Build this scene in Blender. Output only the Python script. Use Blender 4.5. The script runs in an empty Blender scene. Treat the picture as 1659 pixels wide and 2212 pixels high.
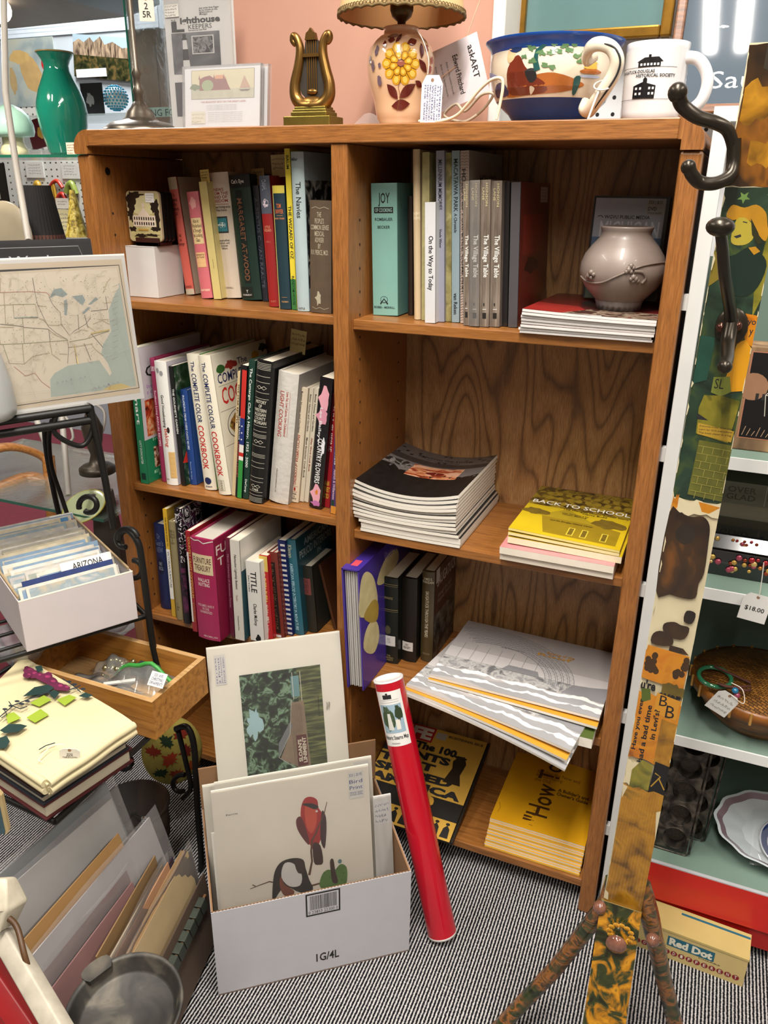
import bpy, math, random
from mathutils import Vector, Matrix
from mathutils.geometry import tessellate_polygon
PI = math.pi
SC = bpy.context.scene
COL = SC.collection

# ------------------------------------------------------------------ camera
CAM = Vector((1.0026, -1.0937, 1.1692))
FOC = 1731.1
RX, RY, RZ = 1.1871, -0.0102, 0.4042
RM = (Matrix.Rotation(RZ, 3, 'Z') @ Matrix.Rotation(RY, 3, 'Y') @ Matrix.Rotation(RX, 3, 'X'))
cd = bpy.data.cameras.new('camera'); co = bpy.data.objects.new('camera', cd); COL.objects.link(co)
co.matrix_world = Matrix.Translation(CAM) @ RM.to_4x4()
cd.sensor_fit = 'VERTICAL'; cd.sensor_height = 36.0; cd.lens = FOC / 2212 * 36.0
cd.clip_start = 0.02
SC.camera = co
SC.view_settings.view_transform = 'Standard'; SC.view_settings.look = 'None'
SC.view_settings.gamma = 1; SC.view_settings.use_curve_mapping = False
SC.view_settings.exposure = 0.0

# ------------------------------------------------------------------ world and room lamps
w = bpy.data.worlds.new('world'); SC.world = w; w.use_nodes = True
w.node_tree.nodes['Background'].inputs[0].default_value = (1.0, 0.95, 0.9, 1)
w.node_tree.nodes['Background'].inputs[1].default_value = 0.11
def lamp(name, loc, sx, sy, power, color=(1, 0.94, 0.86), rot=(0, 0, 0)):
    l = bpy.data.lights.new(name, 'AREA'); l.shape = 'RECTANGLE'; l.size = sx; l.size_y = sy
    l.energy = power; l.color = color
    o = bpy.data.objects.new(name, l); COL.objects.link(o); o.location = loc; o.rotation_euler = rot
    return o
lamp('added_fill_light', (0.77, -0.95, 2.5), 0.035, 1.25, 36)
lamp('added_fill_light', (0.88, -0.95, 2.5), 0.035, 1.25, 36)
lamp('added_fill_light', (2.2, -0.8, 2.5), 0.12, 1.2, 34)
lamp('added_fill_light', (-0.7, -0.95, 2.5), 0.12, 1.2, 32)
lamp('added_fill_light', (1.3, -2.4, 2.5), 0.12, 1.2, 27)  # added fill lamp behind the camera, brightens upright faces; not a known ceiling tube
lamp('added_fill_light', (-1.3, 1.7, 2.5), 0.3, 1.2, 100, (1, 0.98, 0.95))

# ------------------------------------------------------------------ pixel rays (all used at known depths / planes)
def ray(u, v): return RM @ Vector(((u - 829.5) / FOC, -(v - 1106) / FOC, -1.0))
def AZ(u, v, z): d = ray(u, v); return CAM + d * ((z - CAM.z) / d.z)
def AY(u, v, y): d = ray(u, v); return CAM + d * ((y - CAM.y) / d.y)
def AX(u, v, x): d = ray(u, v); return CAM + d * ((x - CAM.x) / d.x)
def AD(u, v, d): return CAM + ray(u, v) * d

# ------------------------------------------------------------------ materials
def lin(c):
    if isinstance(c, str):
        c = c.lstrip('#'); c = [int(c[i:i+2], 16) / 255 for i in (0, 2, 4)]
    return tuple(x / 12.92 if x <= 0.04045 else ((x + 0.055) / 1.055) ** 2.4 for x in c[:3]) + (1,)
MC = {}
def newmat(name):
    m = bpy.data.materials.new(name); m.use_nodes = True
    return m, m.node_tree, m.node_tree.nodes['Principled BSDF']
def P(c, r=0.5, var=0.06, metal=0.0, sc=30.0, bump=0.0, alpha=1.0, coat=0.0, emit=0.0, trans=0.0, spec=None):
    key = ('P', c, r, var, metal, sc, bump, alpha, coat, emit, trans, spec)
    if key in MC: return MC[key]
    m, nt, b = newmat('paint_' + str(c).lstrip('#'))
    L = nt.links.new
    tc = nt.nodes.new('ShaderNodeTexCoord'); n = nt.nodes.new('ShaderNodeTexNoise')
    n.inputs['Scale'].default_value = sc; n.inputs['Detail'].default_value = 4
    L(tc.outputs['Object'], n.inputs['Vector'])
    mr = nt.nodes.new('ShaderNodeMapRange'); mr.inputs['From Min'].default_value = 0.3; mr.inputs['From Max'].default_value = 0.7
    mr.inputs['To Min'].default_value = 1 - var; mr.inputs['To Max'].default_value = 1 + var
    L(n.outputs['Fac'], mr.inputs['Value'])
    hs = nt.nodes.new('ShaderNodeHueSaturation'); hs.inputs['Color'].default_value = lin(c)
    L(mr.outputs[0], hs.inputs['Value']); L(hs.outputs[0], b.inputs['Base Color'])
    b.inputs['Roughness'].default_value = r; b.inputs['Metallic'].default_value = metal
    if spec is not None: b.inputs['Specular IOR Level'].default_value = spec
    if bump:
        bp = nt.nodes.new('ShaderNodeBump'); bp.inputs['Strength'].default_value = bump; bp.inputs['Distance'].default_value = 0.002
        L(n.outputs['Fac'], bp.inputs['Height']); L(bp.outputs[0], b.inputs['Normal'])
    b.inputs['Alpha'].default_value = alpha; b.inputs['Coat Weight'].default_value = coat
    b.inputs['Coat Roughness'].default_value = 0.08
    b.inputs['Transmission Weight'].default_value = trans
    if emit: b.inputs['Emission Color'].default_value = lin(c); b.inputs['Emission Strength'].default_value = emit
    MC[key] = m; return m
def ramp(nt, stops):
    r = nt.nodes.new('ShaderNodeValToRGB'); e = r.color_ramp.elements
    while len(e) > 1: e.remove(e[-1])
    e[0].position = stops[0][0]; e[0].color = lin(stops[0][1])
    for p, c in stops[1:]:
        x = e.new(p); x.color = lin(c)
    return r
def oak(axis='Z', cols=('#6c431e', '#8f5a2a', '#a06a35'), name='oak', rough=0.38, coarse=1.0, swirl=0.0):
    key = ('oak', axis, cols, coarse, swirl)
    if key in MC: return MC[key]
    m, nt, b = newmat(name); L = nt.links.new
    tc = nt.nodes.new('ShaderNodeTexCoord'); mp = nt.nodes.new('ShaderNodeMapping')
    s = {'X': (1, 14, 14), 'Y': (14, 1, 14), 'Z': (14, 14, 1)}[axis]
    mp.inputs['Scale'].default_value = [k * 6 * coarse for k in s]
    L(tc.outputs['Object'], mp.inputs['Vector'])
    n = nt.nodes.new('ShaderNodeTexNoise'); n.inputs['Scale'].default_value = 2.2; n.inputs['Detail'].default_value = 9; n.inputs['Roughness'].default_value = 0.65
    n.inputs['Distortion'].default_value = 0.3
    L(mp.outputs[0], n.inputs['Vector'])
    r = ramp(nt, [(0.3, cols[0]), (0.52, cols[1]), (0.72, cols[2])])
    L(n.outputs['Fac'], r.inputs['Fac'])
    out = r.outputs[0]
    if swirl:
        # cathedral figure: rings of a distorted, stretched distance field
        mp2 = nt.nodes.new('ShaderNodeMapping'); mp2.inputs['Scale'].default_value = (9, 9, 1.6)
        L(tc.outputs['Object'], mp2.inputs['Vector'])
        n2 = nt.nodes.new('ShaderNodeTexNoise'); n2.inputs['Scale'].default_value = 1.1; n2.inputs['Detail'].default_value = 1.5
        L(mp2.outputs[0], n2.inputs['Vector'])
        mu = nt.nodes.new('ShaderNodeMath'); mu.operation = 'MULTIPLY'; mu.inputs[1].default_value = 34
        L(n2.outputs['Fac'], mu.inputs[0])
        fr = nt.nodes.new('ShaderNodeMath'); fr.operation = 'PINGPONG'; fr.inputs[1].default_value = 1.0
        L(mu.outputs[0], fr.inputs[0])
        mx = nt.nodes.new('ShaderNodeMix'); mx.data_type = 'RGBA'; mx.blend_type = 'MULTIPLY'
        mx.inputs[0].default_value = swirl
        r2 = ramp(nt, [(0.0, '#7d6650'), (0.35, '#e8dccb'), (1.0, '#ffffff')])
        L(fr.outputs[0], r2.inputs['Fac']); L(out, mx.inputs[6]); L(r2.outputs[0], mx.inputs[7]); out = mx.outputs[2]
    L(out, b.inputs['Base Color'])
    b.inputs['Roughness'].default_value = rough; b.inputs['Coat Weight'].default_value = 0.15; b.inputs['Coat Roughness'].default_value = 0.3
    bp = nt.nodes.new('ShaderNodeBump'); bp.inputs['Strength'].default_value = 0.25; bp.inputs['Distance'].default_value = 0.001
    L(n.outputs['Fac'], bp.inputs['Height']); L(bp.outputs[0], b.inputs['Normal'])
    MC[key] = m; return m
def patches(name, stops, sc=12.0, rough=0.4, detail=3, dist=0.6, coat=0.0, bump=0.15, vec=(1, 1, 1), metal=0.0):
    """blotchy colours (collage, foliage, photographs)"""
    key = ('patch', name)
    if key in MC: return MC[key]
    m, nt, b = newmat(name); L = nt.links.new
    tc = nt.nodes.new('ShaderNodeTexCoord'); mp = nt.nodes.new('ShaderNodeMapping'); mp.inputs['Scale'].default_value = vec
    L(tc.outputs['Object'], mp.inputs['Vector'])
    n = nt.nodes.new('ShaderNodeTexNoise'); n.inputs['Scale'].default_value = sc; n.inputs['Detail'].default_value = detail
    n.inputs['Distortion'].default_value = dist
    L(mp.outputs[0], n.inputs['Vector'])
    r = ramp(nt, stops); r.color_ramp.interpolation = 'LINEAR'
    L(n.outputs['Fac'], r.inputs['Fac']); L(r.outputs[0], b.inputs['Base Color'])
    b.inputs['Roughness'].default_value = rough; b.inputs['Coat Weight'].default_value = coat; b.inputs['Metallic'].default_value = metal
    bp = nt.nodes.new('ShaderNodeBump'); bp.inputs['Strength'].default_value = bump; bp.inputs['Distance'].default_value = 0.002
    L(n.outputs['Fac'], bp.inputs['Height']); L(bp.outputs[0], b.inputs['Normal'])
    MC[key] = m; return m
def film(name='clear_film', tint='#ffffff', alpha=0.05, rough=0.08, k=0.7, bump=0.35, sc=16):
    key = ('film', name, tint, alpha)
    if key in MC: return MC[key]
    m, nt, b = newmat(name); L = nt.links.new
    tr = nt.nodes.new('ShaderNodeBsdfTransparent'); gl = nt.nodes.new('ShaderNodeBsdfGlossy'); df = nt.nodes.new('ShaderNodeBsdfDiffuse')
    gl.inputs['Roughness'].default_value = rough; df.inputs['Color'].default_value = lin(tint)
    n = nt.nodes.new('ShaderNodeTexNoise'); n.inputs['Scale'].default_value = sc; n.inputs['Distortion'].default_value = 1.5; n.inputs['Detail'].default_value = 3
    tc = nt.nodes.new('ShaderNodeTexCoord'); L(tc.outputs['Object'], n.inputs['Vector'])
    bp = nt.nodes.new('ShaderNodeBump'); bp.inputs['Strength'].default_value = bump; bp.inputs['Distance'].default_value = 0.004
    L(n.outputs['Fac'], bp.inputs['Height']); L(bp.outputs[0], gl.inputs['Normal'])
    m1 = nt.nodes.new('ShaderNodeMixShader'); m1.inputs[0].default_value = alpha; L(tr.outputs[0], m1.inputs[1]); L(df.outputs[0], m1.inputs[2])
    fr = nt.nodes.new('ShaderNodeFresnel'); fr.inputs['IOR'].default_value = 1.35
    mu = nt.nodes.new('ShaderNodeMath'); mu.operation = 'MULTIPLY'; mu.inputs[1].default_value = k; mu.use_clamp = True; L(fr.outputs[0], mu.inputs[0])
    m2 = nt.nodes.new('ShaderNodeMixShader'); L(mu.outputs[0], m2.inputs[0]); L(m1.outputs[0], m2.inputs[1]); L(gl.outputs[0], m2.inputs[2])
    L(m2.outputs[0], nt.nodes['Material Output'].inputs['Surface'])
    MC[key] = m; return m

# ------------------------------------------------------------------ mesh builder
TEXT = {}
def text_mesh(s, bold=0.0, align='CENTER'):
    key = (s, bold, align)
    if key in TEXT: return TEXT[key]
    cu = bpy.data.curves.new('lettering', 'FONT'); cu.body = s; cu.size = 1; cu.resolution_u = 2; cu.offset = bold; cu.align_x = align
    cu.space_line = 0.9
    o = bpy.data.objects.new('lettering', cu); me = bpy.data.meshes.new_from_object(o)
    vs = [(v.co.x, v.co.y) for v in me.vertices]; fs = [tuple(p.vertices) for p in me.polygons]
    bpy.data.objects.remove(o); bpy.data.curves.remove(cu); bpy.data.meshes.remove(me)
    if not vs: vs = [(0, 0), (1, 0), (1, 1)]; fs = []
    x0 = min(v[0] for v in vs); x1 = max(v[0] for v in vs); y0 = min(v[1] for v in vs); y1 = max(v[1] for v in vs)
    if len(fs) > 0:
        vs = [((x - x0) / max(x1 - x0, 1e-6), (y - y0) / max(y1 - y0, 1e-6)) for x, y in vs]
    TEXT[key] = (vs, fs, (x1 - x0) / max(y1 - y0, 1e-6)); return TEXT[key]
class G:
    def __init__(s): s.V = []; s.F = []; s.I = []; s.ms = []; s.S = []; s.M = Matrix.Identity(4)
    def mi(s, m):
        if m not in s.ms: s.ms.append(m)
        return s.ms.index(m)
    def add(s, vs, fs, m, smooth=False):
        b = len(s.V); k = s.mi(m)
        for v in vs: s.V.append(tuple(s.M @ Vector(v)))
        for f in fs: s.F.append(tuple(b + i for i in f)); s.I.append(k); s.S.append(smooth)
    def box(s, x0, x1, y0, y1, z0, z1, m):
        vs = [(x, y, z) for x in (x0, x1) for y in (y0, y1) for z in (z0, z1)]
        s.add(vs, [(0, 1, 3, 2), (4, 6, 7, 5), (0, 4, 5, 1), (2, 3, 7, 6), (0, 2, 6, 4), (1, 5, 7, 3)], m)
    def prism(s, pts, z0, z1, m, axis='z', smooth=False):
        n = len(pts)
        f = {'z': lambda a, b, h: (a, b, h), 'y': lambda a, b, h: (a, h, b), 'x': lambda a, b, h: (h, a, b)}[axis]
        vs = [f(a, b, z0) for a, b in pts] + [f(a, b, z1) for a, b in pts]
        s.add(vs, [tuple(range(n - 1, -1, -1)), tuple(range(n, 2 * n))], m)
        s.add(vs, [(i, (i + 1) % n, n + (i + 1) % n, n + i) for i in range(n)], m, smooth)
    def hexa(s, c, m):   # 8 corners: bottom 4 then top 4
        s.add(c, [(3, 2, 1, 0), (4, 5, 6, 7), (0, 1, 5, 4), (1, 2, 6, 5), (2, 3, 7, 6), (3, 0, 4, 7)], m)
    def quad(s, a, b, c, d, m): s.add([a, b, c, d], [(0, 1, 2, 3)], m)
    def lathe(s, prof, m, n=40, c=(0, 0, 0), ribs=0, ribamp=0):
        vs = []; fs = []
        for r, z in prof:
            for i in range(n):
                a = 2 * PI * i / n; rr = r * (1 + (ribamp * math.cos(ribs * a) if ribs else 0))
                vs.append((c[0] + rr * math.cos(a), c[1] + rr * math.sin(a), c[2] + z))
        for j in range(len(prof) - 1):
            for i in range(n):
                fs.append((j * n + i, j * n + (i + 1) % n, (j + 1) * n + (i + 1) % n, (j + 1) * n + i))
        s.add(vs, fs, m, True)
    def tube(s, path, r, m, n=10, caps=True, flat=1.0, up=None):
        path = [Vector(p) for p in path]; rs = r if isinstance(r, (list, tuple)) else [r] * len(path)
        vs = []; fs = []; prev = None
        for i, p in enumerate(path):
            t = (path[min(i + 1, len(path) - 1)] - path[max(i - 1, 0)])
            if t.length < 1e-9: t = Vector((0, 0, 1))
            t.normalize()
            if prev is None:
                a = Vector(up) if up else (Vector((0, 0, 1)) if abs(t.z) < 0.9 else Vector((1, 0, 0)))
                prev = (a - t * a.dot(t)).normalized()
            else: prev = (prev - t * prev.dot(t)).normalized()
            q = t.cross(prev)
            for k in range(n):
                a = 2 * PI * k / n; vs.append(p + (prev * math.cos(a) * flat + q * math.sin(a)) * rs[i])
        for i in range(len(path) - 1):
            for k in range(n): fs.append((i * n + k, i * n + (k + 1) % n, (i + 1) * n + (k + 1) % n, (i + 1) * n + k))
        s.add(vs, fs, m, True)
        if caps:
            s.add(vs[:n], [tuple(range(n - 1, -1, -1))], m); s.add(vs[-n:], [tuple(range(n))], m)
    def ball(s, c, r, m, n=14, sz=(1, 1, 1)):
        vs = []; fs = []; h = n // 2
        for j in range(h + 1):
            t = PI * j / h
            for i in range(n):
                a = 2 * PI * i / n
                vs.append((c[0] + r * sz[0] * math.sin(t) * math.cos(a), c[1] + r * sz[1] * math.sin(t) * math.sin(a), c[2] + r * sz[2] * math.cos(t)))
        for j in range(h):
            for i in range(n): fs.append((j * n + i, (j + 1) * n + i, (j + 1) * n + (i + 1) % n, j * n + (i + 1) % n))
        s.add(vs, fs, m, True)
    def torus(s, c, R, r, m, n=40, k=10, M=None):
        pts = []
        for i in range(n + 1):
            a = 2 * PI * i / n; p = Vector((R * math.cos(a), R * math.sin(a), 0))
            pts.append((M @ p if M else p) + Vector(c))
        s.tube(pts, r, m, n=k, caps=False)
    def sheet(s, fn, nu, nv, m, t=0.0, m2=None):
        """fn(u,v)->point, u,v in 0..1; t thickness down the normal"""
        vs = [Vector(fn(i / nu, j / nv)) for j in range(nv + 1) for i in range(nu + 1)]
        fs = [(j * (nu + 1) + i, j * (nu + 1) + i + 1, (j + 1) * (nu + 1) + i + 1, (j + 1) * (nu + 1) + i) for j in range(nv) for i in range(nu)]
        s.add(vs, fs, m, True)
        if t:
            W = nu + 1
            nrm = []
            for j in range(nv + 1):
                for i in range(nu + 1):
                    a = vs[j * W + min(i + 1, nu)] - vs[j * W + max(i - 1, 0)]; b = vs[min(j + 1, nv) * W + i] - vs[max(j - 1, 0) * W + i]
                    nn = a.cross(b); nrm.append(nn.normalized() if nn.length > 1e-12 else Vector((0, 0, 1)))
            lo = [v - n * t for v, n in zip(vs, nrm)]
            s.add(lo, [tuple(reversed(f)) for f in fs], m2 or m, True)
            per = [i for i in range(W)] + [j * W + nu for j in range(1, nv + 1)] + [nv * W + i for i in range(nu - 1, -1, -1)] + [j * W for j in range(nv - 1, 0, -1)]
            n = len(per); vv = [vs[i] for i in per] + [lo[i] for i in per]
            s.add(vv, [((i + 1) % n, i, n + i, n + (i + 1) % n) for i in range(n)], m2 or m)
    def build(s, name, parent=None, bevel=0.0, solid=0.0, sub=0):
        me = bpy.data.meshes.new(name); me.from_pydata(s.V, [], s.F)
        for m in s.ms: me.materials.append(m)
        me.polygons.foreach_set('material_index', s.I); me.polygons.foreach_set('use_smooth', s.S); me.update()
        o = bpy.data.objects.new(name, me); COL.objects.link(o)
        if parent: o.parent = parent
        if bevel:
            b = o.modifiers.new('bevel', 'BEVEL'); b.width = bevel; b.segments = 2; b.limit_method = 'ANGLE'; b.angle_limit = math.radians(50)
        if solid:
            b = o.modifiers.new('solid', 'SOLIDIFY'); b.thickness = solid
        if sub:
            b = o.modifiers.new('sub', 'SUBSURF'); b.levels = sub; b.render_levels = sub
        return o
class CV:
    """a printed face: draw in 0..1 coordinates on the rectangle O, U, V (vectors) or through fn(x,y,h)"""
    def __init__(s, g, O=None, U=None, V=None, fn=None, W=None, H=None, step=0.0, lift=0.00025):
        s.g = g; s.h = lift; s.step = step
        if fn: s.fn = fn; s.W = W; s.H = H
        else:
            O, U, V = Vector(O), Vector(U), Vector(V); N = U.cross(V).normalized(); s.W = U.length; s.H = V.length
            s.fn = lambda x, y, h: O + U * x + V * y + N * h
    def put(s, pts, faces, m):
        if s.step:
            pts = list(pts); out = []; st = [tuple(f) for f in faces]; tri = []
            for f in st:
                if len(f) > 3:
                    for t in tessellate_polygon([[Vector((pts[i][0], pts[i][1], 0)) for i in f]]): tri.append(tuple(f[k] for k in t))
                else: tri.append(f)
            mid = {}
            while tri:
                f = tri.pop()
                e = [(((pts[f[i]][0] - pts[f[(i + 1) % 3]][0]) * s.W) ** 2 + ((pts[f[i]][1] - pts[f[(i + 1) % 3]][1]) * s.H) ** 2, i) for i in range(3)]
                d, i = max(e)
                if d > s.step ** 2:
                    a, b, c = f[i], f[(i + 1) % 3], f[(i + 2) % 3]; k = (min(a, b), max(a, b))
                    if k not in mid: pts.append(((pts[a][0] + pts[b][0]) / 2, (pts[a][1] + pts[b][1]) / 2)); mid[k] = len(pts) - 1
                    q = mid[k]; tri += [(a, q, c), (q, b, c)]
                else: out.append(f)
            faces = out
        # every printed shape faces the viewer's side of the sheet
        fs = []
        for f in faces:
            A = 0
            for i in range(len(f)):
                p, q = pts[f[i]], pts[f[(i + 1) % len(f)]]; A += p[0] * q[1] - q[0] * p[1]
            fs.append(tuple(f) if A >= 0 else tuple(reversed(f)))
        s.g.add([s.fn(x, y, s.h) for x, y in pts], fs, m); s.h += 0.00003
    def rect(s, x0, y0, x1, y1, m): s.put([(x0, y0), (x1, y0), (x1, y1), (x0, y1)], [(0, 1, 2, 3)], m)
    def poly(s, pts, m): s.put(pts, [tuple(range(len(pts)))], m)
    def spoly(s, pts, m, k=3):
        n = len(pts); out = []
        for i in range(n):
            p0, p1, p2, p3 = pts[i - 1], pts[i], pts[(i + 1) % n], pts[(i + 2) % n]
            for j in range(k):
                t = j / k
                out.append(tuple(0.5 * (2 * p1[a] + (p2[a] - p0[a]) * t + (2 * p0[a] - 5 * p1[a] + 4 * p2[a] - p3[a]) * t * t + (3 * p1[a] - p0[a] - 3 * p2[a] + p3[a]) * t ** 3) for a in (0, 1)))
        s.poly(out, m)
    def ell(s, cx, cy, rx, ry, m, n=18, jag=0.0, seed=0, rot=0.0):
        rnd = random.Random(seed); pts = []
        for i in range(n):
            a = 2 * PI * i / n; k = 1 + (rnd.uniform(-jag, jag) if jag else 0)
            x = rx * k * math.cos(a) * s.W; y = ry * k * math.sin(a) * s.H
            if rot: x, y = x * math.cos(rot) - y * math.sin(rot), x * math.sin(rot) + y * math.cos(rot)
            pts.append((cx + x / s.W, cy + y / s.H))
        s.poly(pts, m)
    def line(s, pts, w, m):
        pv = []; fs = []
        for i, p in enumerate(pts):
            a = pts[max(i - 1, 0)]; b = pts[min(i + 1, len(pts) - 1)]
            dx = (b[0] - a[0]) * s.W; dy = (b[1] - a[1]) * s.H; l = math.hypot(dx, dy) or 1
            ww = w[i] if isinstance(w, (list, tuple)) else w
            nx = -dy / l * ww / 2; ny = dx / l * ww / 2
            pv += [(p[0] + nx / s.W, p[1] + ny / s.H), (p[0] - nx / s.W, p[1] - ny / s.H)]
        for i in range(len(pts) - 1): fs.append((2 * i, 2 * i + 1, 2 * i + 3, 2 * i + 2))
        s.put(pv, fs, m)
    def text(s, t, x0, y0, x1, y1, m, rot=0, bold=0.012, align='CENTER', keep=False):
        vs, fs, asp = text_mesh(t, bold, align)
        if keep:   # keep letter proportions inside the box
            W = (x1 - x0) * s.W; H = (y1 - y0) * s.H
            if rot in (90, -90): W, H = H, W
            if W / H > asp: W2 = H * asp; H2 = H
            else: W2 = W; H2 = W / asp
            if rot in (90, -90): W2, H2 = H2, W2
            cx, cy = (x0 + x1) / 2, (y0 + y1) / 2; x0, x1 = cx - W2 / s.W / 2, cx + W2 / s.W / 2; y0, y1 = cy - H2 / s.H / 2, cy + H2 / s.H / 2
        if rot == 0: q = [(x0 + a * (x1 - x0), y0 + b * (y1 - y0)) for a, b in vs]
        elif rot == -90: q = [(x0 + b * (x1 - x0), y1 - a * (y1 - y0)) for a, b in vs]
        elif rot == 90: q = [(x1 - b * (x1 - x0), y0 + a * (y1 - y0)) for a, b in vs]
        else: q = [(x1 - a * (x1 - x0), y1 - b * (y1 - y0)) for a, b in vs]
        s.put(q, fs, m)
    def scrib(s, x0, y0, x1, y1, n, m, seed=1, w=0.0004):
        rnd = random.Random(seed)
        for k in range(n):
            y = y1 - (k + 0.5) * (y1 - y0) / n; hh = (y1 - y0) / n * 0.28; x = x0; e = x1 - rnd.random() * 0.3 * (x1 - x0)
            while x < e:
                L = rnd.uniform(0.1, 0.22) * (x1 - x0); p = []
                for i in range(7): p.append((x + L * i / 6, y + rnd.uniform(-hh, hh)))
                s.line([q for q in p if q[0] <= x1], w, m) if len([q for q in p if q[0] <= x1]) > 1 else None
                x += L + 0.05 * (x1 - x0)
def rotz(a): return Matrix.Rotation(a, 4, 'Z')
def frame(O, X, Y, Z):
    m = Matrix.Identity(4)
    for i, v in enumerate((X, Y, Z)):
        for j in range(3): m[j][i] = v[j]
    for j in range(3): m[j][3] = O[j]
    return m
def tag(o, label, cat, group=None):
    o['label'] = label; o['category'] = cat
    if group: o['group'] = group
    return o
def thing(name, label, cat, loc=(0, 0, 0), rot=None, group=None, mat=None):
    o = bpy.data.objects.new(name, None); COL.objects.link(o); o.empty_display_size = 0.05
    if mat is not None: o.matrix_world = mat
    else:
        o.location = loc
        if rot: o.rotation_euler = rot
    return tag(o, label, cat, group)
def struct(g, name, **k):
    o = g.build(name, **k); o['kind'] = 'structure'; return o
def arc(c, r, a0, a1, n=16, X=(1, 0, 0), Y=(0, 0, 1)):
    X, Y, c = Vector(X), Vector(Y), Vector(c)
    return [c + X * r * math.cos(a0 + (a1 - a0) * i / n) + Y * r * math.sin(a0 + (a1 - a0) * i / n) for i in range(n + 1)]
def spline(pts, n=8):
    pts = [Vector(p) for p in pts]; out = []
    for i in range(len(pts) - 1):
        p0 = pts[max(i - 1, 0)]; p1 = pts[i]; p2 = pts[i + 1]; p3 = pts[min(i + 2, len(pts) - 1)]
        for k in range(n):
            t = k / n
            out.append(0.5 * ((2 * p1) + (p2 - p0) * t + (2 * p0 - 5 * p1 + 4 * p2 - p3) * t * t + (3 * p1 - p0 - 3 * p2 + p3) * t ** 3))
    out.append(pts[-1]); return out
WHITE = P('#e9e7e2', 0.55, 0.02); INK = P('#1b1a1c', 0.6, 0.0); CREAM = P('#e6dcc4', 0.6, 0.03); PAGES = P('#d8cfbc', 0.8, 0.05)
BLACK = P('#141416', 0.4, 0.05); BINK = P('#2b3a78', 0.6, 0.0); GREYINK = P('#6a6a6e', 0.6, 0.0)
IRON = P('#161514', 0.45, 0.1, metal=0.3)
FILM = film()
lamp('display_spot_light', (-0.85, 0.45, 1.56), 0.05, 0.05, 5, (1, 0.9, 0.75))
# ------------------------------------------------------------------ setting
H = 1.25; T = 0.026; XD = 0.4533; XR = 0.9156; SB = 0.016; DEP = 0.242
def carpet():
    m, nt, b = newmat('ribbed_carpet'); L = nt.links.new
    tc = nt.nodes.new('ShaderNodeTexCoord')
    # ribs run from lower left to upper right of the room; pitch about 8 mm
    mp = nt.nodes.new('ShaderNodeMapping'); mp.inputs['Rotation'].default_value = (0, 0, math.radians(-1.1))
    L(tc.outputs['Object'], mp.inputs['Vector'])
    wv = nt.nodes.new('ShaderNodeTexWave'); wv.wave_type = 'BANDS'; wv.bands_direction = 'X'
    wv.inputs['Scale'].default_value = 59.0; wv.inputs['Distortion'].default_value = 0.7; wv.inputs['Detail'].default_value = 2; wv.inputs['Detail Scale'].default_value = 3
    L(mp.outputs[0], wv.inputs['Vector'])
    n = nt.nodes.new('ShaderNodeTexNoise'); n.inputs['Scale'].default_value = 330; n.inputs['Detail'].default_value = 3
    L(tc.outputs['Object'], n.inputs['Vector'])
    ad = nt.nodes.new('ShaderNodeMath'); ad.operation = 'MULTIPLY_ADD'; ad.inputs[1].default_value = 0.75; 
    L(wv.outputs['Fac'], ad.inputs[0])
    m2 = nt.nodes.new('ShaderNodeMath'); m2.operation = 'MULTIPLY_ADD'; m2.inputs[1].default_value = 1.1; m2.inputs[2].default_value = -0.42
    L(n.outputs['Fac'], m2.inputs[0]); L(m2.outputs[0], ad.inputs[2])
    r = ramp(nt, [(0.2, '#101115'), (0.4, '#3e3e43'), (0.58, '#a3a1a2'), (0.92, '#d6d3d1')])
    L(ad.outputs[0], r.inputs['Fac']); L(r.outputs[0], b.inputs['Base Color']); b.inputs['Roughness'].default_value = 0.95
    b.inputs['Specular IOR Level'].default_value = 0.1
    bp = nt.nodes.new('ShaderNodeBump'); bp.inputs['Strength'].default_value = 0.9; bp.inputs['Distance'].default_value = 0.004
    L(ad.outputs[0], bp.inputs['Height']); L(bp.outputs[0], b.inputs['Normal'])
    return m
g = G(); g.box(-5, 3.6, -3.2, 5.5, -0.05, 0, carpet()); struct(g, 'floor')
PINK = P('#c09380', 0.85, 0.05, sc=3, bump=0.05); PALE = P('#8a847c', 0.8, 0.03)
g = G(); g.box(-5, 3.6, -3.2, 5.5, 2.6, 2.65, P('#b8b2a8', 0.9, 0.02)); struct(g, 'ceiling')
g = G(); g.box(-0.03, 0.602, 0.30, 0.36, 0, 2.6, PINK); struct(g, 'wall_back')
# pegboard wall to the right of the pink wall
pegw = G(); pegw.box(0.602, 3.6, 0.42, 0.46, 0, 2.6, P('#d8dadd', 0.6, 0.02))
c = CV(pegw, (0.63, 0.42, 1.0), (0.6, 0, 0), (0, 0, 0.8))
for i in range(24):
    for j in range(32): c.ell((i + 0.5) / 24, (j + 0.5) / 32, 0.0032 / 0.6, 0.0032 / 0.8, BLACK, n=10); c.h = 0.0003
struct(pegw, 'wall_right_back')
g = G(); g.box(0.596, 0.616, 0.27, 0.42, 0, 2.6, P('#e3e2de', 0.5, 0.02)); struct(g, 'trim_1', bevel=0.003)
g = G(); g.box(-5, -4.9, -3.2, 5.5, 0, 2.6, PALE); struct(g, 'wall_left')
g = G(); g.box(-5, 3.6, 3.4, 3.5, 0, 2.6, P('#b9c0c6', 0.8, 0.04, sc=4)); struct(g, 'wall_far')
g = G(); g.box(3.5, 3.6, -3.2, 0.42, 0, 2.6, PALE); struct(g, 'wall_right')
g = G(); g.box(-5, 3.6, -3.3, -3.2, 0, 2.6, P('#7c7064', 0.8, 0.05)); struct(g, 'wall_front')

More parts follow.
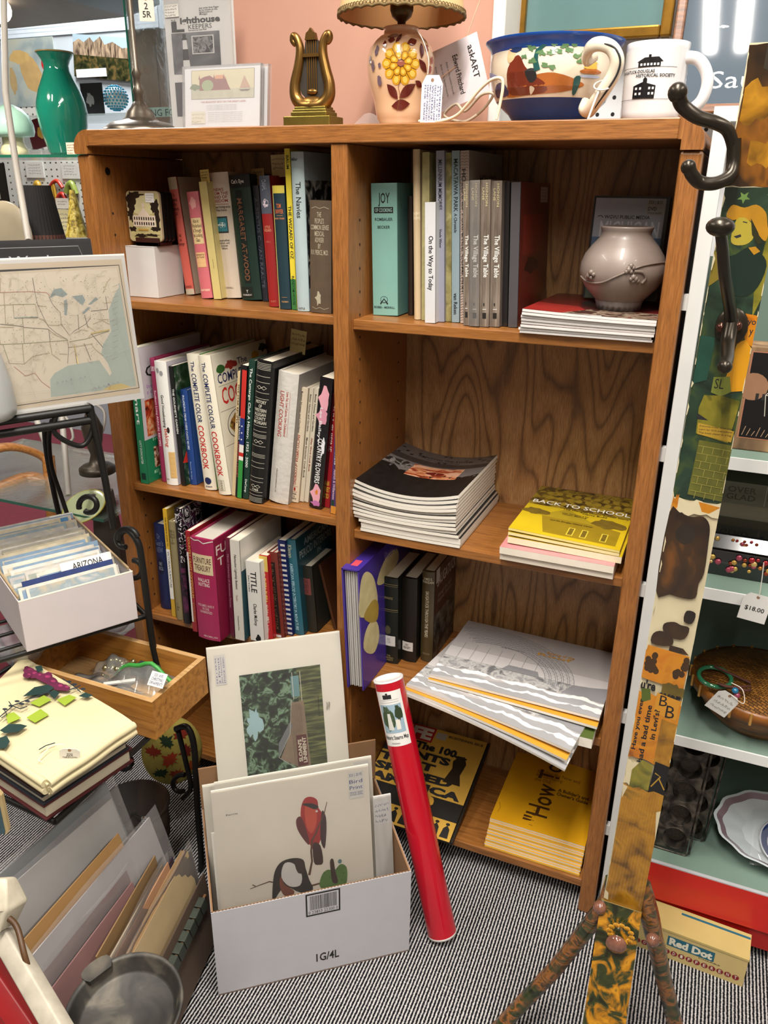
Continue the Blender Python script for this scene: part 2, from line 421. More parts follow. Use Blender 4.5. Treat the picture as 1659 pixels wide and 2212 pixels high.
# ------------------------------------------------------------------ bookcase
OZ = oak('Z', coarse=2.2); OX = oak('X', coarse=2.2); OI = oak('Z', ('#643c18', '#8a5828', '#9c6a36'), 'oak_inner'); 
OB = oak('Z', ('#805a34', '#a87e50', '#bc9566'), 'walnut_back', 0.5, 4.0, 0.75)
OS = oak('X', ('#6c421c', '#905c2a', '#a06c38'), 'oak_shelf')
bc = thing('bookcase', 'tall double oak bookcase with rounded top corners and full shelves of books', 'bookcase')
TT = 0.0234; CB = 0.035
g = G(); g.box(0.024, XR - 0.004, -0.003, DEP + 0.02, H - TT, H, OX); g.build('top_board', bc, bevel=0.0015)
def corner(sx, x0):
    # rounded corner block: quarter-round outside, stepped inside
    pts = [(0.001, H - CB), (0.0, H - CB + 0.004)]
    for i in range(9):
        a = PI - (PI / 2) * i / 8; pts.append((0.028 + 0.028 * math.cos(a), H - 0.028 + 0.028 * math.sin(a)))
    pts += [(0.030, H), (0.030, H - TT), (T, H - TT), (T, H - CB)]
    if sx < 0: pts = [(XR + T - x, z) for x, z in pts][::-1]
    g = G(); g.prism([(x, z) for x, z in pts], -0.004, DEP + 0.018, OZ, 'y'); return g.build('corner_block', bc, bevel=0.0012)
corner(1, 0); corner(-1, 0)
g = G(); g.box(0, T, 0, DEP + 0.01, 0, H - CB - 0.0006, OZ); a = g.build('side_panel', bc, bevel=0.004)
g = G(); g.box(XR, XR + T, 0, DEP + 0.01, 0, H - CB - 0.0006, OZ); g.build('side_panel', bc, bevel=0.004)
g = G(); g.box(XD, XD + T, 0.0, DEP, 0.03, H - TT, OZ); g.build('divider', bc, bevel=0.002)
g = G(); g.box(T, XR, DEP, DEP + 0.006, 0.03, H - TT, OB); g.build('back_panel', bc)
ZL = [0.989, 0.656, 0.3827, 0.07]; ZR = [0.9861, 0.6421, 0.3545, 0.0549]
for z in ZL:
    g = G(); g.box(T, XD, SB, DEP, z - 0.0137, z, OS); g.build('shelf', bc, bevel=0.0012)
for z in ZR:
    g = G(); g.box(XD + T, XR, SB, DEP, z - 0.015, z, OS); g.build('shelf', bc, bevel=0.0012)
g = G()
for x, s in ((T, 1), (XD, -1), (XD + T, 1), (XR, -1)):
    for yy in (0.04, 0.20):
        for k in range(30):
            z = 0.14 + k * 0.034
            q = [(x + s * 0.0004, yy + 0.0022 * math.cos(t * PI / 4), z + 0.0022 * math.sin(t * PI / 4)) for t in range(8)]
            g.add(q if s > 0 else q, [tuple(range(8)) if s > 0 else tuple(range(7, -1, -1))], P('#1d0f06', 0.9, 0))
p_ = AX(232, 370, T)
q = [(T + 0.0006, p_.y + 0.006 * math.cos(t * PI / 8), p_.z + 0.006 * math.sin(t * PI / 8)) for t in range(16)]
g.add(q, [tuple(range(16))], BLACK)
g.build('peg_hole_rows', bc)
# ------------------------------------------------------------------ books standing on the shelves
def book(label, z, bl, br, tl, cov, spine=(), side=(), d=None, group=None, soft=False, bulge=None, pages=PAGES, y=None, edge=None, frontbook=0.0, name='book', wk=0.985, cat='book', boards=None, maxd=None):
    if y is not None:
        A = AY(*bl, y); Bq = AY(*br, y); Tq = AY(*tl, y)
        k = (z - A.z) / (Tq.z - A.z); x0 = A.x + (Tq.x - A.x) * k
        k2 = (Bq.x - A.x); P0 = Vector((x0, y, z)); wd = k2
    else:
        A = AZ(*bl, z); Bq = AZ(*br, z); y = (A.y + Bq.y) / 2 - frontbook; A = AY(bl[0], bl[1], y); Bq = AY(br[0], br[1], y)
        Tq = AY(*tl, y); P0 = Vector((A.x, y, z)); wd = Bq.x - A.x
    wd *= wk; dx = Tq.x - P0.x; dz = Tq.z - z; h = math.hypot(dx, dz); a = math.atan2(dx, dz)
    if d is None: d = min(h * 0.72, DEP - y - 0.004)
    if maxd: d = min(d, maxd)
    d = min(d, DEP - y - 0.003)
    if a > 0:   # leans to the right: pivots on its right foot
        P0 = P0 + Vector((0, 0, wd * math.sin(a)))
    P0 = P0 + Vector((0, 0, 0.0007))
    o = thing(name, label, cat, group=group, mat=Matrix.Translation(P0) @ Matrix.Rotation(a, 4, 'Y'))
    mc = cov if not isinstance(cov, str) else P(cov, 0.42, 0.05, coat=0.15)
    g = G(); t = 0.0012 if soft else 0.0026; ins = 0.0 if soft else 0.003
    bu = (0.0 if soft else min(0.004, wd * 0.16)) if bulge is None else bulge
    bd = boards or mc
    if isinstance(bd, str): bd = P(bd, 0.45, 0.05)
    g.box(0, t, 0.001, d, 0, h, mc); g.box(wd - t, wd, 0.001, d, 0, h, bd)
    n = 8
    pts = [(wd * i / n, -bu * (1 - (2 * i / n - 1) ** 2)) for i in range(n + 1)] + [(wd, 0.0035), (0, 0.0035)]
    g.prism(pts, 0, h, mc)
    sp = CV(g, fn=lambda x, v, hh: Vector((wd * x, -bu * (1 - (2 * x - 1) ** 2) - hh, h * v)), W=wd, H=h, step=0.007 if bu else 0)
    def mt(m): return m if not isinstance(m, str) else P(m, 0.5, 0.0)
    for s in spine:
        k = s[0]
        if k == 'r': sp.rect(s[1], s[2], s[3], s[4], mt(s[5]))
        elif k == 'v': sp.text(s[1], s[4] if len(s) > 5 else 0.25, s[2], s[5] if len(s) > 5 else 0.75, s[3], mt(s[-1]), rot=-90)
        elif k == 'h': sp.text(s[1], s[4], s[2], s[5], s[3], mt(s[-1]))
        elif k == 'e': sp.ell(s[1], s[2], s[3], s[4], mt(s[5]), n=14, jag=s[6] if len(s) > 6 else 0, seed=3)
        elif k == 'l': sp.line(s[1], s[2], mt(s[3]))
    if side:
        sd = CV(g, (wd, 0.002, 0), (0, d - 0.002, 0), (0, 0, h))
        side(sd) if callable(side) else None
    g.build('cover', o, bevel=0.0008)
    g = G(); g.box(t + 0.0002, wd - t - 0.0002, 0.004, d - ins, ins, h - ins, pages); g.build('page_block', o)
    return o, P0, wd, h, d
def note(parent, x0, x1, y, z0, z1, m, seed=1, lines=3, name='paper_note', lean=0.0):
    g = G(); g.box(x0, x1, y, y + 0.0006, z0, z1, m)
    c = CV(g, (x0, y, z0), (x1 - x0, 0, 0), (0, 0, z1 - z0)); c.scrib(0.08, 0.3, 0.95, 0.9, lines, INK, seed, 0.0005)
    return g.build(name, parent)
Z1 = 0.989; Z2 = 0.656; Z3 = 0.3827
G1 = 'books on the upper left shelf'; G2 = 'books on the middle left shelf'; G3 = 'books on the lower left shelf'; G4 = 'books on the upper right shelf'
# ---- upper left shelf
o, *_ = book('coral pink hardcover with beige top and foot, first book beside the white box', Z1, (403, 637), (421, 639), (362, 385), '#d9685a',
     [('r', 0, 0.9, 1, 1, '#c3b69a'), ('r', 0, 0, 1, 0.05, '#c9bda4'), ('h', 'The\nRomance\nof the\nPatchwork\nQuilt', 0.68, 0.87, 0.15, 0.85, '#4a2420'), ('h', 'Hall\nand\nKretsinger', 0.42, 0.53, 0.15, 0.85, '#5a2420'), ('h', 'BONANZA', 0.06, 0.08, 0.15, 0.85, '#5a2420')], boards='#b9ae97', group=G1)
book('pink picture-spined hardcover leaning left between the coral and the thin yellow book', Z1, (436, 646), (460, 646), (403, 416), '#c86a72',
     [('e', 0.5, 0.9, 0.3, 0.05, '#e0a09a', 0.3), ('r', 0.1, 0.52, 0.95, 0.76, '#d8c08c'), ('h', 'Alice in\nWonderland\n& Through\nthe Looking\nGlass', 0.54, 0.75, 0.12, 0.93, '#41261c'), ('r', 0.1, 0.30, 0.9, 0.44, '#d8b07c'), ('h', 'Illustrated by\nJohn Tenniel', 0.38, 0.43, 0.15, 0.85, '#5a2a20'), ('h', 'HEARTHSIDE', 0.07, 0.09, 0.1, 0.9, '#f0e0c0')], group=G1)
o, p0, wd, h, d = book('thin pale yellow booklet with a yellow note sticking out of its top', Z1, (462, 648), (478, 647), (429, 394), '#cfc07e', [('l', [(0.55, 0.35), (0.55, 0.27)], 0.0006, '#6a5a30')], soft=True, group=G1)
note(o, 0.001, 0.018, 0.006, h - 0.002, h + 0.018, P('#cdb667', 0.7, 0.02), 4)
def cat_eye(c): c.rect(0.0, 0.0, 0.03, 1, P('#2a2a2a', 0.3, 0)); c.text('A Novel', 0.3, 0.5, 0.8, 0.55, P('#7a8a84', 0.5, 0))
book('thick cream hardcover with red lettering and a small blue picture on the spine', Z1, (481, 646), (522, 645), (450, 375), '#cfc2b0',
     [('h', 'NEWS\nFROM THE\nLAND OF\nFREEDOM', 0.77, 0.88, 0.08, 0.92, '#8e2f24'), ('l', [(0.1, 0.755), (0.9, 0.755)], 0.0006, '#8e2f24'), ('h', 'German Immigrants\nWrite Home', 0.70, 0.745, 0.05, 0.95, '#3a3a3a'),
      ('r', 0.2, 0.53, 0.78, 0.66, '#26262a'), ('r', 0.24, 0.54, 0.74, 0.65, '#2f7a86'), ('e', 0.48, 0.595, 0.2, 0.02, '#d8e0dc', 0.3), ('h', 'Kamphoefner,\nHelbich, and\nSommer\nEditors', 0.40, 0.48, 0.2, 0.8, '#3a3a3a'), ('h', 'CORNELL', 0.08, 0.092, 0.28, 0.72, '#6a5a50')], side=lambda c: c.rect(0, 0, 1, 1, P('#c4b49c', 0.4, 0.05)), group=G1, bulge=0.005)
book('thick glossy dark green hardcover with a white script title on black at its top', Z1, (524, 649), (567, 651), (494, 380), '#123028',
     [('r', 0, 0.9, 1, 1, '#0d0f10'), ('h', "Cat's Eye", 0.925, 0.965, 0.12, 0.75, '#f0f0ec'), ('r', 0.3, 0.14, 0.62, 0.88, '#0c1a17'), ('v', 'MARGARET ATWOOD', 0.16, 0.82, 0.33, 0.58, '#7d5438'), ('r', 0.02, 0.02, 0.65, 0.11, '#0e1c18'), ('h', 'DOUBLEDAY', 0.035, 0.05, 0.1, 0.58, '#c8c8c0'), ('h', 'Y', 0.06, 0.085, 0.3, 0.42, '#c8c8c0')], group=G1, bulge=0.004)
o, p0, wd, h, d = book('navy hardcover with faded lettering behind a small brown note, right of the dark green book', Z1, (567, 651), (580, 652), (545, 402), '#1c212c', [('v', 'ALBERTUS C. VAN RAALTE', 0.12, 0.9, 0.25, 0.75, '#4d545e')], group=G1)
note(o, -0.012, 0.012, 0.02, h - 0.002, h + 0.026, P('#8d7440', 0.7, 0.02), 5)
o, p0, wd, h, d = book('red hardcover with a slate grey upper third and a handwritten note above it', Z1, (582, 663), (604, 664), (559, 381), '#8e1c1d',
     [('r', 0, 0.72, 1, 1, '#4c5260'), ('v', 'DAHL', 0.89, 0.97, 0.3, 0.7, '#9aa0a8'), ('e', 0.5, 0.8, 0.3, 0.03, '#c8b8c0', 0.2), ('h', 'LITTLE\nWIZARD', 0.585, 0.63, 0.15, 0.85, '#c98a6a'), ('h', '1911', 0.5, 0.515, 0.3, 0.7, '#b06a50'), ('h', 'BURT', 0.035, 0.05, 0.3, 0.8, '#b06a50')], group=G1)
note(o, 0.006, 0.034, 0.03, h - 0.002, h + 0.03, P('#b3a070', 0.7, 0.02), 6)
book('dark teal hardcover with orange lettering and yellow page tops', Z1, (604, 668), (629, 669), (588, 402), '#17303a',
     [('r', 0, 0.94, 1, 1, '#c9b84a'), ('r', 0, 0.0, 0.08, 1, '#c8c070'), ('h', 'TOM\nSAWYER', 0.78, 0.86, 0.2, 0.85, '#c0622e'), ('l', [(0.3, 0.765), (0.8, 0.765)], 0.0006, '#b07a4a'), ('h', 'MARK TWAIN', 0.735, 0.75, 0.15, 0.9, '#c07a4a'), ('l', [(0.35, 0.10), (0.8, 0.10)], 0.0005, '#b07a4a'), ('h', 'WHITMAN', 0.055, 0.07, 0.3, 0.85, '#b08a5a')], group=G1)
book('very thin tall yellow book with dark lettering and a green foot', Z1, (631, 669), (642, 671), (614, 322), '#d3bf35',
     [('r', 0, 0, 1, 0.2, '#2f6b33'), ('v', 'BAUM', 0.88, 0.96, 0.25, 0.75, '#26241c'), ('v', 'THE WIZARD OF OZ', 0.33, 0.66, 0.2, 0.8, '#20201c'), ('v', 'RANDOM HOUSE', 0.03, 0.22, 0.25, 0.75, '#15301a')], soft=True, group=G1)
def navies(c):
    c.rect(0, 0, 1, 1, P('#8c99a0', 0.35, 0.03)); c.text('The', 0.62, 0.84, 0.95, 0.93, P('#30343a', 0.5, 0))
    c.rect(0, 0.15, 0.95, 0.83, patches('war_photograph', [(0.3, '#0e0f10'), (0.48, '#1c1e20'), (0.58, '#9c9a94'), (0.66, '#1c1d1f')], 40))
book('tall pale blue-grey hardcover with black and white photographs on its cover', Z1, (643, 672), (669, 674), (628, 329), '#a3b3b6',
     [('h', 'Miller', 0.945, 0.965, 0.05, 0.6, '#2e3236'), ('v', 'The Navies', 0.6, 0.82, 0.35, 0.75, '#22262a'), ('h', 'CASTLE', 0.012, 0.025, 0.1, 0.7, '#22262a')], side=navies, group=G1, d=0.17)
book('thick worn brown antique hardcover with gilt lettering beside the divider', Z1, (671, 673), (719, 681), (669, 434), P('#50402f', 0.7, 0.12, sc=60),
     [('h', 'THE\nPEOPLE\'S\nCOMMON SENSE\nMEDICAL\nADVISER\nBY\nR.V. PIERCE, M.D.', 0.52, 0.9, 0.06, 0.9, '#a59c86'), ('e', 0.42, 0.14, 0.14, 0.055, '#a59c86', 0.45), ('l', [(0.1, 0.93), (0.3, 0.945), (0.5, 0.93), (0.7, 0.945), (0.9, 0.93)], 0.0012, '#8a806c'), ('l', [(0.1, 0.05), (0.3, 0.035), (0.5, 0.05), (0.7, 0.035), (0.9, 0.05)], 0.0012, '#8a806c')], group=G1, bulge=0.003, wk=0.93)
# white box and coasters at the left end of that shelf
a = AZ(343, 645, Z1); b = AZ(399, 635, Z1)
bw = thing('white_box', 'plain white cardboard box on the upper left shelf', 'box', (a.x - 0.118, a.y, Z1))
top = AY(335, 535, a.y).z - Z1
bx0 = T + 0.001 - a.x + 0.118; g = G(); g.box(bx0, 0.118, 0, b.y - a.y, 0.0006, top, P('#c9c6c2', 0.7, 0.02)); g.box(bx0, 0.1185, -0.0006, b.y - a.y, top, top + 0.001, P('#d6d3cf', 0.7, 0.02)); g.build('carton', bw, bevel=0.001)
ch = thing('coaster_holder', 'set of painted house coasters in a dark wooden rack on the white box', 'coaster set', (max(a.x - 0.052, T + 0.044), a.y + 0.006, Z1 + top + 0.002))
rk = P('#33150f', 0.4, 0.1)
g = G(); g.box(-0.024, 0.024, 0.0, 0.04, 0, 0.006, rk); g.box(-0.024, 0.024, 0.0, 0.004, 0, 0.013, rk); g.box(-0.024, 0.024, 0.036, 0.04, 0, 0.013, rk); g.build('rack', ch, bevel=0.0006)
cm = P('#141110', 0.3, 0.05)
for k in range(4):
    g = G(); W = 0.068; HC = 0.080; x0 = -0.040 + k * 0.002; y0 = 0.006 + k * 0.0075; z0 = 0.0065
    r = 0.007; pts = []
    for cx, cz, a0 in ((W - r, r, -PI / 2), (W - r, HC - r, 0), (r, HC - r, PI / 2), (r, r, PI)):
        pts += [(x0 + cx + r * math.cos(a0 + t * PI / 8), z0 + cz + r * math.sin(a0 + t * PI / 8)) for t in range(5)]
    g.prism(pts, y0, y0 + 0.005, cm if k else P('#b9a886', 0.3, 0.05), 'y')
    if k == 0:
        c = CV(g, (x0, y0, z0), (W, 0, 0), (0, 0, HC))
        c.poly([(0.05, 0.03), (0.95, 0.03), (0.97, 0.95), (0.06, 0.96)], P('#b9ad78', 0.35, 0.12, sc=120))
        c.ell(0.5, 0.72, 0.45, 0.2, P('#d3cb9a', 0.3, 0.1), jag=0.1)
        dk = P('#231c17', 0.3, 0.2)
        for i, (cx, cy, rx, ry) in enumerate([(0.14, 0.8, 0.13, 0.17), (0.1, 0.55, 0.09, 0.14), (0.3, 0.92, 0.2, 0.06), (0.86, 0.7, 0.12, 0.16), (0.9, 0.5, 0.08, 0.2), (0.12, 0.24, 0.1, 0.05), (0.82, 0.26, 0.13, 0.05), (0.35, 0.12, 0.2, 0.04), (0.7, 0.13, 0.2, 0.03)]):
            c.ell(cx, cy, rx, ry, dk, n=22, jag=0.35, seed=i)
        wh = P('#dccbb8', 0.3, 0.04)
        c.rect(0.16, 0.3, 0.84, 0.52, wh); c.poly([(0.32, 0.52), (0.5, 0.68), (0.68, 0.52)], wh); c.rect(0.46, 0.68, 0.54, 0.76, wh)
        for i in range(9):
            for j in range(2): c.rect(0.19 + i * 0.072, 0.33 + j * 0.1, 0.225 + i * 0.072, 0.39 + j * 0.1, dk)
        c.rect(0.3, 0.22, 0.6, 0.25, P('#b4893a', 0.4, 0.1))
        c.rect(0.60, 0.78, 0.86, 0.96, WHITE); c.scrib(0.62, 0.8, 0.84, 0.94, 3, BINK, 3, 0.0003)
    g.build('coaster', ch)

# ---- upper right shelf
ZU = 0.9861
def joycov(c): c.rect(0, 0, 1, 1, P('#5f8d87', 0.45, 0.04)); c.poly([(0.5, 0.2), (0.95, 0.22), (0.95, 0.32), (0.5, 0.3)], INK); c.ell(0.8, 0.42, 0.12, 0.04, INK, jag=0.2)
book('thick mint green cookbook with black lettering, first on the upper right shelf', ZU, (806, 682), (860, 683), (801, 397), P('#7fb0a6', 0.4, 0.03, coat=0.2),
     [('h', 'JOY', 0.83, 0.93, 0.3, 0.74, '#14161a'), ('r', 0.12, 0.782, 0.86, 0.826, '#14161a'), ('h', 'OF COOKING', 0.79, 0.818, 0.16, 0.82, '#9cc4ba'), ('h', 'ROMBAUER', 0.725, 0.748, 0.15, 0.84, '#20333a'), ('h', 'BECKER', 0.668, 0.69, 0.26, 0.74, '#20333a'), ('h', 'BOBBS - MERRILL', 0.055, 0.072, 0.06, 0.9, '#20333a'),
      ('e', 0.48, 0.125, 0.15, 0.026, '#20333a'), ('e', 0.48, 0.125, 0.13, 0.022, '#7fb0a6'), ('l', [(0.33, 0.09), (0.48, 0.13), (0.63, 0.09)], 0.002, '#14161a')], side=joycov, group=G4, bulge=0.002)
book('low dark brown book pressed against the mint green cookbook', ZU, (881, 681), (892, 682), (880, 425), '#2a1b12', group=G4, d=0.1)
book('tall cream book wrapped in a paper band', ZU, (895, 690), (909, 692), (892, 324), P('#c9b38f', 0.6, 0.05), [('r', 0, 0.6, 1, 0.65, '#d9caa8')], group=G4, bulge=0.003)
book('tall pale olive book with a rough spine next to the cream one', ZU, (910, 692), (925, 694), (912, 330), P('#9d9567', 0.8, 0.14, sc=80, bump=0.4), group=G4, soft=True)
book('black-spined book half hidden behind the short white paperback', ZU, (927, 691), (939, 693), (929, 331), '#14161a', group=G4, frontbook=-0.03)
book('short white paperback with black lettering down its spine', ZU, (918, 699), (940, 698), (918, 438), P('#c4c4c6', 0.45, 0.02), [('v', 'On the Way to Today', 0.28, 0.73, 0.22, 0.8, '#18181c')], soft=True, group=G4, maxd=0.03, frontbook=0.002)
book('tall lavender grey book with small lettering, beside the short white paperback', ZU, (943, 697), (960, 696), (942, 327), P('#8d8e9c', 0.4, 0.03), [('v', 'MILLENNIUM MEMORIES', 0.67, 0.95, 0.25, 0.72, '#1d1e28'), ('v', 'Vande Water', 0.45, 0.56, 0.3, 0.7, '#2c2d38')], soft=True, group=G4)
book('tall crumbling olive yellow antique book with a torn spine', ZU, (963, 695), (975, 697), (963, 331), patches('old_spine', [(0.3, '#6d6438'), (0.55, '#938a58'), (0.75, '#b3a978')], 60, 0.85, bump=0.7), soft=True, group=G4)
book('tall pale blue book with dark capital lettering down its spine', ZU, (976, 697), (992, 698), (976, 327), P('#8a9da4', 0.4, 0.03), [('v', 'MACATAWA PARK', 0.66, 0.955, 0.25, 0.78, '#1a2228'), ('v', 'A Chronicle', 0.54, 0.65, 0.3, 0.68, '#1a2228'), ('v', 'van Reken', 0.05, 0.18, 0.25, 0.75, '#1a2228')], soft=True, group=G4)
def holland(c):
    c.rect(0, 0, 1, 1, P('#9a948e', 0.45, 0.05)); c.text('HOLLAND', 0.3, 0.83, 0.8, 0.87, INK); c.line([(0.3, 0.815), (0.8, 0.815)], 0.0006, INK); c.text('FURNACE', 0.3, 0.765, 0.8, 0.80, INK)
zz = [('l', [(0.05 + 0.9 * ((i % 2)), y_ / 60 + 0.004 * 0) for i in range(2)] + [(0.05, y_ / 60 + 0.02)], 0.0005, '#8d6a5c') for y_ in range(60)]
book('tall grey book with a fine zigzag patterned spine and black capitals', ZU, (994, 699), (1012, 700), (994, 327), P('#b4a69c', 0.45, 0.03), [('l', [(0.04, y_ / 62), (0.3, y_ / 62 + 0.006), (0.55, y_ / 62), (0.8, y_ / 62 + 0.006), (0.97, y_ / 62)], 0.0006, '#7c5246') for y_ in range(1, 62)] + [('v', 'HOLLAND FURNACE COMPANY', 0.18, 0.9, 0.22, 0.7, '#18181a')], side=holland, soft=True, group=G4, d=0.17)
woodsp = oak('Z', ('#4e443b', '#766a5f', '#958a7d'), 'grey_wood_print', 0.25)
vt = [('h', '', 0, 0.01, 0, 0.1, '#ffffff'), ('v', 'The Village Table', 0.35, 0.64, 0.2, 0.85, '#e8e6e0'), ('v', 'LANE', 0.87, 0.95, 0.15, 0.38, '#c8bc90'), ('v', 'HONSON', 0.83, 0.98, 0.5, 0.74, '#c8bc90'), ('r', 0.3, 0.06, 0.7, 0.10, '#1c1a18'), ('r', 0.38, 0.15, 0.5, 0.17, '#1c1a18'), ('l', [(0.3, 0.125), (0.7, 0.125)], 0.0008, '#e0ded8')]
for i, (bl, br, tl, lb) in enumerate([((1001, 704), (1014, 705), (1000, 393), 'grey wood-print paperback, leftmost of four alike, against the zigzag book'), ((1015, 707), (1035, 707), (1016, 391), 'grey wood-print paperback in wrinkled film, second of four alike'), ((1036, 707), (1056, 708), (1039, 390), 'grey wood-print paperback, third of four alike'), ((1058, 707), (1079, 708), (1063, 392), 'grey wood-print paperback, rightmost of four alike, beside the black books')]):
    o, p0, wd, h, d = book(lb, ZU, bl, br, tl, woodsp, vt, soft=True, group='four matching wood-print paperbacks', maxd=0.15)
    if i == 1:
        g = G(); g.box(-0.0006, wd + 0.0002, -0.0016, -0.0008, 0.001, h, FILM); g.build('plastic_wrap', o)
book('black shrink-wrapped hardcover right of the wood-print paperbacks', ZU, (1081, 706), (1096, 706), (1086, 394), P('#1d1c1e', 0.15, 0.05, coat=0.5), group=G4, soft=True)
def redcov(c):
    c.rect(0, 0, 1, 1, P('#5e231b', 0.3, 0.1)); c.rect(0.1, 0.5, 0.8, 0.78, P('#7a2a20', 0.3, 0.2)); c.ell(0.5, 0.25, 0.3, 0.12, P('#641a12', 0.3, 0.2), jag=0.3); c.ell(0.4, 0.42, 0.2, 0.06, P('#2a0e0c', 0.3, 0.2), jag=0.3)
    c.rect(0.66, 0.86, 0.92, 0.97, P('#c6c0ba', 0.4, 0.02)); c.scrib(0.68, 0.87, 0.9, 0.96, 4, INK, 2, 0.0004)
book('charcoal grey shrink-wrapped hardcover with a dark red cover and a price label', ZU, (1097, 708), (1117, 709), (1104, 395), P('#4a484c', 0.12, 0.05, coat=0.6), group=G4, side=redcov, soft=True, d=0.18)
# ---- middle left shelf
def cooksmart(c):
    c.rect(0, 0, 1, 1, P('#c6bfc4', 0.35, 0.03)); c.rect(0, 0.0, 1, 0.33, P('#1f7a52', 0.35, 0.03))
    food = patches('shrimp_photo', [(0.3, '#2f1a12'), (0.42, '#a8321c'), (0.55, '#cf7a4a'), (0.66, '#e2b48c'), (0.75, '#44541f')], 70, 0.3)
    c.rect(0.05, 0.35, 0.98, 0.62, food); c.rect(0.12, 0.10, 0.9, 0.26, patches('noodle_photo', [(0.3, '#2a140e'), (0.5, '#8a4226'), (0.6, '#e6d2b8'), (0.8, '#b7714a')], 90, 0.3))
    c.text('CO', 0.1, 0.78, 0.4, 0.86, INK); c.text('best-ever', 0.1, 0.70, 0.5, 0.73, P('#b58ac0', 0.5, 0)); c.text('10 great', 0.1, 0.65, 0.5, 0.68, P('#b58ac0', 0.5, 0))
    c.text('Including dozens\nof handy', 0.12, 0.27, 0.9, 0.33, P('#8fd0a4', 0.5, 0)); c.text('Everyday\nhealthy', 0.1, 0.02, 0.8, 0.08, P('#8fd0a4', 0.5, 0))
book('green-spined cookbook with food photographs on its white cover, leftmost of the middle shelf', Z2, (305, 1044), (320, 1046), (276, 752), P('#1f7a52', 0.35, 0.03), [('v', 'cooksmart', 0.45, 0.95, 0.25, 0.75, '#e8ece8'), ('v', 'LUCY DONCASTER', 0.15, 0.33, 0.35, 0.65, '#d8e4da'), ('r', 0.2, 0.03, 0.8, 0.08, '#12352a')], side=cooksmart, soft=True, group=G2, d=0.19)
book('magenta hardcover squeezed between the green cookbook and the white baking book', Z2, (350, 1040), (360, 1041), (323, 774), P('#9a2f55', 0.4, 0.05), [('v', 'Southern Living ANNUAL RECIPES', 0.3, 0.75, 0.25, 0.75, '#e8c8d0'), ('h', '2001', 0.9, 0.94, 0.1, 0.9, '#e8d8dc')], group=G2)
book('white baking cookbook with a black and red title down its spine', Z2, (361, 1047), (385, 1047), (333, 780), P('#dcdad4', 0.35, 0.02), [('v', 'Good Housekeeping', 0.48, 0.74, 0.3, 0.62, '#1a1a1a'), ('v', 'Baking', 0.32, 0.47, 0.3, 0.7, '#b8442e'), ('e', 0.3, 0.93, 0.14, 0.02, '#8a8a8a'), ('e', 0.6, 0.91, 0.14, 0.02, '#8a8a8a'), ('r', 0.55, 0.06, 1.0, 0.28, '#c9a468'), ('e', 0.72, 0.46, 0.1, 0.025, '#141414'), ('h', 'HEARST', 0.04, 0.05, 0.1, 0.4, '#3a3a3a')], side=lambda c: c.rect(0, 0, 1, 1, P('#b9b3bc', 0.4, 0.03)), group=G2)
book('thin mauve-brown book with red lettering beside the white baking book', Z2, (386, 1045), (392, 1046), (361, 792), P('#4e2c30', 0.4, 0.05), [('v', 'MARSHALL FIELDS FAVOURITES', 0.1, 0.55, 0.2, 0.7, '#a0403c')], soft=True, group=G2, maxd=0.15)
leafy = patches('foliage_photo', [(0.3, '#0b120c'), (0.48, '#1c3a1e'), (0.6, '#3c4a3e'), (0.7, '#8a8e84')], 60, 0.3)
def gourmet(c):
    c.rect(0, 0, 1, 1, leafy); c.ell(0.25, 0.25, 0.2, 0.1, P('#b62a1a', 0.4, 0.1), jag=0.5); c.text('TH', 0.15, 0.33, 0.5, 0.38, WHITE); c.text('T C\nE U\nB\nW', 0.5, 0.1, 0.9, 0.3, WHITE)
book('black garden cookbook with a dark leafy cover and red blossoms', Z2, (393, 1050), (401, 1050), (364, 792), '#121312', [('v', 'THE GOURMET\'S GARDEN', 0.45, 0.82, 0.25, 0.75, '#d8d8d4')], side=gourmet, soft=True, group=G2, d=0.16)
book('short blue hardcover with small white lettering in front of the ivory cookbooks', Z2, (411, 1046), (426, 1048), (389, 843), P('#1f3f7c', 0.35, 0.04), [('v', 'PHILADELPHIA CREAM CHEESE CLASSIC RECIPES', 0.38, 0.95, 0.3, 0.6, '#c8d0e0'), ('v', 'Favorite Recipes', 0.06, 0.25, 0.35, 0.6, '#8aa0c8')], side=lambda c: c.rect(0, 0, 1, 1, P('#2a4a86', 0.35, 0.04)), group=G2, d=0.1)
IV = P('#d9d3c0', 0.35, 0.02); NV = '#1b2550'; RD = '#b8201f'
book('ivory cookbook with navy and red lettering, left of the matching pair', Z2, (443, 1058), (469, 1059), (403, 765), IV, [('v', 'The', 0.88, 0.95, 0.3, 0.6, NV), ('v', 'COMPLETE COLOR', 0.51, 0.865, 0.25, 0.65, NV), ('v', 'COOKBOOK', 0.16, 0.49, 0.2, 0.68, RD), ('e', 0.45, 0.07, 0.28, 0.028, NV), ('h', 'PREMIER', 0.02, 0.03, 0.2, 0.75, NV)], side=lambda c: c.rect(0, 0, 1, 1, P('#5a9a3a', 0.4, 0.05)), group='pair of ivory cookbooks', soft=False)
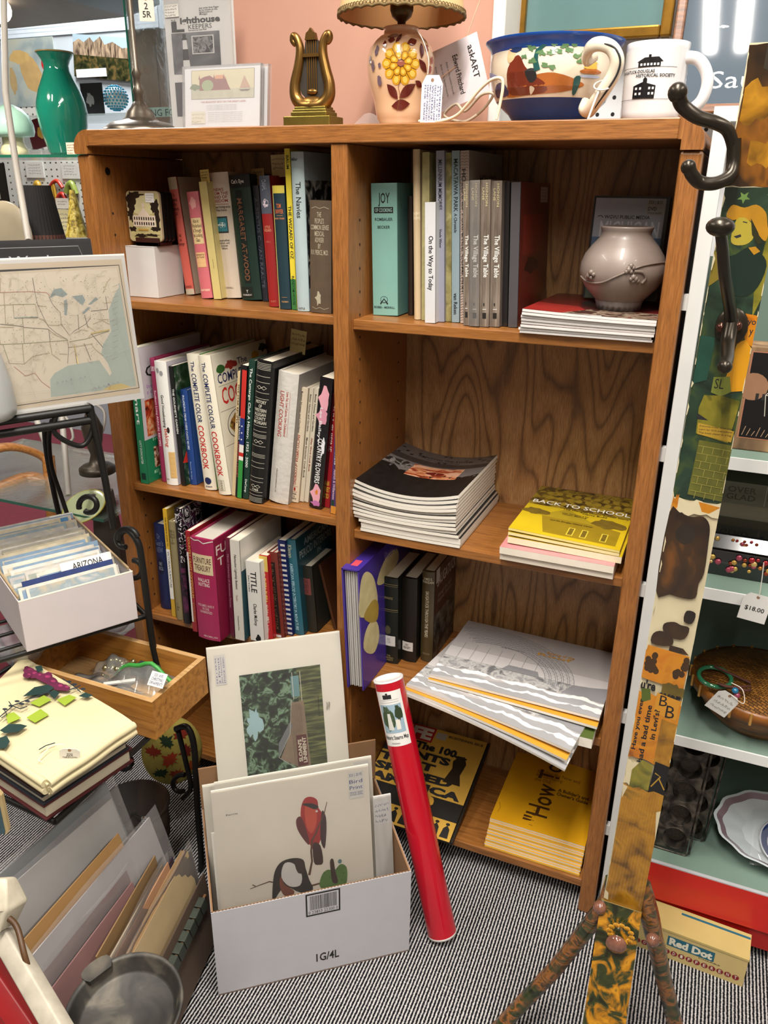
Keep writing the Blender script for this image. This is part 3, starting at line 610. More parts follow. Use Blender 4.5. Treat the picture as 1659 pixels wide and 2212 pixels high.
def colour(c):
    c.rect(0, 0, 1, 1, P('#d3cdbb', 0.3, 0.02)); n = P(NV, 0.5, 0); r = P(RD, 0.5, 0)
    c.text('The', 0.42, 0.885, 0.6, 0.93, n); c.text('COMPLETE', 0.05, 0.79, 0.6, 0.86, n); c.text('COLOUR', 0.63, 0.80, 0.97, 0.86, n); c.line([(0.05, 0.775), (0.95, 0.775)], 0.0006, P('#3a6a3a', 0.5, 0))
    c.text('COOKBOOK', 0.08, 0.64, 0.97, 0.76, r)
    gr = P('#2e5a26', 0.5, 0.1)
    c.ell(0.12, 0.89, 0.07, 0.03, gr, jag=0.1); c.ell(0.3, 0.9, 0.09, 0.03, P('#8a2a20', 0.5, 0.1), jag=0.4); c.ell(0.76, 0.91, 0.07, 0.03, P('#c9962e', 0.5, 0.1)); c.ell(0.92, 0.95, 0.07, 0.03, P('#223318', 0.5, 0.1), jag=0.4)
    c.line([(0.02, 0.6), (0.98, 0.6)], 0.0005, GREYINK); c.line([(0.02, 0.35), (0.98, 0.35)], 0.0005, GREYINK)
    c.ell(0.3, 0.48, 0.2, 0.105, P('#3a3a36', 0.5, 0), n=28); c.ell(0.3, 0.48, 0.19, 0.10, P('#c8c2b4', 0.5, 0), n=28); c.ell(0.3, 0.48, 0.15, 0.075, patches('dish_photo', [(0.35, '#3a2418'), (0.5, '#9a6a2c'), (0.62, '#4a6a2a'), (0.75, '#cfa860')], 90, 0.4), n=20, jag=0.15)
    c.poly([(0.22, 0.15), (0.26, 0.24), (0.18, 0.31), (0.25, 0.27), (0.28, 0.34), (0.29, 0.27), (0.38, 0.30), (0.30, 0.24), (0.25, 0.15)], P('#26381f', 0.5, 0.1))
    c.ell(0.7, 0.15, 0.32, 0.15, P('#8a8480', 0.4, 0.05), n=28); c.line([(0.6, 0.56), (0.66, 0.50), (0.6, 0.46)], 0.0012, P('#26381f', 0.5, 0))
book('ivory cookbook with navy and red lettering and a pictured cover, right of the matching pair', Z2, (474, 1069), (500, 1070), (427, 769), IV, [('v', 'The', 0.89, 0.955, 0.3, 0.6, NV), ('v', 'COMPLETE COLOUR', 0.49, 0.875, 0.25, 0.65, NV), ('v', 'COOKBOOK', 0.14, 0.47, 0.2, 0.68, RD), ('l', [(0.2, 0.03), (0.65, 0.03), (0.65, 0.11), (0.2, 0.11), (0.2, 0.03)], 0.0006, '#6a6450'), ('v', 'DEANS', 0.035, 0.105, 0.32, 0.55, '#8a8470')], side=colour, group='pair of ivory cookbooks')
book('thin cream book with tiny lettering between the pictured ivory cookbook and the flag-striped one', Z2, (501, 1071), (508, 1072), (514, 804), P('#c9b48c', 0.5, 0.05), [('v', 'FIVE STAR RECIPES', 0.6, 0.9, 0.2, 0.7, '#3a2a20')], soft=True, group=G2, maxd=0.12)
book('thin book striped black, red, blue, white and green down its spine', Z2, (509, 1077), (522, 1076), (520, 791), '#101114', [('r', 0.3, 0.62, 1, 0.97, '#b82a22'), ('r', 0.3, 0.42, 1, 0.62, '#1e2f6e'), ('r', 0.3, 0.36, 1, 0.42, '#d8d4cc'), ('r', 0.3, 0.33, 1, 0.36, '#b82a22'), ('r', 0.3, 0.30, 1, 0.33, '#e0dcd4'), ('r', 0.3, 0.0, 1, 0.30, '#2f8a3c'), ('v', 'MAJOR TAYLOR', 0.45, 0.63, 0.05, 0.3, '#d8d4cc'), ('v', 'CHAMPION CYCLIST', 0.16, 0.44, 0.05, 0.28, '#a04a40'), ('e', 0.6, 0.56, 0.1, 0.006, '#e0e0e0'), ('e', 0.6, 0.51, 0.1, 0.006, '#e0e0e0'), ('e', 0.6, 0.46, 0.1, 0.006, '#e0e0e0')], soft=True, group=G2)
book('dark green hardcover with white lettering beside the tall black one', Z2, (524, 1078), (537, 1078), (538, 780), P('#17362c', 0.4, 0.05), [('v', 'The Camargo Club: A History, 1925 - 2000', 0.24, 0.95, 0.2, 0.7, '#dfe4de'), ('v', 'DeCamp', 0.05, 0.15, 0.3, 0.7, '#dfe4de')], group=G2)
hw = []
for y_ in (0.985, 0.975, 0.965, 0.955, 0.945, 0.90, 0.86, 0.79, 0.75, 0.56, 0.525, 0.50, 0.49, 0.48, 0.42, 0.36, 0.35, 0.34, 0.30, 0.265, 0.19, 0.16, 0.085, 0.06, 0.04, 0.03, 0.02, 0.01): hw.append(('l', [(0.06, y_), (0.94, y_)], 0.0007, '#b8b4a4'))
for y_ in (0.825, 0.45, 0.125): hw += [('l', [(0.2, y_), (0.35, y_ + 0.012), (0.5, y_), (0.65, y_ - 0.012), (0.8, y_), (0.65, y_ + 0.012), (0.5, y_), (0.35, y_ - 0.012), (0.2, y_)], 0.0007, '#d0ccba')]
o, p0, wd, h, d = book('large black hardcover with gilt bands and ornaments on its spine', Z2, (538, 1086), (569, 1087), (556, 781), P('#101011', 0.35, 0.05), hw + [('h', 'HISTORY\nOF\nWESTERN\nALLEGAN\nCOUNTY\nMICHIGAN', 0.575, 0.74, 0.1, 0.9, '#c8c4b4'), ('h', '1988', 0.092, 0.108, 0.3, 0.7, '#c8c4b4')], group=G2, bulge=0.005)
note(o, 0.004, 0.034, 0.10, h - 0.004, h + 0.036, P('#b0a06a', 0.7, 0.02), 9)
book('thick pale grey leatherette cookbook with thin red lettering', Z2, (582, 1086), (623, 1089), (603, 806), P('#c4c0b8', 0.5, 0.05, bump=0.5, sc=90), [('v', 'LIGHT COOKING', 0.52, 0.86, 0.2, 0.42, '#a8443c'), ('v', 'Low Fat, Low Calorie, Low Cholesterol', 0.53, 0.86, 0.5, 0.64, '#a8443c'), ('l', [(0.7, 0.53), (0.7, 0.86)], 0.0004, '#a8443c'), ('v', 'PUBLICATIONS INTERNATIONAL, LTD.', 0.08, 0.27, 0.3, 0.38, '#7a6a64')], side=lambda c: c.rect(0, 0, 1, 1, P('#9b9690', 0.5, 0.05)), group=G2)
def enc(c): c.rect(0, 0, 1, 1, P('#9a958c', 0.5, 0.04)); c.text('Low Fat, Low Calorie', 0.1, 0.94, 0.9, 0.97, INK)
book('cream encyclopedia volume with red lettering and the numeral 1 on its foot', Z2, (627, 1084), (645, 1086), (647, 838), P('#d2c4ac', 0.5, 0.03), [('v', 'Better Homes and Gardens', 0.62, 0.97, 0.3, 0.55, '#3a2a20'), ('v', 'ENCYCLOPEDIA of COOKING', 0.16, 0.60, 0.3, 0.62, '#9a2a20'), ('l', [(0.2, 0.145), (0.8, 0.145)], 0.0006, '#9a2a20'), ('h', '1', 0.105, 0.135, 0.4, 0.6, '#9a2a20'), ('l', [(0.2, 0.095), (0.8, 0.095)], 0.0006, '#9a2a20'), ('h', 'ABA\nto\nBAN', 0.025, 0.085, 0.25, 0.75, '#3a2a20')], group=G2, d=0.15)
book('thin cream cookbook with black lettering, left of a narrow pair', Z2, (647, 1084), (656, 1085), (668, 840), P('#cfc6b2', 0.5, 0.03), [('v', 'Better Homes and Gardens.', 0.63, 0.95, 0.3, 0.7, '#2a2420'), ('v', 'Meat Stretcher Cook Book', 0.22, 0.58, 0.3, 0.7, '#2a2420')], soft=True, group=G2, d=0.15)
book('thin cream cookbook with red lettering, right of a narrow pair', Z2, (657, 1085), (666, 1086), (679, 840), P('#cfc6b2', 0.5, 0.03), [('v', 'Better Homes and Gardens.', 0.63, 0.95, 0.3, 0.7, '#2a2420'), ('v', 'After Work Cook Book', 0.28, 0.58, 0.3, 0.7, '#8e2a22')], soft=True, group=G2, d=0.15)
book('glossy black book with large pink flowers and white lettering', Z2, (668, 1099), (694, 1100), (692, 818), P('#121013', 0.25, 0.04, coat=0.4), [('e', 0.45, 0.85, 0.4, 0.09, '#d79aa8', 0.3), ('e', 0.4, 0.72, 0.45, 0.06, '#c98a9c', 0.3), ('e', 0.45, 0.12, 0.42, 0.07, '#d79aa8', 0.3), ('e', 0.5, 0.13, 0.12, 0.02, '#c87a2a', 0.3), ('e', 0.5, 0.04, 0.4, 0.02, '#b06aa0', 0.3), ('v', 'Lee Bailey\'s', 0.52, 0.78, 0.15, 0.45, '#d8d8d8'), ('v', 'COUNTRY FLOWERS', 0.2, 0.55, 0.25, 0.65, '#e0e0e0'), ('e', 0.7, 0.5, 0.15, 0.06, '#d8dce0', 0.4)], side=lambda c: (c.rect(0, 0, 1, 1, P('#131114', 0.25, 0.04)), c.ell(0.4, 0.8, 0.3, 0.1, P('#b86a80', 0.3, 0.1), jag=0.3)), soft=True, group=G2)
book('red paperback with yellow lettering low on its spine, second from the divider', Z2, (697, 1096), (712, 1097), (714, 850), P('#961a24', 0.35, 0.05), [('v', 'SLIM CUISINE', 0.5, 0.9, 0.2, 0.7, '#d8c8c0'), ('h', 'AN\nDIET\nM.D', 0.08, 0.24, 0.15, 0.85, '#cfae3a')], soft=True, group=G2)
book('purple gardening paperback with white lettering pressed against the divider', Z2, (713, 1110), (728, 1112), (727, 863), P('#4a2f63', 0.3, 0.05), [('r', 0, 0.7, 1, 1, '#7e1c22'), ('r', 0.1, 0, 1, 0.07, '#c8862e'), ('r', 0.1, 0.07, 0.6, 0.12, '#1a3a2a'), ('v', 'Perennials for Illinois', 0.44, 0.95, 0.25, 0.7, '#e4e0e4'), ('v', 'Aldrich & Williamson', 0.13, 0.4, 0.25, 0.65, '#d8b8c8')], soft=True, group=G2, d=0.14, wk=0.8)

# ---- lower left shelf
book('dark blue antique hardcover with faint ornament, leftmost of the lower shelf', Z3, (348, 1312), (370, 1316), (331, 1131), P('#16234e', 0.4, 0.06), [('h', 'Dr\nGunn\'s\nNEW', 0.68, 0.9, 0.15, 0.85, '#5a6480'), ('e', 0.5, 0.52, 0.3, 0.1, '#0c1430'), ('h', 'FAMILY\nMEDICAL', 0.47, 0.57, 0.3, 0.7, '#7a8090')], group=G3)
book('narrow yellow book with a white middle band and black capitals', Z3, (372, 1332), (380, 1333), (351, 1100), P('#c19a2c', 0.4, 0.03), [('r', 0, 0.17, 1, 0.64, '#d8d6d0'), ('v', 'VICTORIAN FURNITURE', 0.28, 0.62, 0.25, 0.75, '#1a1a1a'), ('v', 'THE ANTIQUE GUIDE TO', 0.67, 0.93, 0.3, 0.7, '#4a3a1a')], side=lambda c: c.rect(0, 0, 1, 1, P('#8e7026', 0.5, 0.05)), soft=True, group=G3)
book('tan cloth hardcover with dark lettering beside the narrow yellow book', Z3, (382, 1337), (396, 1340), (364, 1126), P('#857a58', 0.6, 0.06), [('h', 'MEDICAL\nJOURNAL\nTREASURY\nOF\nVISION', 0.78, 0.92, 0.1, 0.9, '#5a5036'), ('h', '1.\nto\n2.', 0.1, 0.18, 0.3, 0.7, '#3a3424')], group=G3, d=0.15)
swirl_ = patches('swirl_print', [(0.35, '#0f0d10'), (0.47, '#0f0d10'), (0.5, '#d8d4d8'), (0.53, '#14101a'), (0.7, '#5c2a50')], 26, 0.3, dist=3.0)
book('black dust-jacketed book with a swirling white and plum pattern', Z3, (397, 1345), (411, 1348), (376, 1099), '#131015', [('r', 0.5, 0.55, 1, 1, swirl_), ('v', 'Back', 0.88, 0.96, 0.1, 0.5, '#d8d4d4'), ('v', 'Dorothy H. Jenkins', 0.45, 0.75, 0.1, 0.5, '#4a3a50'), ('r', 0.3, 0.1, 1, 0.5, patches('plum_print', [(0.4, '#1a0f18'), (0.6, '#5a2446')], 70))], side=lambda c: (c.rect(0, 0, 1, 1, P('#0f0d10', 0.35, 0.05)), c.rect(0.0, 0.6, 0.35, 1, swirl_), c.text('P C R', 0.5, 0.9, 0.9, 0.97, GREYINK)), group=G3)
book('narrow red book with yellow capitals left of the thick magenta volume', Z3, (417, 1362), (427, 1368), (400, 1148), P('#8e2028', 0.4, 0.05), [('r', 0, 0.1, 0.35, 0.8, '#cfc9c4'), ('v', 'COUNTRY CRAFT COMPENDIUM', 0.35, 0.95, 0.4, 0.85, '#c9a04a'), ('v', 'EDITORS', 0.1, 0.3, 0.45, 0.75, '#a07a3a')], soft=True, group=G3)
def furn(c):
    c.rect(0, 0, 1, 1, P('#7c1736', 0.4, 0.04)); c.text('FU', 0.03, 0.84, 0.25, 0.93, P('#cfc0b8', 0.5, 0)); c.text('T', 0.05, 0.73, 0.18, 0.81, P('#cfc0b8', 0.5, 0))
book('very thick magenta hardcover with a cream title panel and torn top edge', Z3, (430, 1377), (477, 1385), (411, 1159), P('#96264e', 0.4, 0.03), [('r', 0.03, 0.66, 0.92, 0.85, '#c6b692'), ('h', 'FURNITURE\nTREASURY', 0.69, 0.82, 0.08, 0.86, '#43151c'), ('h', 'WALLACE\nNUTTING', 0.54, 0.62, 0.22, 0.74, '#dccac4'), ('h', 'VOLUMES I AND II\nIN ONE\nUNABRIDGED', 0.27, 0.36, 0.12, 0.84, '#c8a8a8'), ('h', 'MACMILLAN', 0.025, 0.045, 0.3, 0.9, '#c8a8a8'), ('l', [(0, 0.99), (0.2, 0.975), (0.4, 0.985), (0.6, 0.96), (0.9, 0.985), (1, 0.99)], 0.002, '#cfc8c0')], side=furn, group=G3, bulge=0.003, pages=P('#b9b3a8', 0.8, 0.03))
book('narrow maroon book with faint lettering, right of the thick magenta volume', Z3, (498, 1374), (507, 1376), (486, 1163), P('#5c1a30', 0.4, 0.04), [('v', 'Three Centuries of American Pewter', 0.3, 0.85, 0.3, 0.65, '#a87a88')], soft=True, group=G3)
book('white paperback with bold black lettering down its upper spine', Z3, (509, 1382), (528, 1384), (496, 1166), P('#c8c4ba', 0.4, 0.03), [('v', 'Nantucket Lightship Baskets', 0.52, 0.86, 0.3, 0.62, '#1a1a1c'), ('v', 'Seeler', 0.4, 0.46, 0.35, 0.55, '#9a7a6a'), ('v', 'Chrysanthemum Press', 0.1, 0.25, 0.35, 0.55, '#3a3a3a')], side=lambda c: c.rect(0, 0, 1, 0.7, P('#2c4a52', 0.4, 0.03)), soft=True, group=G3)
book('charcoal book with a navy back cover standing behind the white paperbacks', Z3, (534, 1378), (543, 1379), (526, 1162), '#26282b', [('v', 'An Introduction to American Antiques', 0.3, 0.92, 0.3, 0.6, '#8a8e90')], side=lambda c: c.rect(0, 0, 1, 1, P('#181e2c', 0.4, 0.03)), group=G3, frontbook=-0.03)
book('white paperback with fancy black title and an author name below', Z3, (542, 1385), (571, 1387), (530, 1211), P('#d4d2cc', 0.4, 0.02), [('v', 'TITLE', 0.62, 0.88, 0.3, 0.72, '#151515'), ('v', 'FACTORS', 0.62, 0.82, 0.1, 0.2, '#151515'), ('v', 'Charles McEvoy', 0.2, 0.48, 0.3, 0.62, '#1a1a1c'), ('e', 0.6, 0.03, 0.2, 0.06, '#151515', 0.2)], soft=True, group=G3)
book('red paperback with yellow lettering and a cartoon-yellow top', Z3, (573, 1381), (590, 1381), (559, 1200), P('#a81f24', 0.35, 0.04), [('r', 0, 0.82, 1, 1, '#c9ac54'), ('e', 0.4, 0.9, 0.25, 0.04, '#8a7a4a', 0.3), ('v', 'BUBBA BUBBA', 0.45, 0.74, 0.2, 0.7, '#d9c04a'), ('v', 'Holiday BBQ', 0.2, 0.42, 0.25, 0.7, '#d8d0c0'), ('v', 'Book House', 0.08, 0.17, 0.3, 0.6, '#e8e4dc'), ('e', 0.4, 0.78, 0.25, 0.02, '#d9c04a')], soft=True, group=G3)
book('dark red hardcover with a black spine panel and gilt capitals', Z3, (594, 1377), (615, 1375), (577, 1193), P('#6a2a22', 0.45, 0.05), [('r', 0.15, 0.05, 0.75, 0.9, '#151210'), ('v', 'RUBAIYAT OF OMAR KHAYYAM', 0.1, 0.88, 0.32, 0.6, '#5e4a34'), ('r', 0.15, 0.0, 0.75, 0.03, '#c8c8c8')], group=G3)
o, p0, wd, h, d = book('navy spiral-bound book with white comb gaps down its spine', Z3, (617, 1373), (633, 1372), (599, 1168), P('#14235a', 0.4, 0.04), [('r', 0.35, 0.012 + k * 0.052, 0.95, 0.034 + k * 0.052, '#c9c8c6') for k in range(19)], soft=True, group=G3)
def interiors(c):
    c.rect(0, 0, 1, 1, P('#1e4752', 0.35, 0.03)); t_ = P('#9fb0b0', 0.5, 0); c.text('AMERICAN', 0.2, 0.885, 0.9, 0.955, t_); c.text('PERIOD INTERIORS', 0.06, 0.78, 0.98, 0.86, t_); c.text('IN', 0.55, 0.71, 0.65, 0.76, t_)
book('large teal hardcover with silver capitals across its cover', Z3, (636, 1371), (657, 1370), (616, 1165), P('#2f6474', 0.35, 0.04), [('v', 'Klavan', 0.82, 0.95, 0.25, 0.65, '#c8c8a8'), ('v', 'AMERICAN PERIOD INTERIORS IN MINIATURE', 0.05, 0.76, 0.3, 0.62, '#9ec0cc')], side=interiors, group=G3)
book('dark grey-green cloth book with a faded pink label', Z3, (664, 1366), (686, 1364), (651, 1223), P('#24241c', 0.6, 0.06), [('r', 0.02, 0.58, 0.8, 0.83, '#7c4240'), ('h', 'THE\nDIET\nOF', 0.6, 0.81, 0.15, 0.65, '#54282a')], group=G3)
book('thin brown book leaning steeply against the divider on the lower shelf', Z3, (721, 1361), (727, 1360), (687, 1221), P('#4a2a16', 0.5, 0.06), group=G3, d=0.14, wk=1.0)

# ---- right cell, third shelf: album and three dark books
ZS = 0.3545
a = AZ(749, 1484, ZS); b = AZ(763, 1486, ZS); tt = AY(736, 1227, a.y); w_ = 0.032
al = thing('photo_album', 'purple ring album with pale orchid petals on its cover, white pages facing out', 'album', mat=Matrix.Translation((a.x + 0.001, a.y, ZS)) @ rotz(-0.0) @ Matrix.Rotation(math.atan2(tt.x - a.x, tt.z - a.z), 4, 'Y'))
hh = tt.z - ZS; PU = P('#3c2a86', 0.3, 0.04, coat=0.3)
g = G(); D_ = 0.235
g.box(0, 0.0025, 0.0, D_, 0, hh, PU); g.box(w_ - 0.0025, w_, 0.0, D_, 0, hh, PU)
g.box(0.0, w_, 0.012, 0.016, 0.0, 0.004, PU); g.box(0, w_, 0, D_, hh - 0.002, hh + 0.0005, PU); g.box(0, w_, D_ - 0.003, D_, 0, hh, PU)
c = CV(g, (w_, 0.0, 0), (0, D_, 0), (0, 0, hh)); pet = P('#c6b98a', 0.4, 0.1, sc=60); p2 = P('#a58a3c', 0.4, 0.1)
def aq(u, v): p = ali @ AX(u, v, al.matrix_world.translation.x + w_); return (p.y / D_, p.z / hh)
bpy.context.view_layer.update(); ali = al.matrix_world.inverted()
for l, m_ in (([(785, 1335), (784, 1300), (790, 1255), (800, 1237), (812, 1242), (819, 1262), (822, 1300), (812, 1325)], pet), ([(789, 1400), (793, 1370), (805, 1345), (819, 1345), (822, 1375), (812, 1408), (798, 1412)], pet), ([(822, 1262), (832, 1228), (848, 1198), (866, 1187), (868, 1210), (852, 1240), (835, 1262)], pet), ([(792, 1335), (803, 1310), (815, 1296), (823, 1305), (820, 1338), (806, 1346)], p2)): c.spoly([aq(*p) for p in l], m_)
c.text("Photo Creations", 0.45, 0.88, 0.9, 0.95, P('#7a6ab8', 0.5, 0), rot=0)
c2 = CV(g, (0, 0, hh + 0.0005), (w_, 0, 0), (0, 0.05, 0)); c2.rect(0.3, 0.3, 0.7, 0.75, P('#c84a5a', 0.4, 0))
g.build('cover', al, bevel=0.0008)
g = G()
for k in range(9): g.box(0.004 + k * 0.0027, 0.0055 + k * 0.0027, 0.0045 + 0.0012 * (k % 3), D_ - 0.01, 0.003, hh - 0.006, P('#c9c5c0', 0.4, 0.03) if k % 3 else P('#a5a09c', 0.3, 0.03))
g.build('page_block', al)
book('black-green classic hardcover with double gilt lines and a white shelf label', ZS, (824, 1429), (860, 1433), (823, 1245), P('#101612', 0.4, 0.05), [('l', [(0, 0.93), (1, 0.93)], 0.0009, '#8a7a52'), ('l', [(0, 0.91), (1, 0.91)], 0.0006, '#8a7a52'), ('l', [(0, 0.64), (1, 0.64)], 0.0009, '#8a7a52'), ('l', [(0, 0.62), (1, 0.62)], 0.0006, '#8a7a52'), ('h', 'CERVANTES', 0.76, 0.785, 0.15, 0.72, '#8a7a52'), ('e', 0.42, 0.40, 0.2, 0.05, '#4a4630', 0.2), ('r', 0.02, 0.21, 0.86, 0.33, '#c8c6c2'), ('h', '863\nCER', 0.24, 0.305, 0.38, 0.6, '#8a8a8a'), ('h', 'THE\nHARVARD\nCLASSICS', 0.03, 0.1, 0.2, 0.75, '#8a7a52')], group='dark books on the third right shelf', bulge=0.003)
book('plain black hardcover with a small white label near its foot', ZS, (867, 1426), (899, 1430), (869, 1246), P('#17130f', 0.45, 0.05), [('r', 0.08, 0.13, 0.8, 0.24, '#cfccc8'), ('h', 'FIC\nBENET', 0.155, 0.215, 0.18, 0.65, '#1a1a1a')], group='dark books on the third right shelf', bulge=0.003)
def sher(c): 
    c.rect(0, 0, 1, 1, P('#45291d', 0.4, 0.05)); c.rect(0, 0, 1, 0.5, patches('town_photo', [(0.4, '#2a2622'), (0.6, '#6a645c')], 50)); c.text('SAUGATUCK', 0.1, 0.8, 0.98, 0.92, P('#b0a498', 0.5, 0)); c.text('through the years\nPictures, Sketches', 0.15, 0.6, 0.8, 0.72, P('#8a7a6a', 0.5, 0)); c.rect(0.05, 0.85, 0.2, 1, P('#b0aca4', 0.5, 0))
book('olive brown hardcover in a clear jacket, rightmost of the dark books', ZS, (908, 1427), (934, 1428), (913, 1232), P('#4c4028', 0.35, 0.05), [('h', 'JAMES E.\nSHERIDAN', 0.875, 0.935, 0.05, 0.95, '#c8c0a8'), ('v', 'SAUGATUCK THROUGH THE YEARS', 0.28, 0.79, 0.35, 0.62, '#c8c0a8'), ('h', 'PAVILION', 0.08, 0.1, 0.2, 0.8, '#8a8264')], side=sher, group='dark books on the third right shelf')

# ------------------------------------------------------------------ stacks lying on the right shelves
def slab(label, FL, U, V, t, curl, top, edge, group, draw=None, cat='booklet', name='booklet', yaw=0.0):
    """a soft book lying flat; FL front-left bottom corner, U width, V depth, curl(u,v)->height offset"""
    W, D = U, V
    FL = Vector(FL)
    if yaw == 0: FL.x = max(FL.x, XD + T + 0.0006); W = min(W, XR - 0.0006 - FL.x)
    FL.z += 0.0002
    o = thing(name, label, cat, mat=Matrix.Translation(FL) @ rotz(yaw), group=group)
    g = G()
    f = lambda u, v: (u * W, v * D, t + curl(u, v))
    g.sheet(f, 14, 6, edge, t=t)
    c = CV(g, fn=lambda x, y, h: Vector((x * W, y * D, t + curl(x, y) + h)), W=W, H=D, step=0.02, lift=0.0003)
    c.rect(0.0, 0.0, 1, 1, top)
    if draw: draw(c)
    g.build('booklet_body' if not draw else 'booklet_body', o)
    return o
WP = P('#dcd6ca', 0.7, 0.05, sc=8)
def ordw(i): return ['bottom', 'second', 'third', 'fourth', 'fifth', 'sixth', 'seventh', 'eighth', 'ninth', 'tenth', 'eleventh', 'twelfth', 'thirteenth', 'fourteenth', 'fifteenth', 'sixteenth', 'seventeenth', 'eighteenth', 'nineteenth', 'twentieth'][i]
# painting booklets
def painting(c):
    c.rect(0, 0.75, 1, 1, P('#5d5653', 0.35, 0.05)); c.rect(0, 0.66, 1, 0.78, P('#36302e', 0.35, 0.1)); c.rect(0, 0.45, 1, 0.68, P('#6a6563', 0.35, 0.1))
    c.poly([(0, 0.5), (0.12, 0.52), (0.2, 0.46), (0.35, 0.5), (0.5, 0.44), (0.7, 0.5), (0.85, 0.46), (1, 0.5), (1, 0), (0, 0)], P('#141313', 0.3, 0.3, sc=90))
    c.poly([(0, 0.62), (0.2, 0.66), (0.3, 0.6), (0.22, 0.52), (0.1, 0.55), (0, 0.5)], patches('surf_photo', [(0.4, '#26221f'), (0.5, '#8e8a86'), (0.6, '#2a2725')], 60))
    c.rect(0.28, 0.40, 0.80, 0.66, patches('harbor_painting', [(0.25, '#4a1c10'), (0.4, '#a0422a'), (0.5, '#c98a5c'), (0.6, '#d9a890'), (0.75, '#b8803a')], 45, 0.35, vec=(1, 2, 1)))
    c.ell(0.55, 0.52, 0.09, 0.04, P('#6a1a14', 0.4, 0.2), jag=0.2)
    c.text('PAINTING THE TOWN', 0.22, 0.84, 0.8, 0.875, INK); c.text('A history of art in Saugatuck and Douglas', 0.3, 0.80, 0.68, 0.82, INK)
a = AZ(763, 1147, 0.6421); b = AZ(989, 1185, 0.6421); n = 14; th = 0.0057
rnd = random.Random(5)
for i in range(n):
    k = i / (n - 1); cf = 0.001 + 0.014 * max(0, (i - 2) / (n - 3)); 
    dx = rnd.uniform(-0.002, 0.002) - (0.010 if 7 < i < 11 else 0.002 * (i > 5)) ; dy = rnd.uniform(-0.002, 0.003) + (0.006 if i > 11 else 0)
    z_ = ZR[1] + 0.0004 + i * (th - 0.0004) * 0.98
    crl = lambda u, v, cf=cf: cf * ((2 * u - 1) ** 2 * (0.95 + 0.05 * v))
    last = i == n - 1
    slab('grey and black art booklet with a small orange painting, top of the curled stack' if last else 'black-covered art booklet, %s from the foot of the curled stack' % ordw(i) if i else 'black-covered art booklet lying flat on the shelf under the curled stack',
         Vector((a.x - 0.001 + dx + (0.012 if i < 4 else 0), a.y + 0.002 + dy, z_)), 0.176 - (0.004 if i < 4 else 0), 0.222, th - 0.0007, crl, P('#171616', 0.35, 0.05), WP, 'art booklets in a curled stack', painting if last else None)
# school booklets
def school(c):
    ye = P('#c4a81c', 0.35, 0.05); c.rect(0, 0, 1, 1, ye); dk = P('#6e5a1c', 0.4, 0.2, sc=90)
    c.rect(0.0, 0.56, 1, 1, patches('class_photo', [(0.35, '#3c2e10'), (0.5, '#6a5418'), (0.6, '#9c8424'), (0.7, '#5a4716')], 60))
    for i in range(9):
        for j in range(3): c.ell(0.14 + i * 0.095 + 0.03 * (j % 2), 0.66 + j * 0.1, 0.035, 0.035, P('#9c8426', 0.4, 0.1), n=12); c.h -= 0.00003
    c.poly([(0.2, 0.36), (0.4, 0.56), (0.7, 0.36), (0.95, 0.3), (0.95, 0.05), (0.3, 0.05)], P('#8e7618', 0.4, 0.1)); c.poly([(0.15, 0.36), (0.4, 0.56), (0.72, 0.34), (0.4, 0.34)], P('#a38c20', 0.4, 0.1))
    for x in (0.5, 0.62, 0.8): c.rect(x, 0.08, x + 0.06, 0.22, P('#c9b53c', 0.4, 0)); c.rect(x + 0.01, 0.09, x + 0.05, 0.21, dk)
    c.ell(0.82, 0.4, 0.14, 0.08, dk, jag=0.3); c.ell(0.12, 0.42, 0.12, 0.06, dk, jag=0.3)
    c.text('BACK TO SCHOOL', 0.03, 0.60, 0.98, 0.67, P('#eeeadc', 0.5, 0)); c.text('The Douglas Union School Story\nNancy Budd', 0.35, 0.5, 0.98, 0.57, P('#3a2e10', 0.5, 0)); c.text('with Foreword by\nNelson Manning', 0.36, 0.43, 0.62, 0.48, P('#3a2e10', 0.5, 0)); c.text('and the Douglas History Center', 0.3, 0.28, 0.7, 0.31, P('#3a2e10', 0.5, 0))
a = AZ(1076, 1208, ZR[1])
lay = [('#c98e8c', '#d9cfc0', 0.011), ('#c07f80', '#d9cfc0', 0.011), ('#c4a81c', '#e0d4b4', 0.010), ('#c4a81c', '#dccf98', 0.0045), ('#c4a81c', '#d9c878', 0.0035)]
z_ = ZR[1] + 0.0003
for i, (tc, ec, t_) in enumerate(lay):
    last = i == 4
    cf = 0.0 if i < 2 else 0.002 * (i - 1)
    slab(['pink-covered thick booklet at the foot of the school pile', 'second pink-covered thick booklet beneath the yellow ones', 'yellow booklet with thick cream page edges resting on the pink ones', 'thin yellow booklet directly under the top one of the school pile', 'yellow booklet with an old school photograph, top of its pile'][i],
         Vector((a.x + 0.002 + (0.008 if i > 1 else 0), a.y + 0.001 + (0.01 if i > 1 else 0) - (0.004 if i == 1 else 0), z_)), 0.170 - (0.004 if i > 2 else 0), 0.225, t_, lambda u, v, cf=cf: cf * (1 - v) * (1 - u) * 1.2, P(tc, 0.4, 0.05), P(ec, 0.7, 0.05), 'school booklets on the second right shelf', school if last else None)
    z_ += t_ + 0.0003 + (0.0006 if i > 1 else 0)
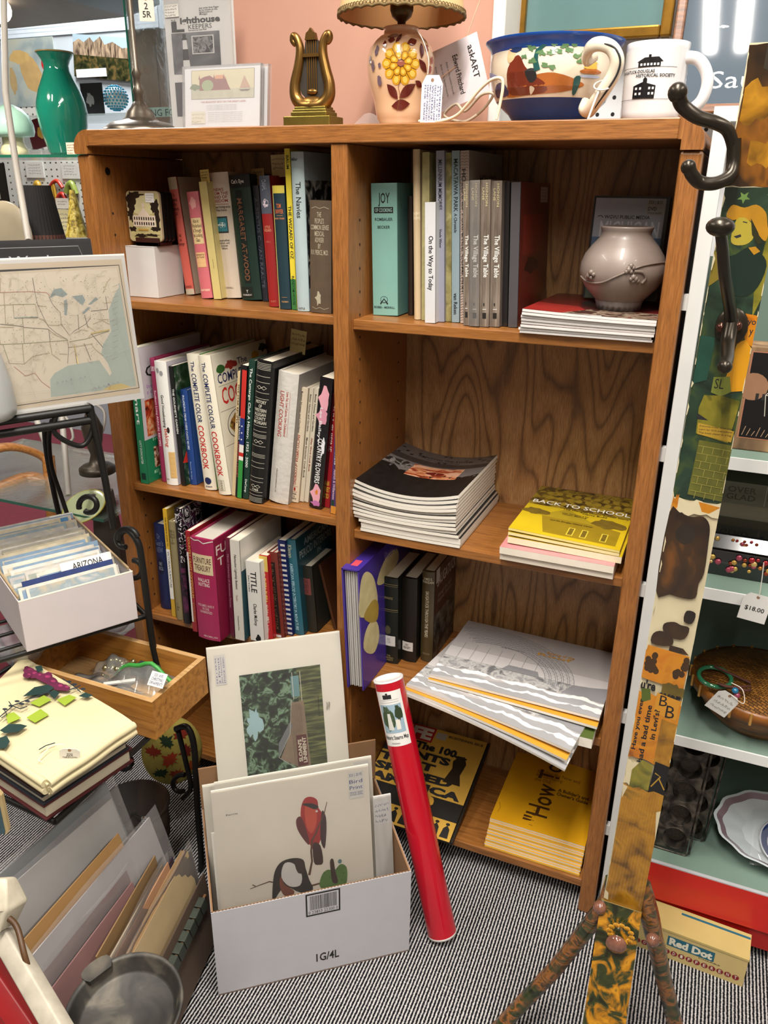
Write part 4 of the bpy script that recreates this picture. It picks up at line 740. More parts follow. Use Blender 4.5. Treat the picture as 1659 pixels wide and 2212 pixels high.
# landscape books
def ballroom(c):
    c.rect(0, 0, 1, 1, P('#aea9a8', 0.3, 0.02)); c.rect(0, 0.30, 1, 0.52, P('#c3bfbe', 0.3, 0.04)); gy = P('#858588', 0.35, 0.05); wt = P('#e2dfdc', 0.3, 0.02)
    c.rect(0, 0.20, 1, 0.36, patches('crowd_photo', [(0.35, '#6a6a6c'), (0.5, '#b6b4b2'), (0.65, '#8a8a8b')], 60)); c.poly([(0.75, 0.22), (0.8, 0.36), (0.9, 0.38), (1, 0.42), (1, 0.2)], gy)
    c.poly([(0, 0.02), (0.2, 0.06), (0.35, 0), (1, 0), (1, 0.2), (0.8, 0.17), (0.6, 0.2), (0.35, 0.13), (0.2, 0.17), (0, 0.2)], P('#9a9a9c', 0.35, 0.04))
    for y0, s_ in ((0.20, 3), (0.10, 8)):
        r_ = random.Random(s_); up = [(i / 40, y0 + r_.uniform(-0.012, 0.012) + 0.02 * math.sin(i * 0.5 + s_)) for i in range(41)]; lo = [(i / 40, y0 - 0.02 - r_.uniform(0, 0.025) + 0.012 * math.sin(i * 0.6)) for i in range(40, -1, -1)]
        c.poly(up + lo, wt)
    for k in range(5):
        R = 0.62 - k * 0.05; cx = 0.24 + k * 0.01
        for dR in (0, 0.028):
            c.line([(cx + (R - dR) * math.cos(t_ * PI / 30) * 0.92, 0.28 + (R - dR) * 1.05 * math.sin(t_ * PI / 30)) for t_ in range(0, 20)], 0.0011, gy)
        c.line([(cx + (R - (0.028 if t_ % 2 else 0)) * math.cos(t_ * PI / 75) * 0.92, 0.28 + (R - (0.028 if t_ % 2 else 0)) * 1.05 * math.sin(t_ * PI / 75)) for t_ in range(0, 50)], 0.0007, gy)
    for i in range(7): c.line([(0.08 + i * 0.08, 0.34), (0.08 + i * 0.08, 0.62)], 0.0005, gy)
    c.poly([(0.37, 0.34), (0.4, 0.42), (0.58, 0.42), (0.6, 0.34)], gy)
    og = P('#c8923c', 0.4, 0.02); c.text('Raising of the', 0.58, 0.72, 0.75, 0.77, og); c.text('Roof', 0.53, 0.68, 0.74, 0.725, og); c.text('the Big Pavilion and the town', 0.30, 0.66, 0.45, 0.68, GREYINK)
a = AZ(865, 1507, 0.38); b = AZ(1232, 1653, 0.38)
lb = ['large grey landscape book at the foot of its pile, one front corner drooping', 'large landscape book with a yellow-edged cover, second from the foot of the grey pile', 'large landscape book with pale trees print under the pulled-back copies', 'landscape book with an orange page edge in the grey pile, pushed further back', 'large grey landscape book with a steel arch drawing, topmost of its pile']
yaw = math.atan2(-0.045, 0.3)
ols = P('#4a5a26', 0.5, 0.05)
g = G(); ob = slab('thick olive-backed book sticking out under the right end of the landscape pile', AZ(1255, 1612, 0.362) + Vector((-0.16, 0.0, 0)), 0.176, 0.2, 0.017, lambda u, v: 0, ols, WP, 'landscape books on the third right shelf')
specs = [(0.0, 0.0, 0.3745, -0.16, 1.0, -0.030), (-0.0, 0.004, 0.3795, -0.16, 1, -0.020), (0.004, 0.010, 0.385, -0.155, 1, -0.012), (0.035, 0.032, 0.391, -0.04, 0.93, -0.004), (0.036, 0.036, 0.397, -0.02, 0.93, 0.0)]
for i, (dx, dy, z_, yw, k, dr) in enumerate(specs):
    W_ = 0.292 if i < 3 else 0.286
    slab(lb[i], Vector((0.588 + dx, -0.028 + dy, z_)), W_, 0.205, 0.0045, lambda u, v, dr=dr: dr * (1 - v) ** 2 * u * u + 0.0, P('#b0abaa', 0.3, 0.02) if i not in (1, 3) else P('#c98f2c', 0.4, 0.02), WP, 'landscape books on the third right shelf', ballroom if i in (0, 2, 4) else None, yaw=yw)
# how-to booklets
def howto(c):
    c.rect(0, 0, 1, 1, P('#dba017', 0.4, 0.03)); br = P('#4a2c12', 0.5, 0)
    c.text('"How To"', 0.32, 0.1, 0.56, 0.98, br, rot=90); c.text('Building the New and\nRehabilitating\nthe Old:', 0.30, 0.62, 0.78, 0.78, P('#6a4418', 0.5, 0), bold=0.0, align='LEFT'); c.text("A Builder's and\nOwner's Guide", 0.58, 0.5, 0.92, 0.6, br, bold=0.03)
    c.line([(0.03, 0.22), (0.06, 0.16), (0.05, 0.1)], 0.0006, br)
    for i in range(4): c.line([(0.4, 0.06 + i * 0.06), (0.44, 0.055 + i * 0.06)], 0.001, br)
a = AZ(1043, 1829, ZR[3]); n = 15
for i in range(n):
    last = i == n - 1; rr = random.Random(i)
    slab('bright yellow how-to booklet with a brown handwritten-style title, top of its tall stack' if last else 'yellow-covered booklet, %s from the foot of the how-to stack' % ordw(i) if i else 'yellow-covered booklet on the bottom shelf under the how-to stack',
         Vector((a.x + 0.002 + rr.uniform(-0.001, 0.001) + 0.0002 * i, a.y + 0.001 + rr.uniform(-0.001, 0.001) + 0.0015 * i, ZR[3] + 0.0004 + i * 0.0034)), 0.172, 0.205, 0.0031, lambda u, v, i=i: 0.006 * (i / 14) * (1 - (2 * u - 1) ** 2) * (v) - 0.002 * (i / 14) * (1 - v) ** 3, P('#dba017', 0.4, 0.03), WP if i % 3 else P('#d9b24a', 0.6, 0.05), 'how-to booklets on the bottom right shelf', howto if last else None)
# red magazines under the vase
def redmag(c):
    c.rect(0, 0, 1, 1, P('#5a1714', 0.3, 0.08)); c.poly([(0, 0), (0.55, 0), (0.35, 0.35), (0, 0.4)], P('#8c2622', 0.3, 0.1)); c.poly([(0.3, 0), (1, 0), (1, 0.25), (0.5, 0.3)], patches('dusty_photo', [(0.4, '#3a2018'), (0.55, '#8a7a68'), (0.7, '#5a2a20')], 60)); c.poly([(0.35, 0.02), (0.6, 0.0), (0.6, 0.02)], P('#d8d4d0', 0.3, 0))
a = AZ(1118, 719, ZU)
for i in range(8):
    last = i == 7; rr = random.Random(i + 20)
    slab('glossy dark red magazine under the frosted vase, top of its pile' if last else 'dark red magazine with white edges, %s from the foot of the pile under the vase' % ordw(i) if i else 'dark red magazine lying on the shelf at the foot of the vase pile',
         Vector((a.x + 0.001 + rr.uniform(-0.001, 0.002) + 0.0006 * i, a.y + rr.uniform(-0.002, 0.001) - 0.001 * i, ZU + 0.0004 + i * 0.0037)), 0.176, 0.232, 0.0034, lambda u, v, i=i: 0.004 * (1 - u) ** 2 * (i / 7) * (1 - v), P('#5a1714', 0.3, 0.08), P('#d6d2cf', 0.6, 0.05), 'red magazines under the vase', redmag if last else None)
# ------------------------------------------------------------------ things standing on top of the bookcase
def DEPTH(p): return (Vector(p) - CAM).dot(RM @ Vector((0, 0, -1)))
def prof(cx, y, z0, pts):
    """profile of a turned thing from its half widths at picture rows, at its own distance"""
    out = []
    for v, hw in pts:
        p = AY(cx, v, y); out.append((hw * DEPTH(p) / FOC, p.z - z0))
    return out
def interp(prof_, z):
    q = sorted(prof_, key=lambda t: t[1])
    for (r0, a), (r1, b) in zip(q, q[1:]):
        if a <= z <= b: return r0 + (r1 - r0) * ((z - a) / (b - a) if b > a else 0)
    return q[0][0] if z < q[0][1] else q[-1][0]
def wrapcv(g, pf, center, a0, a1, z0, z1, step=0.006, lift=0.0004):
    R = max(r for r, z in pf)
    def fn(x, y, h):
        a = a0 + (a1 - a0) * x; z = z0 + (z1 - z0) * y; r = interp(pf, z) + h
        return Vector((r * math.cos(a), r * math.sin(a), z))
    return CV(g, fn=fn, W=R * (a1 - a0), H=z1 - z0, step=step, lift=lift)
def face_angle(c): return math.atan2(CAM.y - c[1], CAM.x - c[0])

# metal lamp stand
PEW = P('#6d655a', 0.32, 0.15, metal=0.85, sc=40); 
y_ = 0.13; c0 = AY(304, 262, y_); c0.z = H
st = thing('lamp_stand', 'tall pewter lamp stand with a round stepped foot on the left end of the bookcase', 'lamp', c0)
g = G(); s_ = DEPTH(c0) / FOC
g.lathe([(0.0, 0), (79 * s_, 0), (80 * s_, 0.004), (77 * s_, 0.010), (70 * s_, 0.013), (62 * s_, 0.018), (40 * s_, 0.021), (32 * s_, 0.026), (28 * s_, 0.034), (18 * s_, 0.042), (12 * s_, 0.05), (0, 0.05)], PEW, 48); g.build('base', st)
g = G(); g.lathe([(10 * s_, 0.045), (9 * s_, 0.06), (12 * s_, 0.066), (8 * s_, 0.072), (7 * s_, 0.085), (11 * s_, 0.092), (6 * s_, 0.10), (5.6 * s_, 0.34), (5.6 * s_, 0.5)], PEW, 20); g.build('pole', st)
g = G(); g.lathe([(0.07, 0.5), (0.15, 0.36)], P('#1a1715', 0.7, 0.1), 40); g.lathe([(0.068, 0.5), (0.148, 0.36)], P('#6a5f50', 0.7, 0.05), 40); g.box(-0.07, 0.07, -0.002, 0.002, 0.498, 0.5, PEW); g.build('lamp_shade', st)
def hangtag(name, label, p, w, h, col, yaw, lines=4, seed=1, string=None, tilt=0.0, text=None, ink=INK, group=None, cat='price tag'):
    o = thing(name, label, cat, mat=Matrix.Translation(p) @ rotz(yaw) @ Matrix.Rotation(tilt, 4, 'Y'), group=group)
    g = G(); q = 0.18
    pts = [(-w / 2, -h), (w / 2, -h), (w / 2, -h * q), (w * 0.3, 0), (-w * 0.3, 0), (-w / 2, -h * q)]
    g.prism([(x, z) for x, z in pts], 0, 0.0006, P(col, 0.6, 0.02), 'y')
    c = CV(g, (-w / 2, 0, -h), (w, 0, 0), (0, 0, h)); c.ell(0.5, 0.9, 0.0022 / w, 0.0022 / h, P('#8a6a50', 0.7, 0))
    if text: c.text(text, 0.15, 0.15, 0.85, 0.75, ink, keep=True)
    elif lines: c.scrib(0.12, 0.1, 0.9, 0.78, lines, ink, seed, 0.0004)
    g.build('card', o)
    if string:
        g = G(); M_ = o.matrix_world.inverted() if False else (Matrix.Translation(p) @ rotz(yaw) @ Matrix.Rotation(tilt, 4, 'Y')).inverted()
        g.tube([M_ @ Vector(s) for s in spline(string, 6)], 0.0006, P('#d8d2c8', 0.8, 0.05), n=6); g.build('string', o)
    return o
hangtag('price_tag', 'white price tag hanging from the pewter lamp at the top edge', AY(314, -8, y_ - 0.02), 0.024, 0.034, '#c8c2b4', 0.4, 0, text='2\n5R')
# lighthouse flyer in a sleeve
a = AY(362, -30, 0.2); b = AY(512, -30, 0.2); bl_ = AY(374, 272, 0.2)
fl = thing('flyer', 'black and white lighthouse flyer in a clear sleeve behind the small cased picture', 'flyer', (bl_.x - 0.004, 0.205, H))
W_ = (b.x - a.x) * 0.97; Hh = 0.235
g = G(); g.box(0, W_, 0, 0.003, 0, Hh, P('#d9d7d4', 0.4, 0.02)); g.box(0.006, W_ + 0.004, 0.004, 0.006, 0, Hh - 0.002, P('#c9c7c4', 0.3, 0.02))
c = CV(g, (0, 0, 0), (W_, 0, 0), (0, 0, Hh))
yy = lambda v: (AY(440, v, 0.205).z - H) / Hh
c.text('THE', 0.1, yy(46), 0.17, yy(38), INK); c.text('L', 0.1, yy(66), 0.3, yy(42), INK, bold=0.06); c.text('ighthouse', 0.24, yy(53), 0.85, yy(34), INK, bold=0.04); c.text('KEEPERS', 0.36, yy(61), 0.72, yy(51), INK, bold=0.0); c.text('Narrated by Dale Ruff', 0.36, yy(66), 0.64, yy(62), INK)
c.text('Join artist Rob Pagan\nas he travels to the\nlighthouses of\nMichigan', 0.54, yy(33), 0.84, yy(15), INK, align='LEFT')
c.rect(0.09, yy(158), 0.83, yy(68), patches('stormy_sky', [(0.35, '#35363a'), (0.5, '#5c5d61'), (0.65, '#8b8c90')], 14, 0.4, bump=0))
tw = P('#d2d2d0', 0.5, 0); td = P('#17171a', 0.5, 0)
c.poly([(0.24, yy(156)), (0.26, yy(82)), (0.32, yy(82)), (0.36, yy(156))], tw); c.poly([(0.245, yy(128)), (0.25, yy(104)), (0.335, yy(104)), (0.345, yy(128))], td); c.rect(0.25, yy(84), 0.33, yy(80), td); c.rect(0.265, yy(80), 0.315, yy(74), td); c.ell(0.29, yy(73), 0.03, 0.008, td)
c.rect(0.4, yy(116), 0.74, yy(76), tw); c.rect(0.415, yy(114), 0.725, yy(78), patches('crowd_bw', [(0.4, '#1c1c1e'), (0.55, '#8f8f90'), (0.6, '#202022')], 90, 0.4))
c.rect(0.09, yy(250), 0.3, yy(176), P('#4a4b50', 0.4, 0.2, sc=80))
g.build('sheet', fl)
g = G(); g.box(-0.003, W_ + 0.006, -0.002, -0.0015, 0, Hh, FILM)
c = CV(g, (0, -0.002, 0), (W_, 0, 0), (0, 0, Hh)); c.rect(0.02, yy(32), 0.24, yy(4), P('#d2d0c8', 0.5, 0.0)); c.scrib(0.03, yy(31), 0.23, yy(5), 4, INK, 4, 0.0004)
g.build('sleeve', fl)
# small cased picture
CLR = film('case_plastic', '#ffffff', 0.10, 0.03)
b0 = AY(390, 272, 0.085); b1 = AY(557, 272, 0.085); t0 = AY(412, 140, 0.085); 
W_ = b1.x - b0.x; hz = t0.z - H
for k, (nm, lb) in enumerate((('jewel_case', 'clear plastic case with a harbor pavilion picture, front of the leaning pair'), ('jewel_case', 'clear plastic case with a blank card behind the pavilion picture'))):
    o = thing(nm, lb, 'plastic case', mat=Matrix.Translation((b0.x + 0.004 + 0.006 * k, 0.085 + 0.012 * k, H)) @ Matrix.Rotation(-0.12, 4, 'X'), group=None)
    g = G(); g.box(0.003, W_ - 0.003, 0.002, 0.004, 0.003, hz - 0.003, P('#d5d5d8', 0.5, 0.02))
    if k == 0:
        c = CV(g, (0.003, 0.002, 0.003), (W_ - 0.006, 0, 0), (0, 0, hz - 0.006))
        c.rect(0.09, 0.5, 0.93, 0.97, P('#3a3a38', 0.5, 0)); c.rect(0.095, 0.505, 0.925, 0.965, P('#c9bf9c', 0.5, 0.05)); c.rect(0.095, 0.505, 0.925, 0.66, P('#b0ad96', 0.5, 0.12, sc=60))
        rr_ = P('#7c2a26', 0.5, 0.1); c.poly([(0.2, 0.64), (0.2, 0.82), (0.26, 0.86), (0.34, 0.88), (0.4, 0.83), (0.55, 0.85), (0.58, 0.74), (0.62, 0.64)], rr_); c.ell(0.31, 0.72, 0.08, 0.09, P('#8a9a6a', 0.5, 0)); c.poly([(0.4, 0.82), (0.42, 0.88), (0.52, 0.88), (0.56, 0.82)], P('#c9885a', 0.5, 0))
        for x in (0.2, 0.4, 0.53): c.poly([(x - 0.012, 0.82), (x, 0.9), (x + 0.012, 0.82)], rr_)
        c.ell(0.14, 0.7, 0.06, 0.05, P('#5a6a40', 0.5, 0.1), jag=0.3)
        c.poly([(0.74, 0.66), (0.8, 0.86), (0.88, 0.66)], P('#b08a70', 0.5, 0.05)); c.poly([(0.73, 0.64), (0.88, 0.64), (0.85, 0.61), (0.76, 0.61)], P('#5a4a3a', 0.5, 0))
        c.text('THE BRIGHTEST SPOT ON THE GREAT LAKES', 0.22, 0.44, 0.82, 0.465, P('#b0625a', 0.5, 0))
        for i in range(4): c.text('A souvenir of the Big Pavilion, its dances and its days', 0.3, 0.39 - i * 0.025, 0.7, 0.405 - i * 0.025, GREYINK, bold=0)
        for i in range(6): c.text('presented with the compliments of the local museum', 0.32, 0.27 - i * 0.03, 0.78, 0.287 - i * 0.03, GREYINK, bold=0)
        c.rect(0.09, 0.1, 0.28, 0.3, P('#cfcbb8', 0.5, 0.05)); c.scrib(0.1, 0.1, 0.27, 0.28, 3, P('#9a947c', 0.5, 0), 3, 0.0005)
    g.build('insert_card', o)
    g = G(); g.box(0, W_, -0.001, 0.0, 0, hz, CLR); g.box(0, W_, 0.008, 0.009, 0, hz, CLR); g.box(0, 0.0015, 0, 0.008, 0, hz, CLR); g.box(W_ - 0.0015, W_, 0, 0.008, 0, hz, CLR); g.box(0, W_, 0, 0.008, hz - 0.001, hz, CLR); g.build('case', o)
# lyre bookend
BR_ = P('#8c6a38', 0.33, 0.25, metal=0.9, sc=25); BRD = P('#46413c', 0.5, 0.15, metal=0.5)
y_ = 0.075; c0 = AY(676, 270, y_); s_ = DEPTH(c0) / FOC * 1.02
ly = thing('lyre_bookend', 'antique brass bookend shaped as a lyre on a stepped plinth', 'bookend', (c0.x, y_, H))
BG = P('#8a7a3a', 0.35, 0.2, metal=0.85, sc=30)
g = G(); g.box(-57 * s_, 52 * s_, -0.018, 0.028, 0, 0.013 + 12 * s_ * 0.4, BG)
for k in range(5):
    f = k / 4; hw0 = 42 - 12 * f; g.box(-hw0 * s_, hw0 * s_, -0.014 + 0.002 * k, 0.022 - 0.002 * k, 0.018 + 0.0035 * k - 0.001, 0.0225 + 0.0035 * k, BG)
g.build('plinth', ly, bevel=0.001)
def lx(u, v): return ((u - 676) * s_, 0.0, (268 - v) * s_ * 1.045 + 0.001)
g = G()
for sgn in (-1, 1):
    P_ = [(676, 228), (676 + sgn * 22, 226), (676 + sgn * 38, 212), (676 + sgn * 40, 190), (676 + sgn * 33, 165), (676 + sgn * 27, 140), (676 + sgn * 27, 122), (676 + sgn * 33, 108), (676 + sgn * 40, 103), (676 + sgn * 43, 110), (676 + sgn * 38, 117), (676 + sgn * 34, 113)]
    pts = spline([lx(*p) for p in P_], 5); rs = [max(0.0028, 0.0108 - 0.0075 * (i / (len(pts) - 1)) ** 0.8) for i in range(len(pts))]
    g.tube(pts, rs, BR_, n=12)
g.ball(lx(676, 224), 0.012, BR_, sz=(1.8, 0.8, 0.9))
g.build('lyre_frame', ly)
g = G(); pts = [lx(650, 205), lx(645, 190), (lx(655, 150)), lx(662, 112), lx(690, 112), lx(697, 150), lx(707, 190), lx(702, 205), lx(690, 215), lx(662, 215)]
g.prism([(p[0], p[2]) for p in pts], 0.001, 0.006, BRD, 'y'); g.build('back_plate', ly)
g = G()
for k in range(5): x = 666 + k * 5; g.tube([lx(x, 200), lx(x, 104)], 0.0011, BR_, n=6)
for sgn in (1,):
    g.box(-20 * s_, 20 * s_, -0.004, 0.001, (268 - 140) * s_ * 1.045, (268 - 134) * s_ * 1.045, BR_)
g.prism([(lx(u, v)[0], lx(u, v)[2]) for u, v in ((663, 112), (666, 100), (671, 97), (676, 91), (681, 97), (686, 100), (689, 112))], -0.003, 0.004, BR_, 'y')
g.ball(lx(676, 202), 0.005, BR_, sz=(1.8, 0.8, 0.8))
g.build('strings', ly)
# flowered ceramic lamp
y_ = 0.12; c0 = AY(864, 266, y_); c0.z = H; cl_ = thing('table_lamp', 'cream ceramic table lamp painted with a yellow flower, under a pleated shade', 'lamp', c0)
CER = P('#e3bd98', 0.12, 0.02, coat=0.6)
pf = prof(866, y_, H, [(266, 44), (258, 49), (240, 53), (215, 58), (190, 66), (165, 71), (145, 73), (125, 72), (105, 67), (90, 56), (80, 46), (76, 38), (66, 37), (61, 39), (59, 36), (58, 10)])
pf = [(0.0, 0.0), (pf[0][0], 0.0)] + [(r, z) for r, z in pf if z > 0.002]
g = G(); g.lathe(pf, CER, 48)
fa = face_angle(c0); zt = AY(866, 76, y_).z - H
cv = wrapcv(g, pf, c0, fa - 1.25, fa + 1.25, 0.005, zt)
MAR = P('#5c1a14', 0.25, 0.1, coat=0.5); YEL = P('#d19a1c', 0.2, 0.1, coat=0.5); YLT = P('#e6c25a', 0.2, 0.05, coat=0.5); BRN = P('#7a4a18', 0.25, 0.05); VIO = P('#75616e', 0.25, 0.1, coat=0.4)
def zy(v): return (AY(866, v, y_).z - H - 0.005) / (zt - 0.005)
cx, cy = 0.5, zy(147)
def asp(dx): return dx / (cv.W / cv.H)
R_ = (zy(110) - zy(147)) * 1.15
for ring, rad, n_, rx, ry, m_, ph in ((0, 0.78, 10, 0.33, 0.29, YEL, 0), (0, 0.84, 10, 0.18, 0.14, YLT, 0), (1, 0.42, 8, 0.25, 0.21, BRN, 0.3), (1, 0.42, 8, 0.22, 0.185, YEL, 0.3), (1, 0.44, 8, 0.12, 0.1, YLT, 0.3)):
    for k in range(n_):
        a = 2 * PI * k / n_ + ph; cv.ell(cx + asp(R_ * rad * math.cos(a)), cy + R_ * rad * math.sin(a), asp(R_ * rx), R_ * ry, m_, n=12, rot=a); cv.h -= 0.00002
    for k in range(n_): a = 2 * PI * k / n_ + ph + PI / n_; cv.line([(cx + asp(R_ * (rad - 0.25) * math.cos(a)), cy + R_ * (rad - 0.25) * math.sin(a)), (cx + asp(R_ * (rad + 0.1) * math.cos(a)), cy + R_ * (rad + 0.1) * math.sin(a))], 0.0008, BRN); cv.h -= 0.00002
cv.ell(cx, cy, asp(R_ * 0.2), R_ * 0.15, P('#9a5a48', 0.3, 0.1), jag=0.15)
def leaf(x, y, L, w, rot, m=MAR): cv.poly([(x + asp(L * (t_ - 0.5) * math.cos(rot) - sg * w * math.sin(PI * t_) * math.sin(rot)), y + L * (t_ - 0.5) * math.sin(rot) + sg * w * math.sin(PI * t_) * math.cos(rot)) for sg, seq in ((1, [i / 8 for i in range(9)]), (-1, [i / 8 for i in range(8, -1, -1)])) for t_ in seq], m); cv.h -= 0.00002
for u, v, L, w, r in ((845, 205, 0.16, 0.04, 2.3), (880, 203, 0.2, 0.045, 0.6), (865, 232, 0.22, 0.045, 0.1), (840, 96, 0.08, 0.025, 0.0), (858, 92, 0.1, 0.02, 0.9), (890, 100, 0.12, 0.03, 0.3), (908, 118, 0.13, 0.025, 1.4), (910, 150, 0.14, 0.03, -0.8), (905, 188, 0.1, 0.025, -0.5), (827, 105, 0.07, 0.02, 2.0), (840, 86, 0.14, 0.02, 0.1)):
    leaf(0.5 + math.asin(max(-.98, min(.98, (u - 864) / 73))) / 2.5, zy(v), L * 1.35, w * 1.3, r)
for u, v, rx, ry in ((812, 118, 0.03, 0.055), (806, 150, 0.03, 0.06), (817, 182, 0.035, 0.06), (800, 135, 0.02, 0.05), (820, 150, 0.02, 0.03)): cv.ell(0.5 + math.asin(max(-.98, min(.98, (u - 864) / 73))) / 2.5, zy(v), rx, ry, VIO, jag=0.2, seed=u)
for u, v in ((922, 110), (930, 135), (927, 155)): cv.ell(0.5 + math.asin((u - 866) / 73) / 2.5, zy(v), 0.03, 0.04, P('#a35a52', 0.25, 0.1), jag=0.25, seed=u)
cv.line([(0.5, zy(180)), (0.47, zy(195)), (0.5, zy(215)), (0.45, zy(245))], 0.0008, BRN)
cv.line([(i / 20, zy(67)) for i in range(21)], 0.0012, P('#a35f3a', 0.3, 0)) if False else None
g.build('lamp_body', cl_)
SK = P('#4a3a20', 0.35, 0.15, metal=0.8)
zb = AY(866, 58, y_).z - H; s_ = DEPTH(c0) / FOC
g = G(); g.lathe([(8 * s_, zb - 0.002), (9 * s_, zb + 0.006), (20 * s_, zb + 0.012), (24 * s_, zb + 0.02), (24 * s_, zb + 0.032), (21 * s_, zb + 0.034), (21 * s_, zb + 0.075), (14 * s_, zb + 0.08), (0, zb + 0.08)], SK, 28); g.build('socket', cl_)
zs = AY(873, 36, y_).z - H; R1 = 130 * s_
SH = P('#cfae7c', 0.75, 0.05, sc=14)
g = G(); n = 120
prf = [(R1, zs), (R1 * 0.93, zs + 0.03), (R1 * 0.60, zs + 0.13)]
g.lathe(prf, SH, n, ribs=60, ribamp=0.006); g.lathe([(r - 0.0015, z + 0.0005) for r, z in prf], P('#c0905c', 0.8, 0.05), n)
g.build('lamp_shade', cl_); bpy.context.view_layer.update()
g = G(); TR_ = P('#6e5a34', 0.8, 0.2, sc=200)
g.tube([(R1 * math.cos(2 * PI * i / 96) * 1.005, R1 * math.sin(2 * PI * i / 96) * 1.005, zs + 0.0012 * math.sin(i * 2.1)) for i in range(97)], 0.0022, TR_, n=6, caps=False)
for i in range(96): a = 2 * PI * i / 96; g.torus((R1 * 1.01 * math.cos(a), R1 * 1.01 * math.sin(a), zs + 0.0035), 0.0025, 0.0007, TR_, n=8, k=4, M=Matrix.Rotation(a, 3, 'Z') @ Matrix.Rotation(PI / 2, 3, 'X') @ Matrix.Rotation(PI / 2, 3, 'Y'))
g.build('shade_trim', [x for x in cl_.children if x.name.startswith('lamp_shade')][0])
g = G(); wz = zb + 0.08
for a in (0, 2 * PI / 3, 4 * PI / 3): g.tube([(0, 0, wz), (R1 * 0.6 * math.cos(a), R1 * 0.6 * math.sin(a), zs + 0.13)], 0.0012, SK, n=6)
g.build('shade_spider', cl_)
hangtag('price_tag', 'white paper tag hanging from the flowered lamp, covered with blue handwriting', AY(935, 162, 0.05), 0.03, 0.06, '#d5d5da', 0.0, 0, tilt=0.03, string=[AY(900, 64, 0.08), AY(915, 90, 0.055), AY(926, 130, 0.05), AY(924, 160, 0.05)])
o = [x for x in bpy.data.objects if x.name.startswith('card')][-1]
g = G(); c = CV(g, (-0.015, -0.0001, -0.06), (0.03, 0, 0), (0, 0, 0.06)); 
for k, t_ in enumerate(('WONDERS', '333 | 03 95', 'DELFT HAND LAMP', 'W/SHADE', 'MID 20TH CENTURY', 'HAND PAINTED', 'FLOR. SHADE')): c.text(t_, 0.86 - k * 0.12, 0.08, 0.94 - k * 0.12, 0.8, BINK, rot=-90, bold=0)
g.build('handwriting', o.parent)
# cords
IVO = P('#d9cbb0', 0.45, 0.03)
g = G()
p_ = [(905, 262, .06), (950, 262, .05), (985, 250, .045), (1010, 225, .04), (1035, 195, .035), (1062, 172, .03), (1083, 170, .028), (1086, 190, .028), (1080, 225, .028), (1072, 258, .026)]
g.tube(spline([AY(*p) for p in p_], 8), 0.0021, IVO, n=8)
p_ = [(908, 266, .05), (960, 258, .06), (1005, 262, .07), (1040, 240, .06), (1065, 205, .05), (1040, 205, .05), (1005, 240, .06), (985, 225, .07), (960, 250, .08), (1000, 263, .05), (1030, 248, .05)]
g.tube(spline([Vector((AY(*p).x, p[2], max(AY(*p).z, H + 0.0022))) for p in p_], 8), 0.0018, P('#a89a86', 0.5, 0.03), n=8)
tag(g.build('electric_cable'), 'ivory and grey electric cords looping between the flowered lamp and the blue pot', 'cord')
g = G(); g.tube(spline([AY(1045, -20, .2), AY(1015, 60, .2), AY(990, 140, .2)], 5), 0.0009, P('#cfae94', 0.9, 0.1), n=6); g.tube(spline([AY(990, 140, .2), AY(975, 150, .19), AY(950, 170, .18)], 4), 0.0009, P('#cfae94', 0.9, 0.1), n=6)
for k in range(5): g.tube([AY(990, 140, .2), AY(982 + 5 * k, 152, .2)], 0.0005, P('#cfae94', 0.9, 0.1), n=5)
tag(g.build('twine'), 'frayed pinkish twine hanging in front of the pink wall', 'string')
# paper slips behind the lamp
o = thing('information_sheet', 'tilted printed paper sheet propped between the flowered lamp and the blue pot', 'paper sheet', mat=Matrix.Translation(AY(908, 262, 0.19)) @ Matrix.Rotation(-0.33, 4, 'Y') @ Matrix.Rotation(-0.1, 4, 'X'))
g = G(); g.box(0, 0.115, 0, 0.0006, 0, 0.085, P('#cfc9ce', 0.7, 0.02)); c = CV(g, (0, 0, 0), (0.115, 0, 0), (0, 0, 0.085)); c.text('askART', 0.84, 0.3, 0.92, 0.85, INK, rot=-90); c.text('Edward Pritchard', 0.62, 0.15, 0.69, 0.8, INK, rot=-90)
for i in range(5): c.text('Artist works auction records', 0.2 + i * 0.08, 0.2, 0.225 + i * 0.08, 0.75, GREYINK, rot=-90, bold=0)
g.build('sheet', o)
o = thing('folded_plastic_sleeve', 'crumpled clear sleeve lying behind the flowered lamp near the brass bookend', 'sleeve', mat=Matrix.Translation(Vector((AY(762, 262, 0.19).x, 0.19, H + 0.012))) @ Matrix.Rotation(0.35, 4, 'Y')); g = G(); g.sheet(lambda u, v: (0.06 * u, 0.03 * v, 0.02 * v + 0.012 * u + 0.003 * math.sin(9 * u)), 8, 6, film('sleeve_film', '#e8dcd8', 0.45)); g.build('film', o)
